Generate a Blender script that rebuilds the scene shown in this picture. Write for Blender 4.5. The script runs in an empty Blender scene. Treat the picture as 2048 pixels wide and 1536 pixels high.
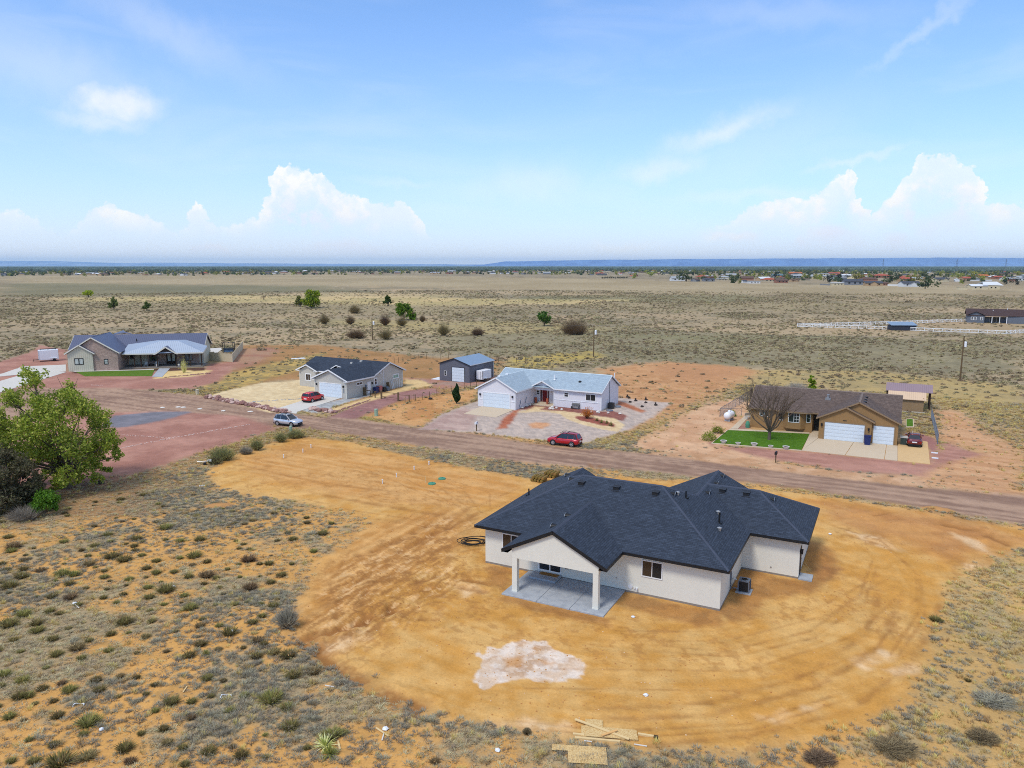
import bpy, bmesh, math, random
import numpy as np
from mathutils import Vector, Matrix
R = math.radians
scene = bpy.context.scene
col = scene.collection
rng = random.Random(7)
nrg = np.random.RandomState(11)

# ------------------------------------------------------------------ camera
CAM_H, FPX = 23.0, 1480.0
PITCH = math.atan(237 / FPX)
cd = bpy.data.cameras.new('camera')
cd.sensor_width = 36.0
cd.lens = FPX / 2048 * 36.0
cd.clip_start, cd.clip_end = 0.5, 200000
cam = bpy.data.objects.new('camera', cd)
col.objects.link(cam)
cam.location = (0, 0, CAM_H)
cam.rotation_euler = (R(90) - PITCH, 0, 0)
scene.camera = cam
scene.view_settings.view_transform = 'Standard'
scene.view_settings.look = 'None'
scene.view_settings.gamma = 1
scene.view_settings.use_curve_mapping = False
scene.view_settings.exposure = 0.66
scene.cycles.use_denoising = False
scene.cycles.max_bounces = 6
scene.cycles.diffuse_bounces = 3
scene.cycles.glossy_bounces = 3
scene.cycles.transparent_max_bounces = 8
scene.cycles.volume_bounces = 1
scene.cycles.filter_width = 1.0
try:
    scene.cycles.denoising_prefilter = 'ACCURATE'
except Exception:
    pass

def ray(px, py):
    a = (px - 1024) / FPX
    b = -(py - 768) / FPX
    c, s = math.cos(PITCH), math.sin(PITCH)
    return (a, c + b * s, -s + b * c)

def G(px, py, z=0.0):
    """the ground point seen at a photo pixel, as a surveyed plan position"""
    d = ray(px, py)
    t = (z - CAM_H) / d[2]
    return (d[0] * t, d[1] * t)

def srgb(r, g, b, k=1.0):
    f = lambda c: (c / 255 / 12.92 if c <= 10 else ((c / 255 + .055) / 1.055) ** 2.4) * k
    return (f(r), f(g), f(b))

# ------------------------------------------------------------------ world, sun
SUN_EL, SUN_AZ = 56.0, -140.0       # azimuth clockwise from +y: behind the camera, to its left
SKY_K = 0.13
def nd(nt, t, **kw):
    n = nt.nodes.new(t)
    for k, v in kw.items():
        if k == 'inp':
            for kk, vv in v.items():
                n.inputs[kk].default_value = vv
        else:
            setattr(n, k, v)
    return n

def mth(nt, op, a, b=None, c=None, clamp=False):
    n = nt.nodes.new('ShaderNodeMath'); n.operation = op; n.use_clamp = clamp
    for i, v in enumerate((a, b, c)):
        if v is None: continue
        if isinstance(v, (int, float)): n.inputs[i].default_value = v
        else: nt.links.new(v, n.inputs[i])
    return n.outputs[0]

def sstep(nt, v, lo, hi):
    n = nt.nodes.new('ShaderNodeMapRange'); n.interpolation_type = 'SMOOTHSTEP'
    nt.links.new(v, n.inputs[0])
    for i, q in ((1, lo), (2, hi)):
        if isinstance(q, (int, float)): n.inputs[i].default_value = q
        else: nt.links.new(q, n.inputs[i])
    n.inputs[3].default_value = 0; n.inputs[4].default_value = 1
    return n.outputs[0]

def mixc(nt, fac, a, b, mode='MIX'):
    n = nt.nodes.new('ShaderNodeMix'); n.data_type = 'RGBA'; n.blend_type = mode
    for i, v in ((0, fac), (6, a), (7, b)):
        if isinstance(v, (int, float)): n.inputs[i].default_value = v
        elif isinstance(v, tuple): n.inputs[i].default_value = (*v[:3], 1)
        else: nt.links.new(v, n.inputs[i])
    return n.outputs[2]

def build_world():
    w = bpy.data.worlds.new('World'); scene.world = w; w.use_nodes = True
    nt = w.node_tree; nt.nodes.clear(); L = nt.links.new
    out = nd(nt, 'ShaderNodeOutputWorld'); bg = nd(nt, 'ShaderNodeBackground')
    L(bg.outputs[0], out.inputs[0]); bg.inputs[1].default_value = SKY_K
    sky = nd(nt, 'ShaderNodeTexSky', sky_type='NISHITA', sun_disc=False)
    sky.sun_elevation = R(SUN_EL); sky.sun_rotation = R(SUN_AZ)
    sky.altitude = 1500; sky.air_density = 1.0; sky.dust_density = 0.6; sky.ozone_density = 1.5
    tc = nd(nt, 'ShaderNodeTexCoord')
    sep = nd(nt, 'ShaderNodeSeparateXYZ'); L(tc.outputs['Generated'], sep.inputs[0])
    x, y, z = sep.outputs
    el = mth(nt, 'ARCSINE', z)
    az = mth(nt, 'ARCTAN2', x, y)
    # warp for billowy edges
    nz = nd(nt, 'ShaderNodeTexNoise', inp={'Scale': 26.0, 'Detail': 6.0, 'Roughness': 0.6})
    L(tc.outputs['Generated'], nz.inputs['Vector'])
    ns = nd(nt, 'ShaderNodeSeparateColor'); L(nz.outputs['Color'], ns.inputs[0])
    vor = nd(nt, 'ShaderNodeTexNoise', inp={'Scale': 70.0, 'Detail': 4.0, 'Roughness': 0.55})
    L(tc.outputs['Generated'], vor.inputs['Vector'])
    w1 = mth(nt, 'SUBTRACT', ns.outputs[0], 0.5)
    w2 = mth(nt, 'SUBTRACT', ns.outputs[1], 0.5)
    w3 = mth(nt, 'SUBTRACT', vor.outputs['Fac'], 0.5)
    azw = mth(nt, 'MULTIPLY_ADD', w3, 0.02, mth(nt, 'MULTIPLY_ADD', w1, 0.040, az))
    elw = mth(nt, 'MULTIPLY_ADD', w2, 0.022, el)
    elw = mth(nt, 'MULTIPLY_ADD', w3, 0.020, elw)
    v2 = nd(nt, 'ShaderNodeTexNoise', inp={'Scale': 190.0, 'Detail': 3.0, 'Roughness': .55}); L(tc.outputs['Generated'], v2.inputs['Vector'])
    elw = mth(nt, 'MULTIPLY_ADD', mth(nt, 'SUBTRACT', v2.outputs['Fac'], .5), .010, elw)

    def azel(px, py):
        d = ray(px, py); n = math.sqrt(sum(q * q for q in d))
        return math.atan2(d[0], d[1]), math.asin(d[2] / n)
    banks = [
        [(-20,440),(10,424),(40,416),(75,440),(108,476),(135,478),(150,446),(175,424),(200,404),(225,400),(240,428),(254,424),(272,414),(300,436),(322,430),(342,462),(356,470),(372,412),(398,400),(414,440),(430,462),(452,446),(475,442),(502,446),(516,478),(521,482),(526,384),(545,346),(560,326),(582,322),(602,336),(622,346),(640,342),(652,370),(672,382),(690,376),(710,400),(738,390),(760,406),(800,404),(828,424),(848,430),(862,446),(880,505),(900,545),
         (1170,545),(1200,498),(1250,488),(1290,498),(1310,545),(1395,545),(1408,485),(1430,466),(1455,432),(1500,420),(1520,406),(1560,400),(1582,395),(1604,402),(1640,382),(1668,366),(1684,336),(1704,328),(1722,346),(1734,392),(1744,452),(1756,456),(1766,408),(1782,390),(1800,372),(1815,350),(1835,334),(1846,302),(1870,296),(1900,318),(1922,330),(1944,326),(1952,352),(1960,400),(1990,398),(2020,394),(2060,408)]]
    pts = []
    for px, py in banks[0]:
        a, e = azel(px, py); pts.append((a / (2 * math.pi) + .5, max(0, e) * 4))
    lo, hi = pts[0][0], pts[-1][0]
    t = 0.0; rr = random.Random(3); ext = []
    while t < 1:
        if t < lo - .004 or t > hi + .004:
            h = (max(0, math.sin(t * 41) + .5 * math.sin(t * 97 + 1)) * .085 + rr.random() * .02) * 4
            ext.append((t, h))
        t += .012
    pts = sorted(pts + ext)
    fc = nd(nt, 'ShaderNodeFloatCurve')
    cv = fc.mapping.curves[0]
    cv.points[0].location = (0, pts[0][1]); cv.points[1].location = (1, pts[-1][1])
    for p in pts:
        if 0.001 < p[0] < .999: cv.points.new(*p)
    for p in cv.points: p.handle_type = 'VECTOR'
    fc.mapping.update()
    L(mth(nt, 'MULTIPLY_ADD', azw, 1 / (2 * math.pi), 0.5), fc.inputs['Value'])
    top = mth(nt, 'DIVIDE', fc.outputs[0], 4.0)
    h = mth(nt, 'SUBTRACT', top, elw)
    edge = sstep(nt, h, -0.001, 0.0045)
    low = sstep(nt, el, 0.022, 0.066)
    thin = sstep(nt, top, 0.0, 0.03)
    # inner gaps: thinner in the middle of the bank
    puff = nd(nt, 'ShaderNodeTexNoise', inp={'Scale': 34.0, 'Detail': 5.0, 'Roughness': .6}); L(tc.outputs['Generated'], puff.inputs['Vector'])
    gaps = sstep(nt, mth(nt, 'MULTIPLY_ADD', ns.outputs[2], .35, mth(nt, 'MULTIPLY', puff.outputs['Fac'], .65)), 0.46, 0.60)
    body = mth(nt, 'MAXIMUM', mth(nt, 'MULTIPLY', sstep(nt, h, 0.085, 0.014), mth(nt, 'MULTIPLY_ADD', gaps, .45, .62), None, True), mth(nt, 'MULTIPLY', gaps, .8))
    cum = mth(nt, 'MULTIPLY', mth(nt, 'MULTIPLY', edge, thin), mth(nt, 'MULTIPLY', low, body))
    # single soft patches: azimuth, elevation, half sizes, tilt, strength
    acc = cum
    for (px, py, hw, hh, tilt, st) in [(232,208,66,26,0,.75),(195,238,70,16,0,.45),(1455,262,105,24,-.30,.5),(1320,338,90,22,-.12,.42),(1060,368,110,40,0,.3),(1010,380,160,30,0,.2),(1710,316,80,9,-.16,.35),(1500,392,150,14,0,.25),(1850,60,120,14,-.6,.22),(330,60,160,40,.4,.22),(90,130,170,60,.3,.25),(800,365,90,10,.1,.2),(1530,290,200,60,-.4,.15),(1560,25,200,24,.1,.16),(436,496,22,10,0,.8),(20,514,34,8,0,.7),(690,496,70,12,0,.6),(1472,474,50,13,0,.8),(1655,466,46,22,0,.8),(1592,482,22,12,0,.6),(1785,486,34,16,0,.6),(1240,498,50,10,0,.5),(1900,440,60,26,0,.6)]:
        a0, e0 = azel(px, py)
        u = mth(nt, 'SUBTRACT', mth(nt, 'MULTIPLY_ADD', w1, 0.10, az), a0)
        v = mth(nt, 'SUBTRACT', mth(nt, 'MULTIPLY_ADD', w2, 0.04, el), e0)
        if tilt:
            u, v = (mth(nt, 'ADD', u, mth(nt, 'MULTIPLY', v, -tilt)), mth(nt, 'ADD', v, mth(nt, 'MULTIPLY', u, tilt)))
        q = mth(nt, 'ADD', mth(nt, 'POWER', mth(nt, 'ABSOLUTE', mth(nt, 'MULTIPLY', u, FPX / hw)), 2.0),
                mth(nt, 'POWER', mth(nt, 'ABSOLUTE', mth(nt, 'MULTIPLY', v, FPX / hh)), 2.0))
        g = mth(nt, 'MULTIPLY', mth(nt, 'EXPONENT', mth(nt, 'MULTIPLY', q, -1.0)), st)
        acc = mth(nt, 'MAXIMUM', acc, g)
    # thin high veil over the whole sky, thickening overhead (soft light of the day)
    mp = nd(nt, 'ShaderNodeMapping'); mp.inputs['Scale'].default_value = (1.6, 1.6, 7.0)
    L(tc.outputs['Generated'], mp.inputs[0])
    vn = nd(nt, 'ShaderNodeTexNoise', inp={'Scale': 2.2, 'Detail': 5.0, 'Roughness': 0.55, 'Distortion': 0.6})
    L(mp.outputs[0], vn.inputs['Vector'])
    veil = mth(nt, 'MULTIPLY', sstep(nt, vn.outputs['Fac'], 0.42, 0.75), 0.15)
    over = mth(nt, 'MULTIPLY', sstep(nt, el, 0.34, 0.9), mth(nt, 'MULTIPLY_ADD', sstep(nt, vn.outputs['Fac'], 0.3, 0.65), 0.5, 0.35))
    veil = mth(nt, 'MAXIMUM', veil, over)
    acc2 = mth(nt, 'MAXIMUM', veil, acc)
    # sky colour: Nishita, lifted by low haze
    base = mixc(nt, 1.0, sky.outputs[0], (SKYMUL[0], SKYMUL[1], SKYMUL[2]), 'MULTIPLY')
    hz = mth(nt, 'EXPONENT', mth(nt, 'MULTIPLY', mth(nt, 'MAXIMUM', el, 0.0), -5.4))
    K = 1.0 / SKY_K
    base = mixc(nt, mth(nt, 'MULTIPLY', hz, 0.93), base, (0.535 * K, 0.575 * K, 0.68 * K))
    nh = mth(nt, 'EXPONENT', mth(nt, 'MULTIPLY', mth(nt, 'MAXIMUM', el, 0.0), -38.0))
    base = mixc(nt, mth(nt, 'MULTIPLY', nh, .85), base, (0.74 * K, 0.71 * K, 0.70 * K))
    bright = mth(nt, 'MULTIPLY_ADD', mth(nt, 'MULTIPLY', sstep(nt, h, 0.07, 0.0), puff.outputs['Fac']), 0.20, 0.92)
    cc = nd(nt, 'ShaderNodeCombineColor')
    L(mth(nt, 'MULTIPLY', bright, 0.64 * K), cc.inputs[0]); L(mth(nt, 'MULTIPLY', bright, 0.645 * K), cc.inputs[1]); cc.inputs[2].default_value = .66 * K
    fin = mixc(nt, acc2, base, cc.outputs[0])
    # below the horizon: plain earth tone
    fin = mixc(nt, sstep(nt, z, -0.02, -0.001), (0.30 * K, 0.25 * K, 0.18 * K), fin)
    L(fin, bg.inputs[0])
    w.cycles.sampling_method = 'MANUAL'; w.cycles.sample_map_resolution = 512

SKYMUL = (0.38, 0.79, 1.12)
build_world()
sd = bpy.data.lights.new('sun', 'SUN'); sd.energy = 1.5; sd.angle = R(14); sd.color = (1.0, 0.95, 0.87)
sun = bpy.data.objects.new('sun', sd); col.objects.link(sun)
_d = Vector((math.sin(R(SUN_AZ)) * math.cos(R(SUN_EL)), math.cos(R(SUN_AZ)) * math.cos(R(SUN_EL)), math.sin(R(SUN_EL))))
sun.rotation_euler = _d.to_track_quat('Z', 'Y').to_euler()
sun.location = (0, 0, 300)
# ------------------------------------------------------------------ materials
def mat(name, c, rough=.8, var=.12, scale=6.0, bump=0.0, bscale=None, metal=0.0, spec=.3, coat=0.0, c2=None, stretch=None, coord='Object', trans=0.0):
    """principled surface with two scales of tonal variation and optional relief"""
    m = bpy.data.materials.new(name); m.use_nodes = True
    nt = m.node_tree; b = nt.nodes['Principled BSDF']; L = nt.links.new
    b.inputs['Roughness'].default_value = rough; b.inputs['Metallic'].default_value = metal
    b.inputs['Specular IOR Level'].default_value = spec
    if coat: b.inputs['Coat Weight'].default_value = coat; b.inputs['Coat Roughness'].default_value = .06
    tc = nd(nt, 'ShaderNodeTexCoord'); src = tc.outputs[coord]
    if stretch:
        mp = nd(nt, 'ShaderNodeMapping'); mp.inputs['Scale'].default_value = stretch; L(src, mp.inputs[0]); src = mp.outputs[0]
    n1 = nd(nt, 'ShaderNodeTexNoise', inp={'Scale': scale, 'Detail': 5.0, 'Roughness': .65}); L(src, n1.inputs['Vector'])
    n2 = nd(nt, 'ShaderNodeTexNoise', inp={'Scale': scale * .13, 'Detail': 3.0}); L(src, n2.inputs['Vector'])
    f = mth(nt, 'ADD', mth(nt, 'MULTIPLY_ADD', n1.outputs['Fac'], 2 * var, 1 - var), mth(nt, 'MULTIPLY_ADD', n2.outputs['Fac'], 1.6 * var, -.8 * var))
    base = (*c, 1)
    if c2:
        cc = mixc(nt, sstep(nt, n1.outputs['Fac'], .4, .62), tuple(c), tuple(c2))
    else:
        rgb = nd(nt, 'ShaderNodeRGB'); rgb.outputs[0].default_value = base; cc = rgb.outputs[0]
    vm = nd(nt, 'ShaderNodeVectorMath', operation='SCALE'); L(cc, vm.inputs[0]); L(f, vm.inputs['Scale'])
    L(vm.outputs[0], b.inputs['Base Color'])
    if bump:
        bn = nd(nt, 'ShaderNodeTexNoise', inp={'Scale': bscale or scale * 4, 'Detail': 4.0}); L(src, bn.inputs['Vector'])
        bp = nd(nt, 'ShaderNodeBump', inp={'Strength': .6, 'Distance': bump}); L(bn.outputs['Fac'], bp.inputs['Height']); L(bp.outputs[0], b.inputs['Normal'])
    return m

def mat_lines(name, c, axis='Z', period=.15, depth=.012, dark=.8, rough=.7, var=.08, metal=0.0, sharp=.12):
    """lap siding, battens or standing seams: repeating lines with relief along one object axis (UVX/UVY for roof sheets)"""
    m = mat(name, c, rough, var, 3.0, metal=metal)
    nt = m.node_tree; b = nt.nodes['Principled BSDF']; L = nt.links.new
    tc = nd(nt, 'ShaderNodeTexCoord'); sp = nd(nt, 'ShaderNodeSeparateXYZ')
    if axis.startswith('UV'):
        L(tc.outputs['UV'], sp.inputs[0]); a = sp.outputs['XYZ'.index(axis[2])]
    else:
        L(tc.outputs['Object'], sp.inputs[0])
        a = mth(nt, 'ADD', sp.outputs[0], sp.outputs[1]) if axis == 'XY' else sp.outputs['XYZ'.index(axis)]
    fr = mth(nt, 'FRACT', mth(nt, 'DIVIDE', a, period))
    ln = sstep(nt, fr, sharp, 0.0)
    old = b.inputs['Base Color'].links[0].from_socket
    vm = nd(nt, 'ShaderNodeVectorMath', operation='SCALE'); L(old, vm.inputs[0])
    L(mth(nt, 'MULTIPLY_ADD', ln, dark - 1, 1), vm.inputs['Scale']); L(vm.outputs[0], b.inputs['Base Color'])
    bp = nd(nt, 'ShaderNodeBump', inp={'Strength': .8, 'Distance': depth}); L(fr if axis == 'Z' else ln, bp.inputs['Height']); L(bp.outputs[0], b.inputs['Normal'])
    return m

def mat_brick(name, c1, c2, mortar, bw, bh, ms=.01, rough=.85, depth=.006, uv=True, var=.2, spec=.2):
    """laid courses: shingle tabs or brick, in metres along the surface"""
    m = bpy.data.materials.new(name); m.use_nodes = True
    nt = m.node_tree; b = nt.nodes['Principled BSDF']; L = nt.links.new
    b.inputs['Roughness'].default_value = rough; b.inputs['Specular IOR Level'].default_value = spec
    tc = nd(nt, 'ShaderNodeTexCoord')
    br = nd(nt, 'ShaderNodeTexBrick', inp={'Scale': 1.0, 'Mortar Size': ms, 'Brick Width': bw, 'Row Height': bh, 'Bias': 0.0})
    br.inputs['Color1'].default_value = (*c1, 1); br.inputs['Color2'].default_value = (*c2, 1); br.inputs['Mortar'].default_value = (*mortar, 1)
    L(tc.outputs['UV'], br.inputs['Vector'])
    n = nd(nt, 'ShaderNodeTexNoise', inp={'Scale': .7, 'Detail': 4.0}); L(tc.outputs['UV'], n.inputs['Vector'])
    mp = nd(nt, 'ShaderNodeMapping'); mp.inputs['Scale'].default_value = (1 / (bw * 3), 1 / bh, 1); L(tc.outputs['UV'], mp.inputs[0])
    n2 = nd(nt, 'ShaderNodeTexNoise', inp={'Scale': 1.0, 'Detail': 2.0, 'Roughness': .7}); L(mp.outputs[0], n2.inputs['Vector'])
    f = mth(nt, 'ADD', mth(nt, 'MULTIPLY_ADD', n.outputs['Fac'], var, 1 - var / 2), mth(nt, 'MULTIPLY_ADD', n2.outputs['Fac'], var * 2.4, -var * 1.2))
    vm = nd(nt, 'ShaderNodeVectorMath', operation='SCALE'); L(br.outputs['Color'], vm.inputs[0]); L(f, vm.inputs['Scale'])
    L(vm.outputs[0], b.inputs['Base Color'])
    bp = nd(nt, 'ShaderNodeBump', inp={'Strength': .7, 'Distance': depth}); bp.invert = True; L(br.outputs['Fac'], bp.inputs['Height']); L(bp.outputs[0], b.inputs['Normal'])
    return m

def mat_glass(name, c=(.012, .014, .016), rough=.06):
    m = bpy.data.materials.new(name); m.use_nodes = True
    nt = m.node_tree; b = nt.nodes['Principled BSDF']
    b.inputs['Base Color'].default_value = (*c, 1); b.inputs['Roughness'].default_value = rough; b.inputs['Specular IOR Level'].default_value = .5
    tc = nd(nt, 'ShaderNodeTexCoord'); n = nd(nt, 'ShaderNodeTexNoise', inp={'Scale': 1.3, 'Detail': 2.0})
    nt.links.new(tc.outputs['Object'], n.inputs['Vector'])
    c2 = tuple(q * 2.6 + .004 for q in c)
    nt.links.new(mixc(nt, n.outputs['Fac'], tuple(c), c2), b.inputs['Base Color'])
    return m

def mat_attr(name, attr, rough=.9, fine=None, bump=0.0, spec=.15, sub=0.0):
    """foliage / ground: colour stored per vertex (the thing's own tint), varied by noise"""
    m = bpy.data.materials.new(name); m.use_nodes = True
    nt = m.node_tree; b = nt.nodes['Principled BSDF']; L = nt.links.new
    b.inputs['Roughness'].default_value = rough; b.inputs['Specular IOR Level'].default_value = spec
    at = nd(nt, 'ShaderNodeAttribute', attribute_name=attr)
    L(at.outputs['Color'], b.inputs['Base Color'])
    return m

M = {}
M['stucco'] = mat('stucco', srgb(222, 219, 206, .96), .9, .045, 2.2, bump=.006, bscale=60)
M['stucco_found'] = mat('foundation', srgb(150, 140, 130, .8), .9, .12, 5)
M['navy_shingle'] = mat_brick('navy_shingle', srgb(60, 69, 83, 1), srgb(48, 56, 68, 1), srgb(36, 40, 50), .32, .15, .010, var=.36, depth=.004)
M['navy_cap'] = mat('navy_cap', srgb(66, 73, 88, .95), .85, .18, 8)
M['black_trim'] = mat('black_trim', srgb(30, 32, 36, .8), .5, .1, 4)
M['white_vinyl'] = mat('white_vinyl', (.78, .78, .77), .45, .03, 3)
M['white_paint'] = mat('white_paint', (.74, .75, .76), .5, .05, 3)
M['glass_dark'] = mat_glass('glass_dark')
M['glass_brown'] = mat_glass('glass_brown', (.022, .015, .011), .12)
M['screen'] = mat('insect_screen', (.020, .017, .015), .7, .15, 8)
M['concrete'] = mat('concrete', srgb(182, 186, 190, .85), .85, .09, 1.6, bump=.002, c2=srgb(164, 169, 175, .85))
M['concrete_warm'] = mat('concrete_warm', srgb(212, 192, 164, .85), .85, .07, 1.0, bump=.002)
M['concrete_light'] = mat('concrete_light', srgb(212, 206, 196, .88), .85, .06, 1.0)
M['steel'] = mat('galvanised_steel', (.42, .43, .44), .4, .1, 10, metal=.7)
M['dark_metal'] = mat('dark_metal', (.03, .03, .032), .45, .1, 8, metal=.2)
M['grey_metal'] = mat('grey_metal', srgb(118, 128, 142, .8), .45, .1, 8, metal=.2)
M['rubber'] = mat('rubber', (.014, .014, .015), .8, .1, 10)
M['wood'] = mat('weathered_wood', srgb(112, 92, 66, .85), .9, .2, 5, stretch=(1, 1, .2))
M['wood_dark'] = mat('stained_wood', srgb(64, 46, 34, .8), .8, .2, 5, stretch=(1, 1, .2))
M['lumber'] = mat('lumber', srgb(226, 196, 142, .9), .8, .1, 5, stretch=(.3, 2, 2))
M['osb'] = mat('osb', srgb(224, 194, 138, .9), .85, .1, 14, c2=srgb(196, 158, 100, .9))
M['mat_coir'] = mat('coir_mat', srgb(170, 122, 62, .8), .95, .2, 40)
M['grey_paint'] = mat('grey_paint', srgb(196, 192, 184, .9), .8, .04, 3)
M['pale_lap'] = mat_lines('pale_lap_siding', srgb(196, 192, 182, .9), 'Z', .16, .012, .86)
M['white_lap'] = mat_lines('white_panel_siding', srgb(226, 224, 228, .92), 'XY', .2, .006, .93)
M['lavender_white'] = mat('white_gable', srgb(222, 220, 226, .92), .8, .03, 3)
M['blue_door'] = mat('garage_white', srgb(216, 226, 234, .92), .55, .03, 2)
M['pale_blue_shingle'] = mat_brick('pale_grey_shingle', srgb(172, 188, 198, .92), srgb(156, 172, 184, .92), srgb(120, 134, 146), .32, .15, .012, var=.22)
M['brown_shingle'] = mat_brick('brown_shingle', srgb(120, 104, 96, .85), srgb(98, 84, 78, .85), srgb(66, 56, 52), .32, .15, .012, var=.36)
M['tan_stucco'] = mat('tan_stucco', srgb(160, 126, 84, .85), .9, .07, 4, bump=.004, bscale=50)
M['tan_trim'] = mat('tan_trim', srgb(150, 126, 98, .85), .8, .06, 4)
M['cream_board'] = mat_lines('cream_board_and_batten', srgb(206, 200, 178, .9), 'XY', .4, .03, .86, sharp=.1)
M['cream_trim'] = mat('cream_trim', srgb(226, 222, 208, .9), .7, .04, 4)
M['brick_red'] = mat_brick('tumbled_brick', srgb(190, 160, 144, .95), srgb(150, 120, 108, .95), srgb(190, 176, 162, .8), .30, .10, .012, var=.5)
M['slate_metal'] = mat_lines('slate_standing_seam', srgb(98, 104, 128, .9), 'UVX', .42, .03, .78, .45, .06, .25, .1)
M['silver_metal'] = mat_lines('silver_standing_seam', srgb(176, 188, 204, .9), 'UVX', .42, .03, .8, .42, .06, .3, .1)
M['barn_roof'] = mat_lines('blue_grey_metal_roof', srgb(142, 164, 186, .9), 'UVX', .3, .02, .88, .45, .06, .25, .1)
M['barn_wall'] = mat_lines('grey_ribbed_wall', srgb(104, 106, 116, .9), 'XY', .3, .02, .85, .6, .06)
M['trim_grey'] = mat('trim_grey', srgb(150, 158, 170, .9), .5, .05, 4)
M['purple_roof'] = mat_lines('mauve_metal_roof', srgb(150, 128, 134, .9), 'UVX', .3, .02, .85, .5)
M['peach_metal'] = mat_lines('peach_metal_roof', srgb(218, 188, 156, .9), 'UVX', .3, .02, .92, .6)
M['plank_wall'] = mat_lines('plank_wall', srgb(160, 132, 98, .9), 'Z', .22, .02, .7, .9, .14)
M['red_paint'] = mat('red_door', srgb(118, 26, 28, .9), .5, .08, 4)
M['terracotta'] = mat('terracotta', srgb(170, 92, 66, .9), .8, .12, 8)
M['blue_plastic'] = mat('navy_plastic', srgb(36, 50, 104, .85), .45, .08, 4)
M['pink_plastic'] = mat('faded_red_plastic', srgb(184, 112, 112, .85), .6, .1, 4)
M['green_plastic'] = mat('green_plastic', srgb(80, 150, 120, .8), .6, .1, 5)
M['pale_green'] = mat('pale_green_steel', srgb(158, 184, 160, .85), .6, .08, 6)
M['tank_white'] = mat('tank_white', (.78, .79, .82), .35, .03, 3)
M['bark'] = mat('bark', srgb(112, 98, 84, .8), .95, .25, 6, stretch=(1, 1, .3))
M['bark_pale'] = mat('pale_bark', srgb(170, 160, 142, .8), .95, .2, 6)
M['bark_dark'] = mat('dark_bark', srgb(74, 64, 58, .8), .95, .2, 6)
M['rock_red'] = mat('red_rock', srgb(168, 128, 118, .85), .9, .3, 3, bump=.03, c2=srgb(132, 92, 86, .85))
M['rock_grey'] = mat('grey_rock', srgb(176, 176, 174, .85), .9, .2, 3)
M['rock_white'] = mat('white_rock', srgb(226, 220, 210, .85), .85, .1, 3)
M['rock_dark'] = mat('dark_rock', srgb(60, 52, 50, .85), .9, .2, 3)
M['leaf'] = mat_attr('leaf', 'tint', .75, spec=.25)
M['pvc'] = mat('white_pvc', (.8, .79, .76), .5, .1, 6)

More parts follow.
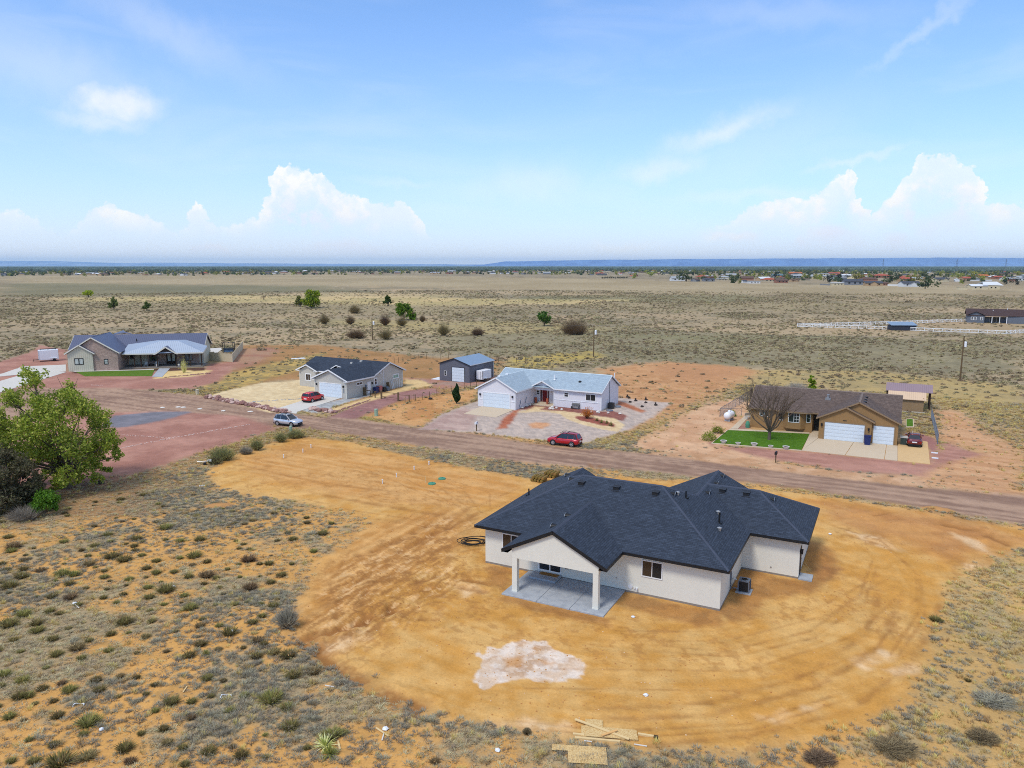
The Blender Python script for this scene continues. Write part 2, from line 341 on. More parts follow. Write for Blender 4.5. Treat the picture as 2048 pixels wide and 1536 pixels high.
# ------------------------------------------------------------------ mesh helpers
class MB:
    def __init__(s): s.v = []; s.f = []; s.c = None
    def add(s, vs, fs):
        n = len(s.v); s.v += [tuple(p) for p in vs]; s.f += [tuple(i + n for i in f) for f in fs]; return s
    def box(s, x0, x1, y0, y1, z0, z1):
        return s.add([(x0,y0,z0),(x1,y0,z0),(x1,y1,z0),(x0,y1,z0),(x0,y0,z1),(x1,y0,z1),(x1,y1,z1),(x0,y1,z1)],
                     [(3,2,1,0),(4,5,6,7),(0,1,5,4),(1,2,6,5),(2,3,7,6),(3,0,4,7)])
    def obox(s, p, q, w, h, up=(0, 0, 1)):
        """bar from p to q, w across, h deep"""
        p = Vector(p); q = Vector(q); d = (q - p).normalized(); up = Vector(up)
        if abs(d.dot(up)) > .99: up = Vector((1, 0, 0))
        a = d.cross(up).normalized() * w / 2; b = a.cross(d).normalized() * h / 2
        vs = [p - a - b, p + a - b, p + a + b, p - a + b, q - a - b, q + a - b, q + a + b, q - a + b]
        return s.add(vs, [(3,2,1,0),(4,5,6,7),(0,1,5,4),(1,2,6,5),(2,3,7,6),(3,0,4,7)])
    def prism(s, poly, z0, z1):
        a = sum(poly[i][0] * poly[(i + 1) % len(poly)][1] - poly[(i + 1) % len(poly)][0] * poly[i][1] for i in range(len(poly)))
        if a < 0: poly = poly[::-1]
        n = len(poly)
        vs = [(p[0], p[1], z0) for p in poly] + [(p[0], p[1], z1) for p in poly]
        return s.add(vs, [tuple(range(n))[::-1], tuple(range(n, 2 * n))] + [(i, (i + 1) % n, (i + 1) % n + n, i + n) for i in range(n)])
    def slab(s, pts, t):
        """sloped sheet: polygon pts on top, thickness t straight down"""
        p = [Vector(q) for q in pts]
        nrm = sum(((p[i] - p[0]).cross(p[i + 1] - p[0]) for i in range(1, len(p) - 1)), Vector())
        if nrm.z < 0: p = p[::-1]
        n = len(p); vs = p + [q - Vector((0, 0, t)) for q in p]
        return s.add(vs, [tuple(range(n)), tuple(range(n, 2 * n))[::-1]] + [((i + 1) % n, i, i + n, (i + 1) % n + n) for i in range(n)])
    def wall(s, pts, d):
        """upright plate: outline pts, thickness vector d"""
        p = [Vector(q) for q in pts]; d = Vector(d); n = len(p)
        return s.add(p + [q + d for q in p], [tuple(range(n)), tuple(range(n, 2 * n))[::-1]] + [((i + 1) % n, i, i + n, (i + 1) % n + n) for i in range(n)])
    def tube(s, pts, r, n=6, cap=True):
        rs = r if isinstance(r, (list, tuple)) else [r] * len(pts)
        P = [Vector(p) for p in pts]; base = len(s.v); ref = None
        for i, p in enumerate(P):
            d = (P[min(i + 1, len(P) - 1)] - P[max(i - 1, 0)]).normalized()
            if ref is None: ref = d.orthogonal().normalized()
            a = (ref - d * ref.dot(d)).normalized(); ref = a; b = d.cross(a)
            for k in range(n):
                t = 2 * math.pi * k / n; s.v.append(tuple(p + (a * math.cos(t) + b * math.sin(t)) * rs[i]))
        for i in range(len(P) - 1):
            for k in range(n):
                a0 = base + i * n + k; a1 = base + i * n + (k + 1) % n; s.f.append((a0, a1, a1 + n, a0 + n))
        if cap:
            s.f.append(tuple(base + k for k in range(n))[::-1]); e = base + (len(P) - 1) * n; s.f.append(tuple(e + k for k in range(n)))
        return s
    def lathe(s, prof, n=12, c=(0, 0, 0), axis='z'):
        base = len(s.v)
        for r, h in prof:
            for k in range(n):
                t = 2 * math.pi * k / n; x, y = r * math.cos(t), r * math.sin(t)
                q = (x, y, h) if axis == 'z' else ((h, x, y) if axis == 'x' else (x, h, y))
                s.v.append((q[0] + c[0], q[1] + c[1], q[2] + c[2]))
        for i in range(len(prof) - 1):
            for k in range(n):
                a0 = base + i * n + k; a1 = base + i * n + (k + 1) % n; s.f.append((a0, a1, a1 + n, a0 + n))
        s.f.append(tuple(base + k for k in range(n))[::-1]); e = base + (len(prof) - 1) * n; s.f.append(tuple(e + k for k in range(n)))
        return s
    def rock(s, c, r, rg, flat=.7, n=6, k=4):
        base = len(s.v); rows = [(0, -.5), (.8, -.35), (1, .1), (.7, .6), (.25, .85)]
        for rr, h in rows:
            for i in range(n):
                t = 2 * math.pi * i / n; q = rr * r * (.75 + .5 * rg.random()) if rr else .01
                s.v.append((c[0] + q * math.cos(t), c[1] + q * math.sin(t), c[2] + h * r * flat * (.85 + .3 * rg.random())))
        for i in range(len(rows) - 1):
            for q in range(n):
                a0 = base + i * n + q; a1 = base + i * n + (q + 1) % n; s.f.append((a0, a1, a1 + n, a0 + n))
        s.f.append(tuple(base + (len(rows) - 1) * n + q for q in range(n)))
        return s
    def mesh(s, name, m, uv=False, smooth=False):
        me = bpy.data.meshes.new(name); me.from_pydata(s.v, [], s.f)
        if m: me.materials.append(m)
        if uv: auto_uv(me)
        if smooth:
            me.polygons.foreach_set('use_smooth', [True] * len(me.polygons))
        me.update(); return me
    def build(s, name, m, parent=None, uv=False, smooth=False, label=None, loc=None, rz=None):
        o = bpy.data.objects.new(name, s.mesh(name, m, uv, smooth)); col.objects.link(o)
        if parent is not None: o.parent = parent
        if label: o['label'] = label
        if loc: o.location = loc
        if rz is not None: o.rotation_euler = (0, 0, rz)
        return o

def auto_uv(me):
    """metres along the eave (U) and up the slope (V) for every face"""
    uvl = me.uv_layers.new(name='UVMap')
    for p in me.polygons:
        n = p.normal
        u = Vector((0, 0, 1)).cross(n)
        if u.length < 1e-3: u = Vector((1, 0, 0))
        u.normalize(); v = n.cross(u)
        for li in p.loop_indices:
            q = me.vertices[me.loops[li].vertex_index].co
            uvl.data[li].uv = (q.dot(u), q.dot(v))

def tag(o, label, cat, group=None, kind=None):
    o['label'] = label; o['category'] = cat
    if group: o['group'] = group
    if kind: o['kind'] = kind
    return o

def thing(name, label, cat, loc=(0, 0, 0), rz=0.0, group=None):
    o = bpy.data.objects.new(name, None); col.objects.link(o); o.empty_display_size = .5
    o.location = (loc[0], loc[1], loc[2] if len(loc) > 2 else 0.0); o.rotation_euler = (0, 0, rz)
    return tag(o, label, cat, group)

def single(mb, name, m, label, cat, loc=(0, 0, 0), rz=0.0, group=None, **k):
    o = mb.build(name, m, None, loc=(loc[0], loc[1], loc[2] if len(loc) > 2 else 0.0), rz=rz, **k)
    return tag(o, label, cat, group)

def struct(o): o['kind'] = 'structure'; return o

def copy_tree(o, loc, rz=None, label=None, parent=None, scale=None):
    c = o.copy(); col.objects.link(c)
    if parent is not None: c.parent = parent
    if loc is not None: c.location = (loc[0], loc[1], loc[2] if len(loc) > 2 else 0.0)
    if rz is not None: c.rotation_euler = (0, 0, rz)
    if scale: c.scale = (scale,) * 3 if not isinstance(scale, tuple) else scale
    if label: c['label'] = label
    for ch in list(o.children): copy_tree(ch, None, None, None, c)
    return c

class Fr:
    """wall frame: face f of a block at coordinate q; t(a, b, c) = along, out of the wall, up"""
    def __init__(s, f, q): s.f = f; s.q = q
    def t(s, a, b, c):
        return {'front': (a, s.q - b, c), 'back': (a, s.q + b, c), 'right': (s.q + b, a, c), 'left': (s.q - b, a, c)}[s.f]
    def box(s, mb, a0, a1, b0, b1, c0, c1):
        p, q = s.t(a0, b0, c0), s.t(a1, b1, c1)
        return mb.box(min(p[0], q[0]), max(p[0], q[0]), min(p[1], q[1]), max(p[1], q[1]), c0, c1)

def window(parent, fr, a0, a1, c0, c1, cols=2, rows=1, fw=.07, frame=None, glass=None, mull=.05, trim=0.0, trimm=None, screen=None, name='window'):
    mb = MB(); o0, o1 = -.02, .05
    fr.box(mb, a0, a1, o0, o1, c0, c0 + fw); fr.box(mb, a0, a1, o0, o1, c1 - fw, c1)
    fr.box(mb, a0, a0 + fw, o0, o1 - .001, c0 + fw, c1 - fw); fr.box(mb, a1 - fw, a1, o0, o1 - .001, c0 + fw, c1 - fw)
    for i in range(1, cols):
        x = a0 + (a1 - a0) * i / cols; fr.box(mb, x - mull / 2, x + mull / 2, o0, o1 - .004, c0 + fw, c1 - fw)
    for j in range(1, rows):
        z = c0 + (c1 - c0) * j / rows; fr.box(mb, a0 + fw, a1 - fw, o0, o1 - .007, z - mull / 2, z + mull / 2)
    w = mb.build(name, frame or M['white_vinyl'], parent)
    W = (a1 - a0 - 2 * fw); Hh = (c1 - c0 - 2 * fw)
    for i in range(cols):
        for j in range(rows):
            pb = MB(); fr.box(pb, a0 + fw + W * i / cols, a0 + fw + W * (i + 1) / cols - .003, -.015, .018, c0 + fw + Hh * j / rows, c0 + fw + Hh * (j + 1) / rows - .003)
            pb.build('pane', (screen if screen and i == cols - 1 else None) or glass or M['glass_dark'], w)
    if trim:
        tb = MB(); fr.box(tb, a0 - trim, a1 + trim, 0, .035, c1, c1 + trim); fr.box(tb, a0 - trim, a1 + trim, 0, .035, c0 - trim, c0)
        fr.box(tb, a0 - trim, a0, 0, .034, c0, c1); fr.box(tb, a1, a1 + trim, 0, .034, c0, c1)
        tb.build('trim', trimm or M['white_vinyl'], w)
    return w

def garage_door(parent, fr, a0, a1, c0, c1, m, trim=.12, trimm=None, n=4):
    fb = MB(); fr.box(fb, a0 - trim, a0, 0, .06, c0, c1 + trim); fr.box(fb, a1, a1 + trim, 0, .06, c0, c1 + trim); fr.box(fb, a0, a1, 0, .059, c1, c1 + trim)
    d = fb.build('garage_door', trimm or M['white_vinyl'], parent)
    for i in range(n):
        z0 = c0 + (c1 - c0) * i / n; z1 = c0 + (c1 - c0) * (i + 1) / n
        pb = MB(); fr.box(pb, a0, a1, -.02, .02, z0 + .012, z1 - .006)
        k = max(2, round((a1 - a0) / .62)); w = (a1 - a0) / k
        for j in range(k):
            fr.box(pb, a0 + j * w + .08, a0 + (j + 1) * w - .08, .018, .032, z0 + .1, z1 - .09)
        pb.build('panel', m, d)
    return d

def lamp(parent, fr, a, c, m=None, name='wall_lamp'):
    mb = MB(); fr.box(mb, a - .07, a + .07, 0, .05, c - .15, c + .15); fr.box(mb, a - .10, a + .10, .05, .22, c - .17, c + .12); fr.box(mb, a - .12, a + .12, .03, .24, c + .12, c + .17)
    return mb.build(name, m or M['black_trim'], parent)

def vent_box(mb, p, s=.22, h=.16):
    mb.box(p[0] - s, p[0] + s, p[1] - s, p[1] + s, p[2] - .12, p[2] + h)
# ------------------------------------------------------------------ land: zones surveyed in plan
def hash2(i, j, seed):
    n = (i * 374761393 + j * 668265263 + seed * 982451653) & 0xffffffff
    n = ((n ^ (n >> 13)) * 1274126177) & 0xffffffff
    return ((n ^ (n >> 16)) & 0xffff) / 65535.0
def vnoise(x, y, s, seed=0):
    x = x / s; y = y / s
    i = np.floor(x).astype(np.int64); j = np.floor(y).astype(np.int64); u = x - i; v = y - j
    u = u * u * (3 - 2 * u); v = v * v * (3 - 2 * v)
    return (hash2(i, j, seed) * (1 - u) + hash2(i + 1, j, seed) * u) * (1 - v) + (hash2(i, j + 1, seed) * (1 - u) + hash2(i + 1, j + 1, seed) * u) * v
def fbm(x, y, s, seed=0, o=4, g=.5):
    t = 0; a = 1; n = 0
    for k in range(o):
        t = t + a * vnoise(x, y, s / 2 ** k, seed + k * 17); n += a; a *= g
    return t / n
def smooth(v, a, b):
    t = np.clip((v - a) / (b - a), 0, 1); return t * t * (3 - 2 * t)
def poly_sd(x, y, poly):
    """signed distance, positive inside"""
    d = np.full(x.shape, 1e18); ins = np.zeros(x.shape, bool); n = len(poly)
    for i in range(n):
        ax, ay = poly[i]; bx, by = poly[(i + 1) % n]
        ex, ey = bx - ax, by - ay; wx, wy = x - ax, y - ay
        t = np.clip((wx * ex + wy * ey) / (ex * ex + ey * ey + 1e-12), 0, 1)
        d = np.minimum(d, (wx - ex * t) ** 2 + (wy - ey * t) ** 2)
        if ay != by:
            c = ((ay > y) != (by > y)) & (x < (bx - ax) * (y - ay) / (by - ay) + ax); ins ^= c
    d = np.sqrt(d); return np.where(ins, d, -d)
def line_d(x, y, pts):
    d = np.full(x.shape, 1e18)
    for (ax, ay), (bx, by) in zip(pts[:-1], pts[1:]):
        ex, ey = bx - ax, by - ay; wx, wy = x - ax, y - ay
        t = np.clip((wx * ex + wy * ey) / (ex * ex + ey * ey + 1e-12), 0, 1)
        d = np.minimum(d, (wx - ex * t) ** 2 + (wy - ey * t) ** 2)
    return np.sqrt(d)
def local(fn, x, y, pts, pad, out=-1e3):
    """evaluate fn only near its points"""
    P = np.array(pts); m = (x > P[:, 0].min() - pad) & (x < P[:, 0].max() + pad) & (y > P[:, 1].min() - pad) & (y < P[:, 1].max() + pad)
    r = np.full(x.shape, float(out))
    if m.any(): r[m] = fn(x[m], y[m], pts)
    return r

KA = .88
def C(r, g, b): return np.array(srgb(r, g, b, KA))
DU = (math.cos(.49), -math.sin(.49)); DV = (math.sin(.49), math.cos(.49))
HC = (9.5, 57.5)      # plan centre of the new house
# name, photo outline, softness m, edge wobble m, colour a, colour b, noise scale, plant cover 0..1, kind of streak
Z = []
def zone(name, pts, soft, wob, a, b, ns=3.0, veg=0.0, streak=None, cov=1.0):
    Z.append(dict(name=name, P=[G(*p) for p in pts], soft=soft, wob=wob, a=C(*a), b=C(*b), ns=ns, veg=veg, streak=streak, cov=cov))
# --- far and middle plain
zone('ground', [(0,552),(700,549),(1100,556),(1480,566),(1900,572),(2048,574),(2048,590),(1300,586),(700,572),(0,566)], 40, 60, (176,158,124), (164,146,112), 90, .3)
zone('ground', [(0,566),(640,572),(700,584),(200,592),(0,592)], 20, 30, (118,116,88), (136,130,98), 60, .9, cov=.8)
zone('ground', [(1050,592),(1500,590),(1560,600),(1120,604),(980,600)], 12, 20, (116,118,86), (140,134,98), 40, .9, cov=.7)
zone('ground', [(100,596),(500,590),(900,596),(1240,600),(1180,608),(880,612),(500,606),(140,604)], 8, 16, (212,186,130), (184,166,110), 25, .1, cov=.75)
zone('ground', [(620,585),(960,590),(700,600),(500,592)], 10, 16, (206,180,132), (176,160,112), 25, .15, cov=.6)
zone('ground', [(0,600),(420,606),(900,612),(2048,600),(2048,612),(900,630),(0,622)], 16, 20, (142,128,98), (160,144,108), 30, .6, cov=.7)
zone('ground', [(560,636),(900,640),(1300,655),(1200,668),(900,668),(640,650)], 8, 10, (176,158,98), (160,146,100), 12, .4, cov=.6)
zone('ground', [(1190,668),(1700,672),(1690,678),(1450,684),(1200,676)], 3, 6, (160,164,84), (150,146,92), 9, .5, cov=.6)
zone('ground', [(860,672),(1300,660),(1700,672),(2048,690),(2048,748),(1600,738),(1250,716),(900,708)], 5, 7, (128,122,96), (146,138,106), 9, .95, cov=.75)
zone('ground', [(1600,664),(1940,664),(2048,662),(2048,640),(1880,638),(1780,650)], 4, 4, (186,156,122), (170,146,110), 10, .1, cov=.6)
zone('ground', [(1020,716),(1180,702),(1216,712),(1100,734),(1000,740)], 2, 3, (194,168,86), (170,148,90), 6, .5, cov=.9)
zone('ground', [(1400,738),(1760,742),(2048,772),(2048,840),(1930,830),(1860,800),(1600,770),(1420,790),(1340,840),(1240,884),(1170,888),(1250,858),(1340,810)], 2, 3, (186,160,104), (166,146,102), 8, .45, cov=.9)
# --- lots across the road
zone('bare_field', [(480,690),(640,690),(880,716),(1010,716),(1000,740),(880,800),(850,850),(720,832),(600,760),(560,760),(430,784),(400,790),(440,740)], 2, 2.5, (178,134,88), (160,122,78), 5, .25)
zone('ground', [(385,776),(470,745),(560,722),(650,706),(610,738),(520,762),(430,790),(390,796)], 1.5, 2, (200,168,96), (160,138,86), 4, .9, cov=.9)
zone('bare_field', [(424,748),(470,700),(540,694),(560,700),(520,726),(440,750)], 2, 2, (176,138,110), (166,120,98), 5, .05)
zone('bare_field', [(1200,738),(1330,722),(1470,733),(1520,744),(1450,785),(1350,828),(1250,868),(1225,800)], 2.5, 2.5, (204,156,110), (184,134,90), 6, .08, 'u')
zone('bare_field', [(1340,728),(1470,735),(1500,744),(1400,770),(1300,745)], 3, 3, (184,132,92), (200,148,104), 6, .04, 'u', cov=.7)
zone('bare_field', [(718,834),(800,803),(880,790),(956,776),(950,800),(880,828),(842,856)], 1.2, 1, (208,158,104), (192,138,86), 3, .08)
zone('ground', [(706,832),(740,834),(790,848),(842,856),(838,862),(770,850),(704,838)], .7, .8, (186,170,74), (160,140,70), 2, .6)
zone('bare_field', [(1260,896),(1350,838),(1420,806),(1480,796),(1500,806),(1498,840),(1440,885),(1500,905),(1590,915),(1540,930),(1400,915)], 1.5, 1.5, (216,174,136), (202,156,118), 2, .03)
zone('bare_field', [(1866,822),(1900,818),(1935,826),(1965,862),(2048,886),(2048,1000),(1900,980),(1780,965),(1850,930),(1960,905),(1880,880)], 2, 2, (210,164,122), (196,146,104), 2, .08, 'u')
zone('ground', [(1975,850),(2048,846),(2048,900),(2000,884)], 2, 2.5, (184,150,104), (170,138,96), 4, .5, cov=.8)
# --- red crushed stone
zone('gravel_yard', [(-60,742),(60,704),(80,690),(136,700),(136,742),(400,744),(418,728),(476,722),(440,762),(384,778),(240,780),(120,800),(-60,800)], 1.0, .8, (184,136,118), (168,120,104), 4, 0)
zone('gravel_yard', [(-60,800),(240,822),(420,812),(540,838),(556,858),(430,902),(330,938),(190,985),(-60,1000)], 1.2, 1.0, (186,138,120), (168,120,104), 4, 0)
zone('gravel_yard', [(640,842),(660,832),(722,806),(800,782),(872,776),(880,786),(800,802),(726,832),(690,850)], .8, .6, (164,122,114), (150,108,102), 3, .02)
zone('gravel_yard', [(800,756),(880,758),(1000,752),(1000,770),(940,772),(880,778),(850,766)], 1, .8, (178,130,110), (170,140,124), 3, .03)
# --- the road
zone('road', [(-60,776),(240,776),(400,790),(470,803),(545,822),(640,834),(720,838),(850,856),(960,868),(1100,891),(1300,906),(1500,932),(1700,957),(1850,975),(2060,992),(2400,1030),(2400,1110),(2060,1054),(1900,1026),(1700,993),(1500,966),(1300,944),(1180,936),(1060,928),(940,910),(820,890),(700,870),(610,858),(556,856),(480,832),(330,822),(160,828),(-60,842)], 1.1, .7, (180,148,124), (146,116,98), 3, 0, 'u')
zone('asphalt_patch', [(226,832),(300,824),(385,823),(352,834),(300,846),(236,856),(200,852)], .5, .4, (134,130,136), (120,118,124), 3, 0)
zone('gravel_yard', [(1430,892),(1600,901),(1858,928),(1868,906),(1892,884),(1962,910),(1880,930),(1840,952),(1700,944),(1560,922)], 1.0, 1.0, (186,138,120), (170,122,106), 3, 0, 'u')
zone('gravel_yard', [(1480,850),(1500,840),(1500,856),(1440,886),(1424,892),(1416,886)], .4, .3, (164,118,104), (176,132,112), 2, 0)
zone('gravel_yard', [(1812,884),(1850,888),(1862,905),(1858,926),(1880,890),(1874,880),(1846,868),(1812,866)], .5, .4, (160,112,106), (172,126,112), 2, 0)
zone('bare_field', [(1300,904),(1430,908),(1560,926),(1700,945),(1840,953),(1862,976),(1700,959),(1500,935),(1300,908)], .5, .4, (206,166,130), (192,148,110), 2, .02)
# --- yards
zone('gravel_garden', [(842,858),(880,830),(956,800),(1000,796),(1240,796),(1345,806),(1300,838),(1250,862),(1166,888),(1110,884),(960,866)], .5, .5, (202,182,166), (180,164,152), .5, 0)
zone('gravel_garden', [(842,858),(880,834),(930,812),(955,832),(940,862)], .8, .6, (192,164,150), (176,146,134), 1.5, 0)
zone('garden_soil', [(1026,822),(1042,816),(1030,832),(1014,856),(994,858),(1006,838)], .3, .3, (184,112,82), (166,96,72), 1, 0)
zone('garden_soil', [(1058,848),(1072,844),(1098,845),(1100,850),(1086,857),(1062,856)], .4, .3, (216,164,122), (204,150,110), 1, 0)
zone('garden_soil', [(1034,820),(1062,806),(1075,806),(1204,823),(1226,822),(1254,832),(1246,842),(1206,833),(1110,822),(1062,818)], .25, .2, (138,88,78), (154,102,90), .6, 0)
zone('path', [(1028,826),(1062,817),(1070,812),(1090,814),(1078,820),(1116,821),(1160,826),(1200,833),(1228,836),(1250,850),(1236,864),(1200,858),(1160,848),(1134,838),(1120,828),(1090,823),(1060,824)], .2, .15, (226,200,156), (214,186,142), .6, 0)
zone('garden_soil', [(1152,832),(1168,832),(1196,838),(1230,848),(1228,854),(1200,850),(1160,841),(1150,836)], .2, .15, (162,96,80), (144,84,72), .5, 0)
zone('garden_soil', [(1232,800),(1252,806),(1292,822),(1284,826),(1250,814),(1232,808)], .4, .3, (186,120,86), (172,108,78), 1, 0)
zone('gravel_garden', [(412,794),(440,784),(520,766),(604,760),(640,775),(660,796),(596,806),(540,826),(500,814)], .35, .3, (228,204,160), (216,190,146), .8, 0)
zone('gravel_garden', [(640,824),(700,806),(770,786),(806,774),(812,758),(840,760),(866,770),(800,784),(728,806),(664,828)], .35, .3, (222,192,138), (212,180,128), .8, 0)
zone('gravel_garden', [(604,818),(640,808),(690,797),(700,798),(738,787),(744,790),(690,806),(634,826),(610,824)], .3, .25, (182,184,182), (160,160,160), .5, 0)
zone('gravel_garden', [(306,757),(345,738),(400,738),(424,741),(406,750),(360,755)], .3, .25, (230,200,140), (218,186,126), .8, 0)
zone('garden_soil', [(144,740),(410,735),(412,741),(300,742),(144,746)], .25, .2, (84,60,50), (100,70,58), 1, 0)
# --- the building plot
zone('bare_plot', [(404,946),(470,908),(600,870),(700,884),(800,908),(950,938),(1060,958),(1180,952),(1400,962),(1640,992),(1800,1014),(2000,1048),(2048,1058),(2200,1080),(2200,1110),(2048,1096),(1985,1114),(1915,1152),(1880,1230),(1860,1300),(1826,1370),(1800,1426),(1720,1462),(1560,1492),(1400,1506),(1330,1500),(1240,1492),(1130,1478),(990,1446),(880,1426),(780,1396),(700,1352),(640,1312),(604,1266),(594,1200),(610,1150),(654,1108),(710,1076),(752,1046),(700,1020),(560,1000),(430,978)], .9, 1.3, (219,173,106), (205,149,74), 1.6, 0, 'arc')
zone('bare_plot', [(470,915),(610,880),(800,914),(1000,950),(1050,970),(1000,1010),(760,1010),(520,960)], 2, 1.5, (216,166,106), (200,142,78), 2.0, 0, 'u', cov=.85)
zone('bare_plot', [(700,1075),(760,1045),(900,1010),(960,1030),(940,1090),(880,1120),(760,1190),(640,1300),(600,1260),(620,1150)], 2, 1.5, (222,170,108), (180,122,64), 1.2, 0, 'v', cov=.7)
zone('bare_plot', [(1620,1000),(1900,1030),(2048,1070),(2048,1090),(1900,1120),(1700,1060)], 3, 2, (180,122,78), (200,140,84), 3, 0, cov=.7)
for q in [[(1240,1181),(1440,1222),(1456,1248),(1400,1254),(1238,1212)],[(1438,1222),(1480,1136),(1600,1162),(1650,1124),(1676,1150),(1630,1185),(1540,1200),(1500,1236),(1452,1246)],[(968,1124),(1030,1140),(1012,1186),(980,1164)],[(1000,1186),(1212,1234),(1222,1254),(1100,1228),(996,1202)],[(1606,1082),(1650,1084),(1690,1140),(1640,1160),(1610,1130)]]:
    zone('bare_plot', q, .5, .6, (146,100,62), (178,124,72), .9, 0, cov=.7)
zone('bare_plot', [(940,1362),(966,1336),(958,1312),(1000,1290),(1052,1281),(1086,1286),(1112,1302),(1150,1312),(1168,1336),(1176,1362),(1112,1370),(1060,1357),(1000,1364),(962,1373)], .14, .7, (230,212,194), (220,192,164), .5, 0)
for q in [[(1010,1318),(1045,1312),(1040,1332),(1015,1330)],[(1080,1320),(1110,1325),(1105,1335),(1085,1330)],[(1060,1296),(1078,1292),(1074,1304)]]:
    zone('bare_plot', q, .3, .3, (206,150,90), (198,140,80), 1, 0, cov=.8)
for q in [[(640,1292),(720,1262),(740,1278),(680,1302),(650,1306)],[(985,1448),(1060,1440),(1150,1452),(1140,1468),(1050,1468)],[(1700,1320),(1760,1298),(1790,1310),(1730,1338)],[(1520,1434),(1570,1420),(1600,1428),(1550,1446)],[(1905,1066),(1960,1084),(1985,1110),(1960,1100),(1920,1080)],[(1930,1128),(1966,1130),(1960,1138),(1935,1136)],[(900,1165),(960,1170),(975,1185),(930,1195)],[(1780,1340),(1830,1330),(1840,1340),(1800,1350)],[(1600,1412),(1640,1410),(1630,1424),(1606,1422)],[(1690,1060),(1760,1075),(1800,1100),(1740,1090)]]:
    zone('bare_plot', q, .5, .5, (238,204,160), (222,178,124), .8, 0, cov=.75)
# verge and scrub between road and plot
zone('ground', [(556,866),(620,862),(700,876),(820,894),(940,914),(1060,932),(1190,940),(1180,952),(1060,956),(950,936),(800,906),(700,882),(600,874)], .8, .8, (170,140,100), (150,126,92), 2, .5)
zone('ground', [(230,960),(330,930),(430,896),(560,864),(600,866),(470,908),(400,948),(430,980),(300,1010)], 1.0, 1.0, (164,134,96), (176,138,92), 2, .7, cov=.8)
zone('ground', [(0,1000),(140,975),(240,950),(330,985),(300,1030),(120,1040),(0,1060)], 1.5, 1.5, (134,104,82), (150,122,94), 2, .5, cov=.7)
RUTS = [([(720,1110),(790,1085),(860,1050),(930,1020)], .35, .10), ([(735,1125),(810,1098),(880,1062),(950,1030)], .35, .10),
        ([(830,1165),(880,1150),(980,1168)], .30, .12), ([(840,1180),(900,1170),(970,1183)], .25, .08), ([(610,1290),(660,1262),(720,1245),(790,1215)], .55, .22),
        ([(606,1270),(640,1312),(700,1352),(780,1394),(840,1414)], .60, .16), ([(700,1270),(670,1230),(690,1180),(740,1150)], .22, .06), ([(740,1262),(720,1215),(740,1170),(800,1140)], .22, .06),
        ([(770,1230),(800,1190),(860,1175)], .3, .1), ([(820,1235),(870,1240)], .3, .10), ([(1300,1490),(1500,1470),(1700,1420),(1830,1320),(1880,1210)], .22, .04),
        ([(1200,1440),(1420,1430),(1640,1370),(1760,1290),(1800,1200)], .22, .035), ([(1180,1418),(1420,1406),(1620,1345),(1730,1270),(1760,1190)], .22, .035),
        ([(620,985),(760,1010),(880,1030)], .4, .05), ([(480,930),(640,965),(800,985)], .3, .03), ([(1177,948),(1184,936),(1180,928)], .25, .05), ([(1196,946),(1200,930)], .25, .05),
        ([(1750,1030),(1790,1024),(1760,1018)], .35, .1), ([(1860,1018),(1900,1028)], .5, -.15), ([(1890,1050),(1960,1062),(2010,1088)], .5, .12), ([(1930,1040),(1980,1046)], .5, .1)]
for base in ([(640,1240),(700,1180),(760,1120),(860,1070),(960,1035)], [(690,1285),(700,1220),(760,1150),(850,1105),(940,1085)], [(800,1245),(830,1190),(900,1150),(985,1150)], [(960,1205),(860,1190),(760,1230),(640,1300)], [(560,985),(700,1020),(840,1040),(960,1010),(1040,975)], [(1660,1050),(1760,1080),(1830,1140),(1840,1220),(1780,1310)], [(1300,1290),(1460,1300),(1620,1262),(1720,1190),(1745,1120)], [(1010,1440),(1240,1462),(1500,1446),(1680,1386)]):
    for o_ in (0, 14): RUTS.append(([(a + o_ * .7, b + o_ * .9) for a, b in base], .11, .03))
for _k in (0, 1, 4, 6): RUTS.append(([(1230 - 30 * _k, 1262 + 19 * _k), (1440 + 12 * _k, 1262 + 20 * _k), (1640 + 18 * _k, 1215 + 14 * _k), (1760 + 12 * _k, 1150 + 8 * _k)], .10, .010))
for _k in range(5): RUTS.append(([(640 + 60 * _k, 905 + 12 * _k), (760 + 55 * _k, 950 + 9 * _k), (900 + 20 * _k, 1010 + 4 * _k)], .10, .012))
for _k in (0, 2): RUTS.append(([(700 + 34 * _k, 1100 - 8 * _k), (660 + 36 * _k, 1170), (690 + 36 * _k, 1250 + 8 * _k)], .12, .02))
RUTS = [([G(*p) for p in a], w, d) for a, w, d in RUTS]

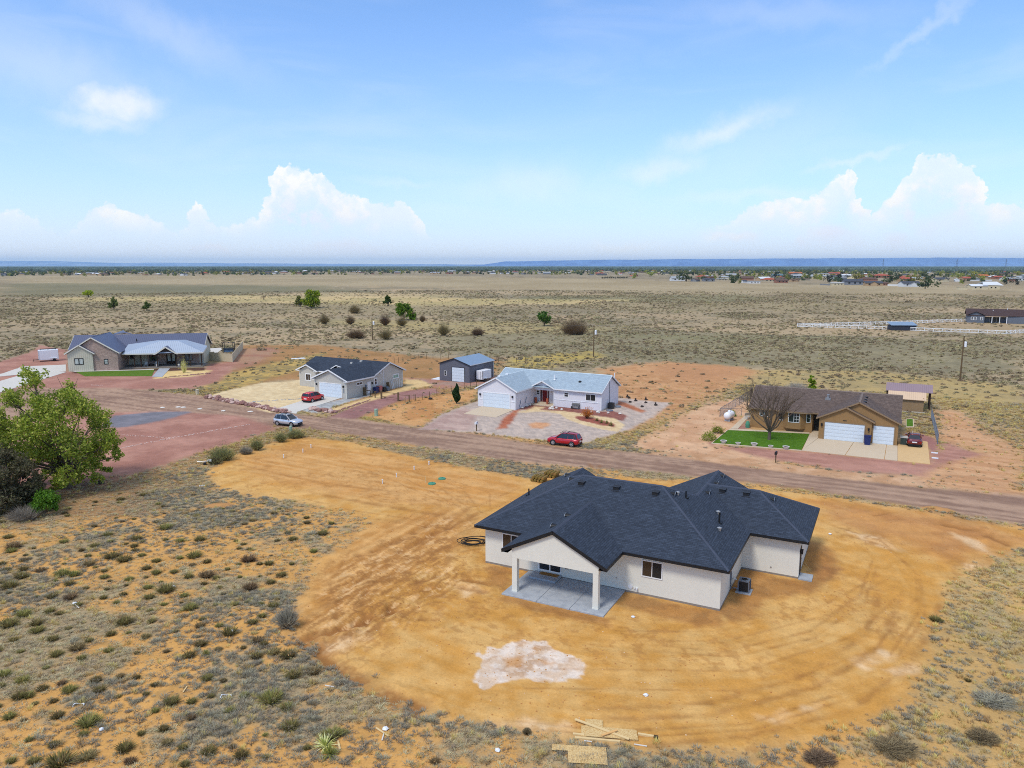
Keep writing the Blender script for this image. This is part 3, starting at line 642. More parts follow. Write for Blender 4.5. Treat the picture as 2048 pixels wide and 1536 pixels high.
CHURN = [G(*p) for p in [(612, 1290), (600, 1250), (640, 1200), (690, 1130), (780, 1085), (900, 1040), (950, 1050), (930, 1100), (960, 1160), (980, 1190), (880, 1210), (800, 1250), (700, 1290)]]
def land(x, y):
    """colour, plant cover, region index and height at plan points"""
    r = np.hypot(x, y)
    n1 = fbm(x, y, 5.0, 1); n2 = fbm(x, y, 1.3, 5); n3 = fbm(x, y, 38.0, 9); n4 = fbm(x, y, 160.0, 13)
    sand = smooth(n1 * .6 + n2 * .4, .42, .58)[:, None]
    near = C(212, 160, 92) * (1 - sand) + C(170, 148, 112) * sand
    near = near * (.88 + .24 * n2[:, None])
    # right-hand scrub is paler and more grassed over
    rt = (smooth(x, 14, 24) * (1 - smooth(r, 60, 90)))[:, None] * .5
    near = near * (1 - rt) + C(188, 164, 112) * rt
    g = smooth(n3 * .65 + n1 * .35, .40, .62)[:, None]
    plain = C(182, 159, 124) * (1 - g) + C(156, 141, 114) * g
    g2 = smooth(n4, .45, .65)[:, None] * .6
    plain = plain * (1 - g2) + C(168, 148, 114) * g2
    f = smooth(r + 30 * (n3 - .5), 82, 135)[:, None]
    colr = near * (1 - f) + plain * f
    far = smooth(r, 700, 1500)[:, None]
    colr = colr * (1 - far) + (C(158, 142, 114) * (.85 + .3 * n4[:, None])) * far
    fv = smooth(r, 260, 520) * (1 - smooth(r, 3000, 4200))
    n5 = fbm(x, y, 34.0, 15, 4, .65); n6 = fbm(x, y, 120.0, 19, 4, .6)
    colr = colr * (1 + fv * ((n5 - .5) * .9 + (n6 - .5) * .7))[:, None]
    dk = (fv * smooth(n5 * .6 + n6 * .4, .5, .64) * .5)[:, None]
    colr = colr * (1 - dk) + C(112, 106, 86) * dk
    wood = smooth(r + 1500 * (n4 - .5), 4200, 5600)[:, None]
    colr = colr * (1 - wood) + C(86, 96, 84) * wood
    veg = (.55 + .45 * g[:, 0]) * f[:, 0] * (1 - .6 * far[:, 0]) + (1 - f[:, 0]) * .35
    reg = np.zeros(x.shape, int); names = ['ground']
    wob = fbm(x, y, 2.2, 21) - .5; wob2 = fbm(x, y, .7, 31, 3) - .5; wob3 = fbm(x, y, 40.0, 33, 3) - .5
    au = x * DU[0] + y * DU[1]; av = x * DV[0] + y * DV[1]
    dx, dy = x - HC[0], y - HC[1]; ang = np.arctan2(dy, dx); rad = np.hypot(dx * .93, dy)
    st_u = fbm(au / 9, av / .55, 1.0, 41) ; st_v = fbm(au / .5, av / 7, 1.0, 43); st_a = fbm(ang * 2.2, rad / .5, 1.0, 45, 4, .6)
    for z in Z:
        w = (wob * .7 + wob2 * 1.7 if z['soft'] < .6 else wob * 1.2 + wob2 * .9) if z['wob'] < 5 else wob3 * 2.4
        sd = local(poly_sd, x, y, z['P'], z['soft'] * 2 + z['wob'] * 2 + 1)
        m = smooth(sd + w * z['wob'], -z['soft'], z['soft']) * z['cov']
        if not m.any(): continue
        k = m > 0
        t = fbm(x[k], y[k], z['ns'], 51, 4, .6)
        if z['streak'] == 'arc': t = .44 * t + .22 * st_a[k] + .34 * fbm(x[k], y[k], 7.0, 57, 4, .6)
        elif z['streak']: t = .35 * t + .65 * {'u': st_u, 'v': st_v}[z['streak']][k]
        t = smooth(t, .36, .64)[:, None]
        c = z['a'] * (1 - t) + z['b'] * t
        c = c * (.92 + .16 * n2[k][:, None])
        mk = m[k][:, None]
        colr[k] = colr[k] * (1 - mk) + c * mk
        veg[k] = veg[k] * (1 - m[k]) + z['veg'] * m[k]
        if z['name'] not in names: names.append(z['name'])
        reg[m > .5 * z['cov']] = names.index(z['name'])
    h = (fbm(x, y, 6.0, 61) - .5) * .10 + (n2 - .5) * .06
    h = h * (1 - smooth(r, 130, 220)) * .6 + (fbm(x, y, .5, 69, 2) - .5) * .035 * (1 - smooth(r, 60, 110))
    for pts, wd, dp in RUTS:
        d = local(line_d, x, y, pts, 4, 1e3)
        d = d + np.where(d < 50, wob2 * wd * 1.4, 0)
        m = np.exp(-(d / wd) ** 2) * (.35 + .65 * smooth(fbm(x, y, 1.1, 67, 3), .38, .58))
        rim = np.exp(-((d - wd * 1.9) / (wd * .7)) ** 2) * smooth(fbm(x, y, .8, 68, 3), .40, .6)
        h = h - m * dp + rim * dp * .55
        q = np.clip(m * 1.1, 0, 1)[:, None] * min(1, .35 + abs(dp) * 3)
        colr = colr * (1 - q) + C(152, 102, 56) * (.8 + .4 * n2[:, None]) * q
    # churned, half-dried soil left of the house: crisp clods and tread marks
    cd_ = local(poly_sd, x, y, CHURN, 4)
    if (cd_ > -3).any():
        ch = smooth(cd_ + wob * 5, -1.2, 1.6); st_c = fbm(au / .22, av / 1.6, 1.0, 73, 4, .65); cl_ = fbm(x, y, .8, 75, 4, .7)
        q = (ch * smooth(st_c * .55 + cl_ * .45, .50, .57) * .75)[:, None]
        colr = colr * (1 - q) + C(158, 108, 60) * q
        q = (ch * smooth(st_c * .5 + cl_ * .5, .44, .38) * .6)[:, None]
        colr = colr * (1 - q) + C(236, 194, 140) * q
        h = h + ch * (cl_ - .5) * .16
    pl_ = reg == (names.index('bare_plot') if 'bare_plot' in names else -1)
    sp = smooth(fbm(x, y, .55, 77, 3, .7), .56, .64) * smooth(fbm(x, y, 6.0, 79, 2), .42, .6) * pl_ * .45
    colr = colr * (1 - sp[:, None]) + C(172, 120, 66) * sp[:, None]
    return colr, np.clip(veg, 0, 1), reg, h, names

def ground_material():
    m = bpy.data.materials.new('earth'); m.use_nodes = True
    nt = m.node_tree; b = nt.nodes['Principled BSDF']; L = nt.links.new
    b.inputs['Roughness'].default_value = .95; b.inputs['Specular IOR Level'].default_value = .1
    at = nd(nt, 'ShaderNodeAttribute', attribute_name='tint'); av = nd(nt, 'ShaderNodeAttribute', attribute_name='cover')
    tc = nd(nt, 'ShaderNodeTexCoord'); P = tc.outputs['Object']
    a = nd(nt, 'ShaderNodeTexNoise', inp={'Scale': 7.0, 'Detail': 5.0, 'Roughness': .7}); L(P, a.inputs['Vector'])
    c = nd(nt, 'ShaderNodeTexNoise', inp={'Scale': .9, 'Detail': 6.0, 'Roughness': .65}); L(P, c.inputs['Vector'])
    e = nd(nt, 'ShaderNodeTexNoise', inp={'Scale': .09, 'Detail': 5.0, 'Roughness': .6}); L(P, e.inputs['Vector'])
    f = mth(nt, 'ADD', mth(nt, 'MULTIPLY_ADD', a.outputs['Fac'], .60, .70), mth(nt, 'MULTIPLY_ADD', c.outputs['Fac'], .60, -.30))
    f = mth(nt, 'ADD', f, mth(nt, 'MULTIPLY_ADD', e.outputs['Fac'], .24, -.12))
    vm = nd(nt, 'ShaderNodeVectorMath', operation='SCALE'); L(at.outputs['Color'], vm.inputs[0]); L(f, vm.inputs['Scale'])
    # low scrub too small to stand as plants: brown-grey and grey-green mottling
    s1 = nd(nt, 'ShaderNodeTexNoise', inp={'Scale': .55, 'Detail': 3.0, 'Roughness': .6}); L(P, s1.inputs['Vector'])
    s2 = nd(nt, 'ShaderNodeTexNoise', inp={'Scale': .06, 'Detail': 3.0}); L(P, s2.inputs['Vector'])
    thr = mth(nt, 'MULTIPLY_ADD', av.outputs['Fac'], -.20, .66)
    thr = mth(nt, 'MULTIPLY_ADD', s2.outputs['Fac'], -.16, mth(nt, 'ADD', thr, .08))
    msk = mth(nt, 'MULTIPLY', sstep(nt, s1.outputs['Fac'], thr, mth(nt, 'ADD', thr, .07)), mth(nt, 'MULTIPLY', av.outputs['Fac'], .75))
    veg = mixc(nt, sstep(nt, c.outputs['Fac'], .42, .6), srgb(122, 114, 86, .86), srgb(142, 128, 96, .86))
    L(mixc(nt, msk, vm.outputs[0], veg), b.inputs['Base Color'])
    bp = nd(nt, 'ShaderNodeBump', inp={'Strength': .7, 'Distance': .05})
    L(mth(nt, 'ADD', a.outputs['Fac'], mth(nt, 'MULTIPLY', c.outputs['Fac'], 1.5)), bp.inputs['Height']); L(bp.outputs[0], b.inputs['Normal'])
    return m

def build_ground():
    fe = FPX
    ys = np.arange(1590, 541, -2.0)
    rr = []
    for y in ys:
        d = ray(1024, y); rr.append(-CAM_H / d[2] * d[1])
    rr = np.array(rr)
    rr = np.concatenate([[.5, 8, 16, 22], rr[rr > 24], np.geomspace(rr[-1] * 1.03, 62000, 46)])
    th = np.concatenate([np.linspace(-180, -42, 40)[:-1], np.linspace(-42, 42, 640), np.linspace(42, 180, 40)[1:-1]])
    th = np.radians(th); NT, NR = len(th), len(rr)
    X = (rr[:, None] * np.sin(th)[None]).ravel(); Y = (rr[:, None] * np.cos(th)[None]).ravel()
    colr, veg, reg, h, names = land(X, Y)
    Zc = h.copy()
    i, j = np.meshgrid(np.arange(NR - 1), np.arange(NT), indexing='ij')
    a = (i * NT + j).ravel(); b = (i * NT + (j + 1) % NT).ravel()
    F = np.stack([a, b, b + NT, a + NT], 1)[:, ::-1]
    R4 = reg[F]; fr = np.max(R4, 1) * 0 + R4[:, 0]
    verts = np.stack([X, Y, Zc], 1)
    m = ground_material()
    for k, nm in enumerate(names):
        fk = F[fr == k]
        if k == 0:
            cap = np.arange(NT)[::-1]
        if len(fk) == 0: continue
        used, inv = np.unique(fk, return_inverse=True)
        me = bpy.data.meshes.new(nm)
        me.vertices.add(len(used)); me.vertices.foreach_set('co', verts[used].ravel())
        fk2 = inv.reshape(-1, 4)
        me.loops.add(len(fk2) * 4); me.loops.foreach_set('vertex_index', fk2.ravel().astype(np.int32))
        me.polygons.add(len(fk2)); me.polygons.foreach_set('loop_start', np.arange(0, len(fk2) * 4, 4, dtype=np.int32))
        try: me.polygons.foreach_set('loop_total', np.full(len(fk2), 4, np.int32))
        except Exception: pass
        me.polygons.foreach_set('use_smooth', np.ones(len(fk2), bool))
        me.update(calc_edges=True)
        ca = me.attributes.new('tint', 'FLOAT_COLOR', 'POINT'); ca.data.foreach_set('color', np.concatenate([colr[used], np.ones((len(used), 1))], 1).ravel())
        va = me.attributes.new('cover', 'FLOAT', 'POINT'); va.data.foreach_set('value', veg[used])
        me.materials.append(m)
        o = bpy.data.objects.new(nm, me); col.objects.link(o); struct(o)
build_ground()

# far high ground on the horizon
def ridge(name, prof, dist, depth, c, c2):
    """a long mesa or range of hills: profile in photo points, built at its distance with a sloping front and flat top"""
    mb = MB(); n = len(prof)
    P = []
    for px, py in prof:
        d = ray(px, py); t = dist / d[1]; P.append((d[0] * t, dist, CAM_H + d[2] * t))
    rows = []
    rg = np.random.RandomState(5)
    K = 7
    for k in range(K):
        f = k / (K - 1)
        rows.append([(p[0] * (1 + (f - 1) * .05), dist - (1 - f) * dist * .05 + math.sin(i * 1.7 + k) * dist * .004, max(-30, -30 + (p[2] + 30) * (f ** .8) * (1 - .10 * abs(math.sin(i * 2.3 + k * .9)) * (1 - f)))) for i, p in enumerate(P)])
    rows.append([(p[0] * 1.2, dist + depth, p[2] * .95) for p in P])
    for row in rows: mb.v += row
    for k in range(len(rows) - 1):
        for i in range(n - 1):
            a = k * n + i; mb.f.append((a, a + 1, a + 1 + n, a + n))
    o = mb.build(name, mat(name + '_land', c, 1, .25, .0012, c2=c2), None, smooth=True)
    return struct(o)
def densify(pr, step=18, amp=.6, seed=2):
    rg = random.Random(seed); out = []
    for (x0, y0), (x1, y1) in zip(pr[:-1], pr[1:]):
        n = max(1, int(abs(x1 - x0) / step))
        for i in range(n):
            out.append((x0 + (x1 - x0) * i / n, y0 + (y1 - y0) * i / n + rg.uniform(-amp, amp)))
    return out + [pr[-1]]
ridge('mesa', densify([(940,531),(985,527),(1010,523),(1060,522),(1200,519.5),(1500,517.5),(1750,516),(1900,515),(2048,516),(2500,514),(3000,518)], 20, .35), 30000, 6000, srgb(48, 92, 172, .9), srgb(84, 124, 190, .9))  # blue of distance haze painted into the mesa's base colours
ridge('hills', densify([(-900,521),(-300,520),(0,522),(120,522),(175,524),(230,526),(300,525),(420,526),(560,527),(760,528),(960,529),(1100,530)], 20, .3, 3), 34000, 6000, srgb(84, 120, 180, .9), srgb(130, 150, 190, .9))  # hill colours carry painted haze blue too, paler with distance
# ------------------------------------------------------------------ houses
def shift(fr, k):  # tiny helper for wall frames
    return Fr(fr.f, fr.q + k)

def hip_caps(parent, lines, m, w=.24, name='ridge_cap'):
    mb = MB()
    for p, q in lines:
        p = Vector(p); q = Vector(q); d = (q - p).normalized(); s = d.cross(Vector((0, 0, 1))).normalized() * w / 2
        up = Vector((0, 0, .035)); dn = Vector((0, 0, -.05))
        vs = [p + s + dn, p + up, p - s + dn, q + s + dn, q + up, q - s + dn]
        mb.add(vs, [(0, 1, 4, 3), (1, 2, 5, 4)])
    return mb.build(name, m, parent)

def eaves(mb, pts, h=.2, t=.05, close=False):
    """fascia boards along eave points (at roof edge height)"""
    for p, q in zip(pts[:-1], pts[1:]):
        mb.obox((p[0], p[1], p[2] - h / 2 - .01), (q[0], q[1], q[2] - h / 2 - .01), t, h)

def shell(parent, name, m, outline, z0, z1):
    mb = MB(); mb.prism(outline, z0, z1); return mb.build(name, m, parent)

# ---- the new house on the plot
def new_house():
    H = thing('house', 'new pale stucco house with dark navy hipped roof on bare orange dirt', 'house', (-2.072, 55.09), -.474)
    W, vr, W2, vb, o, ze, s, Dm = 18.054, 7.928, 22.162, 15.182, .62, 3.194, .498, 11.557
    u1, u2, vp, v3, u4, v4 = 3.533, 11.368, -3.969, 15.98, 3.4, 11.75
    k = Dm / 2 + o; hr = ze + s * k; k2 = (vb - vr) / 2 + o; h2 = ze + s * k2; k4 = u4 + o; h4 = ze + s * k4; um = (u1 + u2) / 2; hp = ze + s * (u2 - u1) / 2
    mid = vr - o + k2
    uR = W + o - k2
    planes = [
        [(-o, -o, ze), (W + o, -o, ze), (W + o - k, Dm / 2, hr), (-o + k, Dm / 2, hr)],
        [(-o, -o, ze), (-o + k, Dm / 2, hr), (u4, Dm + o - k4, h4), (u4, v4, h4), (-o, v4, ze)],
        [(u4, Dm + o - k4, h4), (u4 + v4 - (Dm + o - k4), v4, h4 - s * (v4 - (Dm + o - k4))), (u4, v4, h4)],
        [(-o + k, Dm / 2, hr), (W + o - k, Dm / 2, hr), (uR, Dm + o - k2, h2), (uR - k2, Dm + o, ze), (u4 + k4, Dm + o, ze), (u4, Dm + o - k4, h4)],
        [(uR, Dm + o - k2, h2), (uR, v3, h2), (uR - k2, v3, ze), (uR - k2, Dm + o, ze)],
        [(W + o, -o, ze), (W + o, vr - o, ze), (uR, mid, h2), (uR, Dm + o - k2, h2), (W + o - k, Dm / 2, hr)],
        [(uR, mid, h2), (W + o, vb + o, ze), (W + o, v3, ze), (uR, v3, h2)],
        [(W + o, vr - o, ze), (W2 + o, vr - o, ze), (W2 + o - k2, mid, h2), (uR, mid, h2)],
        [(W2 + o, vr - o, ze), (W2 + o, vb + o, ze), (W2 + o - k2, mid, h2)],
        [(W2 + o, vb + o, ze), (W + o, vb + o, ze), (uR, mid, h2), (W2 + o - k2, mid, h2)],
        [(u1, vp, ze), (um, vp, hp), (um, -o + (u2 - u1) / 2, hp), (u1, -o, ze)],
        [(u2, vp, ze), (u2, -o, ze), (um, -o + (u2 - u1) / 2, hp), (um, vp, hp)]]
    rb = MB()
    for p in planes: rb.slab([(q[0], q[1], q[2] + (.004 if i >= 10 else 0)) for i, q in [(planes.index(p), q) for q in p]], .03)
    roof = rb.build('roof', M['navy_shingle'], H, uv=True)
    hip_caps(roof, [((-o, -o, ze), (-o + k, Dm / 2, hr)), ((W + o, -o, ze), (W + o - k, Dm / 2, hr)), ((-o + k, Dm / 2, hr), (W + o - k, Dm / 2, hr)), ((-o + k, Dm / 2, hr), (u4, Dm + o - k4, h4)), ((u4, Dm + o - k4, h4), (u4, v4, h4)),
                    ((W + o - k, Dm / 2, hr), (uR, Dm + o - k2, h2)), ((uR, Dm + o - k2, h2), (uR, v3, h2)), ((uR, mid, h2), (W2 + o - k2, mid, h2)), ((W2 + o, vr - o, ze), (W2 + o - k2, mid, h2)), ((W2 + o, vb + o, ze), (W2 + o - k2, mid, h2)),
                    ((um, vp, hp), (um, -o + (u2 - u1) / 2, hp))], M['navy_cap'])
    fb = MB()
    eaves(fb, [(-o, v4, ze), (-o, -o, ze), (u1, -o, ze)]); eaves(fb, [(u2, -o, ze), (W + o, -o, ze), (W + o, vr - o, ze), (W2 + o, vr - o, ze), (W2 + o, vb + o, ze), (W + o, vb + o, ze)])
    eaves(fb, [(uR - k2, Dm + o, ze), (u4 + k4, Dm + o, ze)]); eaves(fb, [(uR - k2, Dm + o, ze), (uR - k2, v3, ze)])
    eaves(fb, [(u1, -o, ze), (u1, vp, ze), (um, vp, hp), (u2, vp, ze), (u2, -o, ze)], .24)
    eaves(fb, [(-o, v4, ze), (u4, v4, h4), (u4 + k4, v4, ze)]); eaves(fb, [(uR - k2, v3, ze), (uR, v3, h2), (W + o, v3, ze)])
    fb.build('fascia', M['black_trim'], roof)
    sb = MB()
    for x0, x1, y0, y1 in [(-o, W + o, -o, .05), (-o, .05, .05, v4), (W - .05, W + o, .05, vr - o), (W + o, W2 + o, vr - o, vr + .05), (W2 - .05, W2 + o, vr + .05, vb + o), (u1, u1 + .5, vp, -o), (u2 - .6, u2, vp, -o)]:
        sb.box(x0 + .03, x1 - .03, y0 + .03, y1 - .03, ze - .235, ze - .215)
    sb.build('soffit', M['black_trim'], roof)
    # walls
    wt = ze - .2
    wb = MB(); wb.prism([(0, 0), (W, 0), (W, vr), (W2, vr), (W2, vb), (W, vb), (W, v3 - .5), (uR - k2 + o, v3 - .5), (uR - k2 + o, Dm), (u4 + 3.4, Dm), (u4 + 3.4, v4 - .3), (0, v4 - .3)], .14, wt)
    wb.wall([(0.02, v4 - .3, wt), (u4, v4 - .3, h4 - .25), (u4 * 2 - .02, v4 - .3, wt)], (0, -.2, 0)); wb.wall([(uR - k2 + o, v3 - .5, wt), (uR, v3 - .5, h2 - .2), (W, v3 - .5, wt)], (0, -.2, 0))
    wb.build('wall', M['stucco'], H)
    shell(H, 'foundation', M['stucco_found'], [(-.0, -.012), (W + .012, -.012), (W + .012, vr - .012), (W2 + .012, vr - .012), (W2 + .012, vb), (0.1, vb - 3.5), (-.012, v4 - .4)], -.1, .138)
    front = Fr('front', 0.0); side = Fr('right', W2); inner = Fr('right', W)
    window(H, front, 1.50, 3.05, 1.50, 2.70, glass=M['glass_brown'], screen=M['screen'])
    window(H, front, 12.58, 14.08, 1.40, 2.64, glass=M['glass_brown'], screen=M['screen'])
    window(H, front, 4.58, 6.48, .34, 2.42, name='sliding_door', fw=.09, mull=.09)
    # porch: two posts, beam and gable
    gb = MB(); zb = 2.62; a0, a1 = 4.27, 10.78; vg = vp + .16
    gb.wall([(a0, vg, zb), (a1, vg, zb), (a1, vg, hp - .05 - s * (a1 - um) - .2), (um, vg, hp - .25), (a0, vg, hp - .05 - s * (um - a0) - .2)], (0, .36, 0))
    gb.box(a0, a0 + .3, vg + .36, -.0, zb + .02, wt); gb.box(a1 - .3, a1, vg + .36, -.0, zb + .02, wt)
    gb.build('porch_gable', M['stucco'], H)
    cb = MB(); cb.box(a0 + .3, a1 - .3, vg + .36, -.001, zb + .3, zb + .34); cb.build('porch_ceiling', M['stucco'], H)
    for x in (4.28, 10.38):
        pb = MB(); pb.box(x, x + .39, vg - .002, vg + .37, .1, zb - .003); pb.box(x - .02, x + .41, vg - .02, vg + .39, .1, .2); pb.build('post', M['stucco'], H)
    lamp(H, front, 6.96, 1.05, M['stucco_found'], 'outlet_cover')
    lamp(H, side, 11.1, 1.9); lamp(H, side, 8.05, 2.1)
    db = MB(); side.box(db, 8.35, 9.25, -.02, .03, .16, 2.25); d = db.build('side_door', M['black_trim'], H)
    db = MB(); side.box(db, 9.1, 9.16, .03, .09, 1.1, 1.16); db.build('handle', M['steel'], d)
    # small fittings on the walls
    mb = MB(); mb.lathe([(.17, 0), (.17, .05), (.1, .07)], 14, (11.8, -.05, .47), 'y'); mb.build('cleanout_cover', M['white_paint'], H)
    mb = MB(); mb.lathe([(.07, -.18), (.07, 0)], 10, (12.3, 0, .44), 'y'); mb.lathe([(.06, -.1), (.06, 0)], 8, (12.12, 0, .42), 'y'); mb.build('vent_pipe', M['white_paint'], H)
    mb = MB(); mb.lathe([(.05, -.04), (.05, 0)], 8, (10.74, 0, .9), 'y'); mb.build('hose_bib', M['steel'], H); mb = MB(); mb.lathe([(.06, -.04), (.06, 0)], 8, (20.2, vr, .55), 'y'); mb.build('hose_bib', M['steel'], H)
    mb = MB(); inner.box(mb, 3.3, 3.5, 0, .1, .9, 1.5); mb.tube([(W + .05, 3.4, .9), (W + .06, 3.4, .2), (W + .3, 3.42, .35), (W + .62, 3.45, .3)], .035, 6); mb.build('disconnect_box', M['grey_metal'], H)
    mb = MB(); mb.tube([(W, 4.4, .62), (W + .32, 4.3, .6)], .05, 6); mb.build('drain_pipe', M['white_paint'], H)
    mb = MB(); mb.tube([(W2 + .03, 9.5, .9), (W2 + .2, 9.6, .4), (W2 + .5, 9.7, .02), (W2 + .6, 10.1, .02), (W2 + .2, 10.2, .5)], .012, 4); mb.build('cable', M['lumber'], H)
    # roof fittings
    for p in [(6.03, 4.92, 5.95), (8.93, 4.93, 5.96), (12.02, 4.96, 5.97), (15.81, 11.03, 5.05), (17.67, 11.03, 5.05)]:
        mb = MB(); z = p[2]
        mb.box(p[0] - .22, p[0] + .22, p[1] - .24, p[1] + .2, z - .1, z + .13); mb.box(p[0] - .27, p[0] + .27, p[1] - .28, p[1] + .23, z + .131, z + .165); mb.box(p[0] - .33, p[0] + .33, p[1] - .36, p[1] - .24, z - .19, z - .155)
        mb.build('roof_vent', M['dark_metal'], roof)
    for p in [(13.13, 5.58, 5.96), (14.82, 9.78, 5.11), (14.85, 12.74, 5.1), (14.84, 15.2, 5.1), (19.52, 11.34, 4.82), (2.8, 9.88, 4.9), (5.01, 5.51, 6.0), (6.93, .25, 4.89), (6.87, -2.15, 4.85)]:
        mb = MB(); x, y, z = p; sgn = 1 if x > 9 else -1; z -= .04
        n = 8; mouth = []
        for e in (0, 1):
            for i in range(n + 1):
                t = math.pi * i / n; rr_ = .30 if e == 0 else .12
                mouth.append((x + sgn * (.26 if e == 0 else -.20), y + math.cos(t) * rr_, z + math.sin(t) * (.24 if e == 0 else .06) - (.12 if e == 0 else -.12) * s))
        mb.add(mouth, [(i, i + 1, i + n + 2, i + n + 1) for i in range(n)])
        mb.add([(x + sgn * .24, y + math.cos(math.pi * i / n) * .26, z + math.sin(math.pi * i / n) * .20 - .06) for i in range(n + 1)], [tuple(range(n + 1))])
        v = mb.build('roof_vent', M['black_trim'], roof)
        fl = MB(); fl.tube([(x + sgn * .27, y + math.cos(math.pi * i / n) * .31, z + math.sin(math.pi * i / n) * .25 - .06) for i in range(n + 1)], .026, 4); fl.build('vent_hood', M['grey_metal'], v)
    for p, hgt, r in [((13.97, 6.39, 5.54), .5, .06), ((16.67, 5.73, 4.19), .75, .07), ((.87, 5.95, 3.94), .55, .06)]:
        mb = MB(); mb.tube([(p[0], p[1], p[2] - .1), (p[0], p[1], p[2] + hgt)], r, 8); mb.box(p[0] - .2, p[0] + .2, p[1] - .2, p[1] + .2, p[2] - .08, p[2] + .02); mb.build('vent_pipe', M['black_trim'], roof)
    for p in [(16.29, 7.1, 4.38), (16.95, 4.43, 4.05), (13.43, 5.98, 5.8)]:
        mb = MB(); mb.lathe([(.12, -.15), (.12, .14), (.17, .15), (.17, .2), (.03, .26)], 10, p); mb.build('vent_cap', M['steel'], roof)
    return H
HA = new_house()
def hA(u, v, z=0.0):
    c, s = math.cos(.474), math.sin(.474); return (-2.072 + u * c + v * s, 55.09 - u * s + v * c, z)
RA = -.474
def patio():
    P = thing('patio', 'grey concrete patio in three slabs under the porch of the new house', 'patio', hA(0, 0), RA)
    for a, b in [(3.79, 6.50), (6.52, 8.98), (9.00, 11.42)]:
        mb = MB(); mb.box(a, b, -4.48, -.02, -.12, .1)
        o = mb.build('slab', M['concrete'], P); bv = o.modifiers.new('b', 'BEVEL'); bv.width = .012; bv.segments = 1
    mb = MB(); mb.box(4.35, 6.50, -1.25, -.02, .101, .24); o = mb.build('step', M['concrete'], P); bv = o.modifiers.new('b', 'BEVEL'); bv.width = .012; bv.segments = 1
patio()
mb = MB(); mb.box(-.72, .72, -.23, .23, 0, .02); single(mb, 'door_mat', M['mat_coir'], 'brown coir mat lying on the step at the sliding door', 'mat', hA(5.6, -.32, .242), RA)
mb = MB(); mb.box(22.19, 23.12, 7.75, 9.0, -.1, .1); single(mb, 'stoop', M['concrete'], 'small square concrete pad at the side door of the new house', 'stoop', hA(0, 0), RA)
def condenser():
    t = thing('air_conditioner', 'grey air conditioning unit on a pad beside the new house', 'air conditioner', hA(18.98, 3.85), RA)
    mb = MB(); mb.box(-.52, .52, -.5, .5, -.05, .08); mb.build('pad', M['concrete'], t)
    mb = MB(); q = .36
    mb.box(-q, q, -q, q, .085, .14); mb.box(-q, q, -q, q, .86, .94)
    for a, b in [(-1, -1), (1, -1), (1, 1), (-1, 1)]: mb.box(a * q - .04, a * q + .04, b * q - .04, b * q + .04, .14, .86)
    mb.build('casing', M['grey_metal'], t)
    mb = MB(); mb.box(-q + .01, q - .01, -q + .01, q - .01, .14, .86)
    for i in range(14):
        x = -q + .05 + i * .05; mb.box(x, x + .012, -q - .012, -q + .01, .15, .85); mb.box(-q - .012, -q + .01, x, x + .012, .15, .85)
    mb.build('coil', M['dark_metal'], t)
    mb = MB(); mb.lathe([(.30, .94), (.30, .955), (.27, .956), (.27, .942)], 20); mb.build('fan_guard', M['grey_metal'], t)
    mb = MB(); mb.lathe([(.27, .941), (.02, .945)], 16)
    for i in range(5): mb.obox((0, 0, .95), (.25 * math.cos(i * 1.257), .25 * math.sin(i * 1.257), .95), .1, .01)
    mb.build('fan', M['black_trim'], t)
condenser()
def coil():
    t = thing('hose_coil', 'loose coil of black pipe on the dirt at the corner of the new house', 'pipe coil', G(948, 1086), .1)
    rg = random.Random(4)
    for k in range(7):
        mb = MB(); r0 = .55 + .09 * k * rg.uniform(.7, 1.2); cx, cy = rg.uniform(-.2, .25), rg.uniform(-.12, .12)
        mb.tube([(cx + 1.15 * r0 * math.cos(2 * math.pi * i / 22), cy + r0 * .8 * math.sin(2 * math.pi * i / 22), .05 + .035 * k + .03 * math.sin(i * .7 + k)) for i in range(23)], .03, 5)
        mb.build('loop', M['rubber'], t)
coil()

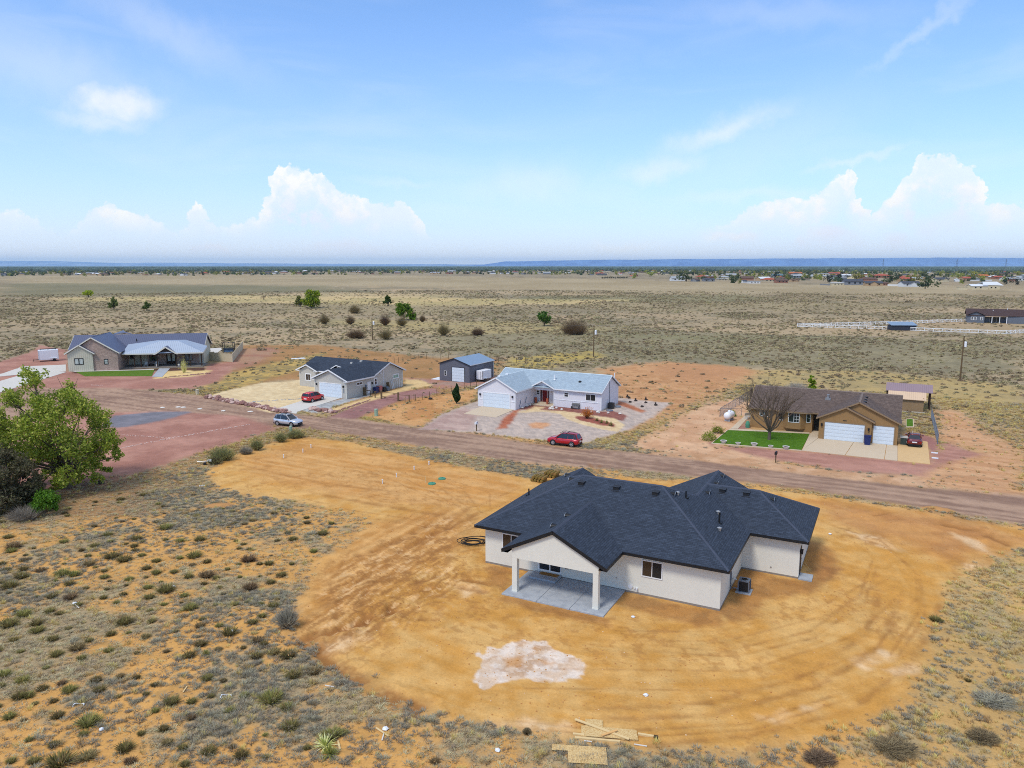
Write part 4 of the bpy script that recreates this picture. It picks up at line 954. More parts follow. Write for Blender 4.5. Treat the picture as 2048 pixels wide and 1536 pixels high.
# ---- white house with pale grey roof
def white_house():
    H = thing('house', 'white house with pale blue-grey roof and double garage across the road', 'house', (-5.604, 120.426), -.497)
    Wg, vm, ul, WL, D, o, ze, s, u1, u2 = 7.0, 5.9, .03, 19.43, 7.7, .454, 3.064, .517, 6.76, 11.3
    r = .3; k = D / 2 + o; hr = ze + s * k; kg = Wg / 2 + o; hg = ze + s * kg; kp = (u2 - u1) / 2; hp = ze + s * kp; um = (u1 + u2) / 2
    rb = MB()
    for p in [[(ul - r, vm - o, ze), (WL + r, vm - o, ze), (WL + r, vm + D / 2, hr), (ul - r, vm + D / 2, hr)], [(ul - r, vm + D + o, ze), (WL + r, vm + D + o, ze), (WL + r, vm + D / 2, hr), (ul - r, vm + D / 2, hr)],
              [(-o, -r, ze + .005), (Wg / 2, -r, hg + .005), (Wg / 2, vm - o + kg, hg + .005), (-o, vm - o, ze + .005)], [(Wg + o, -r, ze + .005), (Wg + o, vm - o, ze + .005), (Wg / 2, vm - o + kg, hg + .005), (Wg / 2, -r, hg + .005)],
              [(u1, vm - o - .02, ze + .01), (um, vm - o - .02, hp + .01), (um, vm - o + kp, hp + .01)], [(u2, vm - o - .02, ze + .01), (um, vm - o + kp, hp + .01), (um, vm - o - .02, hp + .01)]]:
        rb.slab(p, .04)
    roof = rb.build('roof', M['pale_blue_shingle'], H, uv=True)
    capm = mat('pale_ridge', srgb(196, 210, 218, .92), .85, .1, 8)
    hip_caps(roof, [((ul - r, vm + D / 2, hr), (WL + r, vm + D / 2, hr)), ((Wg / 2, -r, hg), (Wg / 2, vm - o + kg, hg)), ((um, vm - o, hp), (um, vm - o + kp, hp))], capm)
    fb = MB()
    eaves(fb, [(Wg + o, vm - o, ze), (Wg + o, -r, ze), (Wg / 2, -r, hg), (-o, -r, ze), (-o, vm - o, ze)]); eaves(fb, [(u1, vm - o - .03, ze), (um, vm - o - .03, hp), (u2, vm - o - .03, ze)]); eaves(fb, [(u2, vm - o, ze), (WL + r, vm - o, ze), (WL + r, vm + D / 2, hr), (WL + r, vm + D + o, ze), (ul - r, vm + D + o, ze), (ul - r, vm + D / 2, hr), (ul - r, vm - o, ze)])
    fb.build('fascia', M['white_paint'], roof)
    wt = ze - .12; vrc = 7.4
    wb = MB(); wb.prism([(0, 0), (Wg, 0), (Wg, vrc), (u2 - .3, vrc), (u2 - .3, vm), (WL, vm), (WL, vm + D), (0, vm + D)], 0, wt)
    wb.wall([(0, 0, wt), (Wg / 2, 0, hg - .2), (Wg, 0, wt)], (0, .2, 0)); wb.wall([(WL, vm, wt), (WL, vm + D / 2, hr - .15), (WL, vm + D, wt)], (-.2, 0, 0)); wb.wall([(0, vm, wt), (0, vm + D / 2, hr - .15), (0, vm + D, wt)], (.2, 0, 0))
    wb.build('wall', M['white_lap'], H)
    pb = MB(); pb.wall([(Wg + .0, vm, 2.55), (u2 - .3, vm, 2.55), (u2 - .3, vm, ze - .1), (um, vm, hp - .22), (Wg + .0, vm, ze - .1)], (0, .2, 0)); pb.box(Wg, u2 - .3, vm + .2, vrc, 2.62, 2.66)
    pb.build('porch_gable', M['lavender_white'], H)
    f0, fm, fr_, rt, gs = Fr('front', 0), Fr('front', vm), Fr('front', vrc), Fr('right', WL), Fr('right', Wg)
    garage_door(H, f0, 1.02, 5.95, .06, 2.42, M['blue_door'])
    lamp(H, f0, .45, 2.05); lamp(H, f0, 6.5, 2.1)
    # band course
    for q, a, b, z in ((f0, .02, .88, 1.26), (f0, 6.1, Wg - .02, 1.26), (fm, u2 - .28, WL - .01, 1.16)):
        tb = MB(); q.box(tb, a, b, 0, .05, z, z + .1); tb.build('band_course', M['white_paint'], H)
    for q, a, b, z in ((f0, -.03, .1, wt), (f0, Wg - .1, Wg + .03, wt), (fm, WL - .12, WL + .03, wt), (fm, u2 - .31, u2 - .17, 2.55)):
        cb = MB(); q.box(cb, a, b, -.03, .03, .05, z); cb.build('corner_board', M['white_paint'], H)
    window(H, fm, 12.9, 13.68, 1.74, 2.5, 1, 2, trim=.1); window(H, fm, 16.72, 18.45, 1.46, 2.55, 2, 1, trim=.1, screen=M['screen'])
    window(H, fr_, 6.72 + .4, 7.6 + .1, 1.42, 2.2, 1, 2)
    db = MB(); fr_.box(db, 8.22, 9.12, 0, .06, .32, 2.3); d = db.build('front_door', M['red_paint'], H)
    for a0, a1 in [(7.86, 8.16), (9.18, 9.44)]:
        q = MB(); fr_.box(q, a0, a1, 0, .05, .32, 2.3); q.build('sidelight', M['red_paint'], d); q = MB(); fr_.box(q, a0 + .07, a1 - .07, .05, .06, .5, 2.2); q.build('pane', M['glass_dark'], d)
    q = MB()
    for a in (7.78, 8.16, 9.12, 9.46): fr_.box(q, a, a + .06, 0, .07, .3, 2.36)
    fr_.box(q, 7.78, 9.52, 0, .069, 2.36, 2.46); q.build('door_frame', M['white_vinyl'], d)
    q = MB(); q.box(Wg, u2 - .3, vm - .7, vrc, 0, .15); q.box(7.7, 9.6, vrc - .7, vrc, .151, .3); q.build('porch_floor', M['concrete_warm'], H)
    q = MB(); q.tube([(WL + .05, vm + D / 2 - .4, hr - .9), (WL + .05, vm + D / 2 - .4, .8)], .04, 6); q.build('downpipe', M['grey_metal'], H)
    q = MB(); q.box(WL, WL + .02, vm + .2, vm + D, 0, .2); q.build('skirt', M['concrete_light'], H)
    q = MB(); q.tube([(10.42, 7.47, 4.0), (10.42, 7.47, 5.0)], .13, 10); q.lathe([(.22, .05), (.13, .2)], 10, (10.42, 7.47, 4.1)); q.build('chimney_pipe', M['white_paint'], roof)
    q = MB(); q.lathe([(.25, -.1), (.25, .12), (.05, .2)], 10, (14.97, 7.54, 4.18)); q.build('roof_vent', M['dark_metal'], roof)
    for p in [(3.5, 1.0, hg + .05), (3.5, 3.6, hg + .05)]:
        q = MB(); q.box(p[0] - .25, p[0] + .25, p[1] - .2, p[1] + .2, p[2] - .15, p[2] + .08); q.build('ridge_vent', M['white_paint'], roof)
    q = MB(); q.tube([(WL + .35, vm + D / 2 + .9, hr - .5), (WL + .35, vm + D / 2 + .9, hr + .3)], .08, 8); q.build('flue', M['white_paint'], roof)
    for (a, z0, z1) in [(1.3, .3, 1.4), (3.3, .6, 1.7)]:
        q = MB()
        for i in range(4): q.obox((Wg + .03, a + .12 * i, z0 + .2 * i), (Wg + .03, a + .2 + .08 * i, z0 + .4 + .2 * i), .03, .12, (1, 0, 0))
        q.build('wall_ornament', M['grey_metal'], H)
    q = MB(); q.box(6.05, 6.75, -.02, .0, 1.62, 1.84); q.build('number_plate', M['lavender_white'], H)
    return H
HW = white_house()
def hC(u, v, z=0.0):
    c, s = math.cos(.497), math.sin(.497); return (-5.604 + u * c + v * s, 120.426 - u * s + v * c, z)

# ---- grey house with navy roof
def grey_house():
    H = thing('house', 'light grey house with navy roof and a red car parked before its garage', 'house', (-35.28, 130.586), -.509)
    Wg, vm, D, o, ze, s, ul, Wl, vl = 7.42, 7.555, 8.372, .59, 3.219, .418, -10.466, 4.31, 6.83
    r = .4; k = D / 2 + o; hr = ze + s * k; kg = Wg / 2 + o; hg = ze + s * kg; kl = Wl / 2 + o; hl = ze + s * kl
    rb = MB(); um = ul + Wl / 2
    for p in [[(ul - r, vm - o, ze), (Wg + r, vm - o, ze), (Wg + r, vm + D / 2, hr), (ul - r, vm + D / 2, hr)], [(ul - r, vm + D + o, ze), (Wg + r, vm + D + o, ze), (Wg + r, vm + D / 2, hr), (ul - r, vm + D / 2, hr)],
              [(-o, -r, ze + .005), (Wg / 2, -r, hg + .005), (Wg / 2, vm - o + kg, hg + .005), (-o, vm - o, ze + .005)], [(Wg + o, -r, ze + .005), (Wg + o, vm - o, ze + .005), (Wg / 2, vm - o + kg, hg + .005), (Wg / 2, -r, hg + .005)],
              [(ul - o, vl - r, ze + .007), (um, vl - r, hl + .007), (um, vm - o + kl, hl + .007), (ul - o, vm - o, ze + .007)], [(ul + Wl + o, vl - r, ze + .007), (ul + Wl + o, vm - o, ze + .007), (um, vm - o + kl, hl + .007), (um, vl - r, hl + .007)],
              [(-3.35, 7.9, 3.78), (-2.05, 7.9, 4.45), (-2.05, 9.75, 4.45), (-3.35, 8.2, 3.75)], [(-2.05, 7.9, 4.45), (-.45, 7.9, 4.12), (-.45, 9.3, 4.1), (-2.05, 9.75, 4.45)]]:
        rb.slab(p, .05)
    roof = rb.build('roof', M['navy_shingle'], H, uv=True)
    fb = MB()
    eaves(fb, [(Wg + o, vm - o, ze), (Wg + o, -r, ze), (Wg / 2, -r, hg), (-o, -r, ze), (-o, vm - o, ze)], .22); eaves(fb, [(ul - o, vm - o, ze), (ul - o, vl - r, ze), (um, vl - r, hl), (ul + Wl + o, vl - r, ze), (ul + Wl + o, vm - o, ze), (-o, vm - o, ze)], .22)
    eaves(fb, [(Wg + r, vm - o, ze), (Wg + r, vm + D / 2, hr), (Wg + r, vm + D + o, ze), (ul - r, vm + D + o, ze), (ul - r, vm + D / 2, hr)], .22); eaves(fb, [(-3.4, 7.88, 3.76), (-2.05, 7.88, 4.45), (-.4, 7.88, 4.1)], .16)
    for (x0, x1, y) in [(-o, .35, -r), (Wg - .35, Wg + o, -r), (ul - o, ul + .35, vl - r), (ul + Wl - .35, ul + Wl + o, vl - r)]:
        fb.slab([(x0, y + .03, ze - .12), (x1, y + .03, ze - .12), (x1, y + .5, ze - .12), (x0, y + .5, ze - .12)], .12)
    fb.build('fascia', M['white_paint'], roof)
    wt = ze - .12
    wb = MB(); wb.prism([(0, 0), (Wg, 0), (Wg, vm + D), (ul, vm + D), (ul, vl), (ul + Wl, vl), (ul + Wl, vm), (0, vm)], 0, wt)
    wb.wall([(0, 0, wt), (Wg / 2, 0, hg - .2), (Wg, 0, wt)], (0, .2, 0)); wb.wall([(Wg, vm, wt), (Wg, vm + D / 2, hr - .15), (Wg, vm + D, wt)], (-.2, 0, 0)); wb.wall([(ul, vl, wt), (um, vl, hl - .2), (ul + Wl, vl, wt)], (0, .2, 0))
    wb.build('wall', M['pale_lap'], H)
    f0, rt, fl = Fr('front', 0), Fr('right', Wg), Fr('front', vl)
    garage_door(H, f0, 1.24, 6.25, .06, 2.46, M['blue_door']); lamp(H, f0, .55, 2.15); lamp(H, f0, 6.8, 2.15)
    for q, a, b in ((f0, Wg - .12, Wg + .03), (f0, -.03, .12), (fl, ul - .03, ul + .1), (rt, vm + D - .12, vm + D + .03)):
        cb = MB(); q.box(cb, a, b, -.03, .03, .05, wt); cb.build('corner_board', M['cream_trim'], H)
    q = MB(); q.tube([(Wg + .06, 10.1, 4.1), (Wg + .06, 10.1, .3)], .06, 6); q.build('downpipe', M['white_paint'], H)
    q = MB(); f0.box(q, 6.72, 6.9, 0, .03, 1.0, 1.75); q.build('house_number', M['grey_metal'], H)
    window(H, rt, 2.7, 4.1, 2.02, 2.52, 2, 1, trim=.08, glass=M['glass_brown']); window(H, rt, 7.55, 8.2, 1.42, 2.6, 1, 2, trim=.1, glass=M['glass_brown']); window(H, rt, 12.95, 14.6, 1.9, 2.6, 2, 1, trim=.1, glass=mat_glass('glass_green', srgb(120, 150, 136, .8)))
    window(H, fl, -8.85, -7.6, 1.2, 2.45, 2, 1, trim=.1, glass=M['glass_brown'])
    db = MB(); rt.box(db, 5.55, 6.4, 0, .05, .15, 2.25); d = db.build('side_door', M['white_paint'], H)
    lamp(H, rt, 6.8, 1.9); lamp(H, rt, 9.2, 3.4, M['white_paint'], 'flood_light')
    q = MB(); rt.box(q, 4.9, 5.25, 0, .15, 1.0, 1.8); q.build('meter_box', M['grey_metal'], H)
    for p in [(-.32, 10.34, 4.63), (1.35, 11.15, 4.97), (-1.72, 8.2, 3.8)]:
        q = MB(); vent_box(q, p, .22, .2); q.build('roof_vent', M['grey_paint'], roof)
    return H
HG = grey_house()
def hB(u, v, z=0.0):
    c, s = math.cos(.509), math.sin(.509); return (-35.28 + u * c + v * s, 130.586 - u * s + v * c, z)

# ---- tan stucco house
def tan_house():
    H = thing('house', 'tan stucco house with brown shingle roof and two white garage doors', 'house', (41.167, 97.124), -.482)
    Wg, Wt, vm, ul, D, o, ze, s, off = 6.368, 9.423, 3.364, -9.452, 9.621, .366, 2.93, .486, .335
    r = .3; k = D / 2 + o; hr = ze + s * k; kg = Wg / 2 + o; hg = ze + s * kg; kt = Wt / 2 + o; ht = ze + s * kt
    rb = MB()
    for p in [[(ul - r, vm - o, ze), (Wt + r, vm - o, ze), (Wt + r, vm + D / 2, hr), (ul - r, vm + D / 2, hr)], [(ul - r, vm + D + o, ze), (Wt + r, vm + D + o, ze), (Wt + r, vm + D / 2, hr), (ul - r, vm + D / 2, hr)],
              [(-o, off - r, ze + .006), (Wt / 2, off - r, ht + .006), (Wt / 2, vm - o + kt, ht + .006), (-o, vm - o, ze + .006)], [(Wt + o, off - r, ze + .006), (Wt + o, vm - o, ze + .006), (Wt / 2, vm - o + kt, ht + .006), (Wt / 2, off - r, ht + .006)],
              [(-o, -r, ze + .012), (Wg / 2, -r, hg + .012), (Wg / 2, off + .4, hg + .012), (-o, off + .4, ze + .012)], [(Wg + o, -r, ze + .012), (Wg + o, off + .05, ze + .012), (Wg / 2, off + .05, hg + .012), (Wg / 2, -r, hg + .012)],
              [(-5.3, vm - o - .55, ze + .02), (-1.75, vm - o - .55, ze + .02), (-2.6, vm + .9, ze + .72), (-4.4, vm + .9, ze + .72)], [(-5.3, vm - o - .55, ze + .02), (-4.4, vm + .9, ze + .72), (-6.0, vm - o, ze + .01)], [(-1.75, vm - o - .55, ze + .02), (-1.1, vm - o, ze + .01), (-2.6, vm + .9, ze + .72)]]:
        rb.slab(p, .05)
    roof = rb.build('roof', M['brown_shingle'], H, uv=True)
    capm = mat('brown_ridge', srgb(136, 120, 110, .85), .85, .15, 8)
    hip_caps(roof, [((Wt / 2, off - r, ht), (Wt / 2, vm - o + kt, ht)), ((ul - r, vm + D / 2, hr), (Wt + r, vm + D / 2, hr))], capm)
    fb = MB()
    eaves(fb, [(Wt + o, vm - o, ze), (Wt + o, off - r, ze), (Wt / 2, off - r, ht), (Wg / 2 - .3, off - r, ht - s * (Wt / 2 - Wg / 2 + .3))], .18); eaves(fb, [(Wg + o, off, ze), (Wg + o, -r, ze), (Wg / 2, -r, hg), (-o, -r, ze), (-o, vm - o, ze)], .18)
    eaves(fb, [(-o, vm - o, ze), (-1.1, vm - o, ze), (-1.75, vm - o - .55, ze), (-5.3, vm - o - .55, ze), (-6.0, vm - o, ze), (ul - r, vm - o, ze), (ul - r, vm + D / 2, hr), (ul - r, vm + D + o, ze), (Wt + r, vm + D + o, ze), (Wt + r, vm + D / 2, hr)], .18)
    fb.build('fascia', M['tan_trim'], roof)
    wt = ze - .1
    wb = MB(); wb.prism([(0, 0), (Wg, 0), (Wg, off), (Wt, off), (Wt, vm + D), (ul, vm + D), (ul, vm), (-1.15, vm), (-1.15, vm + 1.2), (0, vm + 1.2)], 0, wt)
    wb.wall([(0, 0, wt), (Wg / 2, 0, hg - .2), (Wg, 0, wt)], (0, .2, 0)); wb.wall([(.4, off, wt), (Wt / 2, off, ht - .2), (Wt, off, wt)], (0, .2, 0)); wb.wall([(Wt, vm, wt), (Wt, vm + D / 2, hr - .15), (Wt, vm + D, wt)], (-.2, 0, 0)); wb.wall([(ul, vm, wt), (ul, vm + D / 2, hr - .15), (ul, vm + D, wt)], (.2, 0, 0))
    wb.prism([(-4.9, vm), (-4.45, vm - .6), (-2.6, vm - .6), (-2.0, vm)], .45, wt)
    wb.build('wall', M['tan_stucco'], H)
    f0, f1, fb_, fm, rt = Fr('front', 0), Fr('front', off), Fr('front', vm - .6), Fr('front', vm), Fr('right', Wt)
    garage_door(H, f0, .72, 5.53, .05, 2.38, M['blue_door'], trimm=M['tan_trim'], n=5); garage_door(H, f1, 6.58, 8.98, .05, 2.4, M['blue_door'], trimm=M['tan_trim'], n=5)
    lamp(H, f0, .35, 2.0); lamp(H, f0, 6.02, 1.9)
    q = MB(); f0.box(q, 2.9, 3.35, 0, .03, 2.72, 2.82); q.build('house_number', M['dark_metal'], H)
    window(H, fb_, -4.25, -2.78, 1.35, 2.74, 2, 1); 
    for a in (-3.5,):
        q = MB()
        for z in (1.8, 2.25): fb_.box(q, -3.45, -2.86, .02, .03, z, z + .03)
        fb_.box(q, -3.2, -3.17, .02, .031, 1.42, 2.67); q.build('muntin', M['white_vinyl'], H)
    window(H, fm, -2.5 + .55, -1.4, 1.38, 2.72, 1, 2); window(H, fm, -5.6, -5.02, 1.4, 2.7, 1, 2)
    window(H, fm, -8.2, -7.0, 1.75, 2.76, 2, 1)
    q = MB(); Fr('front', vm + 1.2).box(q, -1.05, -.1, 0, .06, .15, 2.3); q.build('front_door', M['black_trim'], H)
    q = MB(); q.box(-1.15, 0, vm - .1, vm + 1.2, 0, .12); q.build('entry_step', M['concrete_warm'], H)
    q = MB(); q.box(.1, .8, 5.9, 6.6, 4.2, 4.62); q.tube([(.45, 6.23, 4.5), (.45, 6.23, 5.0)], .16, 10); q.lathe([(.2, .0), (.2, .1)], 10, (.45, 6.23, 5.0)); q.build('chimney_pipe', M['steel'], roof)
    for v in (2.0, 3.9, 5.9):
        q = MB(); vent_box(q, (5.3, v, 5.0), .2, .22); q.build('roof_vent', M['black_trim'], roof)
    return H
HT = tan_house()
def hF(u, v, z=0.0):
    c, s = math.cos(.482), math.sin(.482); return (41.167 + u * c + v * s, 97.124 - u * s + v * c, z)

# ---- long brick house with metal roof
def brick_house():
    H = thing('house', 'long house with slate metal roof, brick gable and a deep front porch', 'house', (-97.2, 160.66), .2)
    W1, W2, off, vm, ul, WL, D, o, ze, s = 5.03, 10.0, .35, 8.15, -2.1, 26.4, 8.34, .513, 3.98, .637
    r = .4; k = D / 2 + o; hr = ze + s * k; k1 = W1 / 2 + o; h1 = ze + s * k1; k2 = W2 / 2 + o; h2 = ze + s * k2
    rb = MB()
    for p in [[(ul - r, vm - o, ze), (WL + r, vm - o, ze), (WL + r, vm + D / 2, hr), (ul - r, vm + D / 2, hr)], [(ul - r, vm + D + o, ze), (WL + r, vm + D + o, ze), (WL + r, vm + D / 2, hr), (ul - r, vm + D / 2, hr)],
              [(-o, off - r, ze + .01), (W2 / 2, off - r, h2 + .01), (W2 / 2, vm - o + k2, h2 + .01), (-o, vm - o, ze + .01)], [(W2 + o, off - r, ze + .01), (W2 + o, vm - o, ze + .01), (W2 / 2, vm - o + k2, h2 + .01), (W2 / 2, off - r, h2 + .01)],
              [(-o, -r, ze + .02), (W1 / 2, -r, h1 + .02), (W1 / 2, off + .6, h1 + .02), (-o, off + .6, ze + .02)], [(W1 + o, -r, ze + .02), (W1 + o, off, ze + .02), (W1 / 2, off, h1 + .02), (W1 / 2, -r, h1 + .02)],
              [(6.2, vm + D + 2.5, hr + .45), (8.2, vm + D / 2 + 1, hr + .55), (8.2, vm + D / 2 + .2, hr + .3), (5.2, vm + D / 2 + .2, hr - .1)], [(8.2, vm + D / 2 + 1, hr + .55), (10.6, vm + D / 2 + .2, hr - .15), (8.2, vm + D / 2 + .2, hr + .3)]]:
        rb.slab(p, .05)
    roof = rb.build('roof', M['slate_metal'], H, uv=True)
    # porch roof, lighter metal
    vp, ze2, up = 3.0, 3.40, 26.9; e = vp - .5; a, b = 17.6, 21.6; vr, zr = 5.6, 5.8
    x0, x1 = W2 + .25, up + .55; g0, g1, zg = 17.3, 21.7, 4.9; gm = (g0 + g1) / 2
    pb = MB()
    pb.slab([(x0, e, ze2), (x1, e, ze2), (b, vr, zr), (a, vr, zr)], .05); pb.slab([(x0, e, ze2), (a, vr, zr), (a - 1, vm, zr), (x0, vm - .3, ze2 + 1.6)], .05); pb.slab([(x1, e, ze2), (x1, vm - .3, ze2 + .9), (b + 1, vm, zr), (b, vr, zr)], .05); pb.slab([(a, vr, zr), (b, vr, zr), (b + 1, vm, zr), (a - 1, vm, zr)], .05)
    pr = pb.build('porch_roof', M['silver_metal'], H, uv=True)
    gb = MB(); gb.slab([(g0, e - .2, ze2 + .01), (gm, e - .2, zg), (gm, e + 2.0, zg), (g0 + .1, e + .1, ze2 + .02)], .05); gb.slab([(g1, e - .2, ze2 + .01), (g1 - .1, e + .1, ze2 + .02), (gm, e + 2.0, zg), (gm, e - .2, zg)], .05)
    gb.build('porch_gable_roof', M['slate_metal'], H, uv=True)
    fb = MB(); eaves(fb, [(x0, e, ze2), (g0, e, ze2)], .26); eaves(fb, [(g1, e, ze2), (x1, e, ze2), (x1, vm - .5, ze2 + .8)], .26); eaves(fb, [(g0 - .5, e - .22, ze2 - .02), (g0, e - .22, ze2), (gm, e - .22, zg), (g1, e - .22, ze2), (g1 + .5, e - .22, ze2 - .02)], .3)
    eaves(fb, [(W2 + o, off + 1, ze), (W2 + o, off - r, ze), (W2 / 2, off - r, h2), (W1 / 2 - .4, off - r, h2 - s * (W2 / 2 - W1 / 2 + .4))], .24); eaves(fb, [(W1 + o, off, ze), (W1 + o, -r, ze), (W1 / 2, -r, h1), (-o, -r, ze), (-o, vm - o, ze)], .24); eaves(fb, [(WL + r, vm - o, ze), (WL + r, vm + D / 2, hr), (WL + r, vm + D + o, ze), (ul - r, vm + D + o, ze)], .24); eaves(fb, [(ul - r, vm - o, ze), (ul - r, vm + D / 2, hr)], .2)
    fb.build('fascia', M['cream_trim'], roof)
    q = MB(); q.slab([(W2 / 2 - .6, off, h2 - .34), (W2 / 2 + .05, off, h2 + .06), (W2 / 2 + .05, vm - o + k2 - .2, h2 + .06), (W2 / 2 - .6, vm - o + k2 - 1.0, h2 - .34)], .03); q.build('ridge_flashing', M['silver_metal'], roof)
    wt = ze - .15
    wb = MB(); wb.prism([(0, 0), (W1, 0), (W1, off + .5), (0, off + .5)], 0, wt); wb.wall([(0, 0, wt), (W1 / 2, 0, h1 - .2), (W1, 0, wt)], (0, .3, 0))
    wb.prism([(0, off + .5), (W1, off + .5), (W1, vm), (0, vm)], 0, wt - .01)
    wb.prism([(ul, vm + .01), (WL, vm + .01), (WL, vm + D), (ul, vm + D)], 0, wt); wb.wall([(WL, vm, wt), (WL, vm + D / 2, hr - .15), (WL, vm + D, wt)], (-.3, 0, 0)); wb.wall([(ul, vm, wt), (ul, vm + D / 2, hr - .15), (ul, vm + D, wt)], (.3, 0, 0))
    wb.build('wall', M['cream_board'], H)
    bb = MB(); bb.wall([(W1 + .01, off, 0), (W2, off, 0), (W2, off, wt), (W2 / 2, off, h2 - .2), (.6, off, wt + .1), (W1 + .01, off, wt - .2)], (0, .4, 0)); bb.box(W2 - .3, W2, off + .4, vm, 0, wt); bb.box(14.1, 17.4, vm - .14, vm - .001, 0, 3.6); bb.box(16.3, 25.4, vm - .1, vm - .002, 0, 3.6)
    bb.build('brick_wall', M['brick_red'], H, uv=True)
    f0, f1, fm = Fr('front', 0), Fr('front', off), Fr('front', vm - .14); dk = M['black_trim']; pale = mat_glass('glass_pale', srgb(150, 156, 150, .8), .15)
    window(H, f0, 1.32, 3.15, 1.48, 2.92, 2, 1, frame=dk, glass=pale, fw=.13, mull=.2); window(H, f1, 7.15, 8.02, 1.4, 2.56, 1, 2, frame=dk, glass=pale, fw=.12)
    window(H, Fr('front', vm), 10.3, 11.3, 1.6, 2.8, 1, 1, frame=dk); window(H, fm, 14.5, 16.2, .9, 2.7, 2, 1, frame=dk, fw=.1); window(H, fm, 22.3, 23.9, .9, 2.5, 2, 1, frame=dk, fw=.1, glass=mat_glass('glass_grey', srgb(110, 112, 112, .8)))
    db = MB(); fm.box(db, 18.2, 20.4, 0, .08, .25, 2.75); d = db.build('double_door', M['wood_dark'], H)
    for x in (18.5, 19.5):
        q = MB(); fm.box(q, x, x + .6, .08, .1, .9, 2.6); q.build('pane', pale, d)
    q = MB(); q.box(W2, up + .3, vp - .3, vm - .01, 0, .22); q.build('porch_floor', M['stucco_found'], H)
    for x in (12.6, 14.0, 17.45, 21.5, 24.4, 26.9):
        q = MB(); q.box(x - .11, x + .11, vp - .02, vp + .2, .22, ze2 - .25); q.build('post', M['wood_dark'], H)
    q = MB(); q.wall([(g0 + .25, e + .3, ze2 - .1), (g1 - .25, e + .3, ze2 - .1), (gm, e + .3, zg - .25)], (0, .1, 0)); q.box(x0, x1 - .2, e + .05, e + .2, ze2 - .32, ze2 - .05); q.box(x0 + .2, x1 - .3, e + .4, vm - .02, ze2 + .02, ze2 + .06); q.build('porch_beam', M['wood_dark'], H)
    q = MB(); q.tube([(11.5, 10.0, 5.3), (11.5, 10.0, 6.1)], .1, 8); q.build('vent_pipe', M['dark_metal'], roof)
    return H
HL = brick_house()
def hL(u, v, z=0.0):
    c, s = math.cos(-.2), math.sin(-.2); return (-97.2 + u * c + v * s, 160.66 - u * s + v * c, z)

# ---- grey metal barn
def barn():
    H = thing('metal_barn', 'grey ribbed metal barn with one white roll-up door behind the white house', 'barn', (-14.659, 148.473), -.511)
    W, D, o, ze, s = 7.154, 9.236, .22, 3.56, .318; r = .2; k = W / 2 + o; hr = ze + s * k
    rb = MB(); rb.slab([(-o, -r, ze), (W / 2, -r, hr), (W / 2, D + r, hr), (-o, D + r, ze)], .05); rb.slab([(W + o, -r, ze), (W + o, D + r, ze), (W / 2, D + r, hr), (W / 2, -r, hr)], .05)
    roof = rb.build('roof', M['barn_roof'], H, uv=True)
    fb = MB(); eaves(fb, [(W + o, D + r, ze), (W + o, -r, ze)], .14); fb.build('gutter', M['white_paint'], roof)
    fb = MB(); eaves(fb, [(W + o, -r - .01, ze), (W / 2, -r - .01, hr), (-o, -r - .01, ze), (-o, D, ze)], .16); fb.build('fascia', M['dark_metal'], roof)
    wb = MB(); wb.prism([(0, 0), (W, 0), (W, D), (0, D)], 0, ze - .1); wb.wall([(0, 0, ze - .1), (W / 2, 0, hr - .12), (W, 0, ze - .1)], (0, .1, 0)); wb.build('wall', M['barn_wall'], H)
    f0 = Fr('front', 0); garage_door(H, f0, 3.0, 5.95, .05, 2.9, M['blue_door'], .08, M['dark_metal'], 5); window(H, f0, 1.1, 1.72, 1.1, 2.05, 1, 2)
    q = MB(); q.tube([(W + .12, D - .1, ze - .1), (W + .12, D - .1, .1)], .06, 6); q.build('downpipe', M['cream_trim'], H)
    return H
barn()

# ---- mauve-roofed shed behind the tan house
def shed():
    p = G(1846, 826); th = .482
    H = thing('shed', 'open plank shed with mauve and peach metal roofs behind the tan house', 'shed', p, -th)
    W = 4.9
    q = MB(); q.box(-W, 0, 0, .12, 0, 2.1); q.box(-.12, 0, .12, 2.6, 0, 2.3); q.build('wall', M['plank_wall'], H)
    q = MB(); q.slab([(-W - .2, -.3, 2.05), (.3, -.3, 2.05), (.3, 2.3, 3.0), (-W - .2, 2.3, 3.0)], .06); q.build('lean_to_roof', M['peach_metal'], H, uv=True)
    q = MB(); q.slab([(-W - .6, 2.1, 2.95), (1.2, 2.1, 2.95), (1.2, 4.6, 3.9), (-W - .6, 4.6, 3.9)], .07); q.slab([(-W - .6, 7.2, 2.95), (1.2, 7.2, 2.95), (1.2, 4.6, 3.9), (-W - .6, 4.6, 3.9)], .07); q.build('roof', M['purple_roof'], H, uv=True)
    for x, y in [(.9, 2.4), (.9, 4.6), (.9, 6.9), (-W - .4, 2.4), (-2.5, 2.4), (-W - .4, 6.9)]:
        q = MB(); q.box(x - .09, x + .09, y - .09, y + .09, 0, 2.9); q.build('post', M['wood_dark'], H)
    q = MB(); q.box(-W - .3, .2, -.5, -.3, 0, .16); q.build('sill_beam', M['grey_paint'], H)
shed()

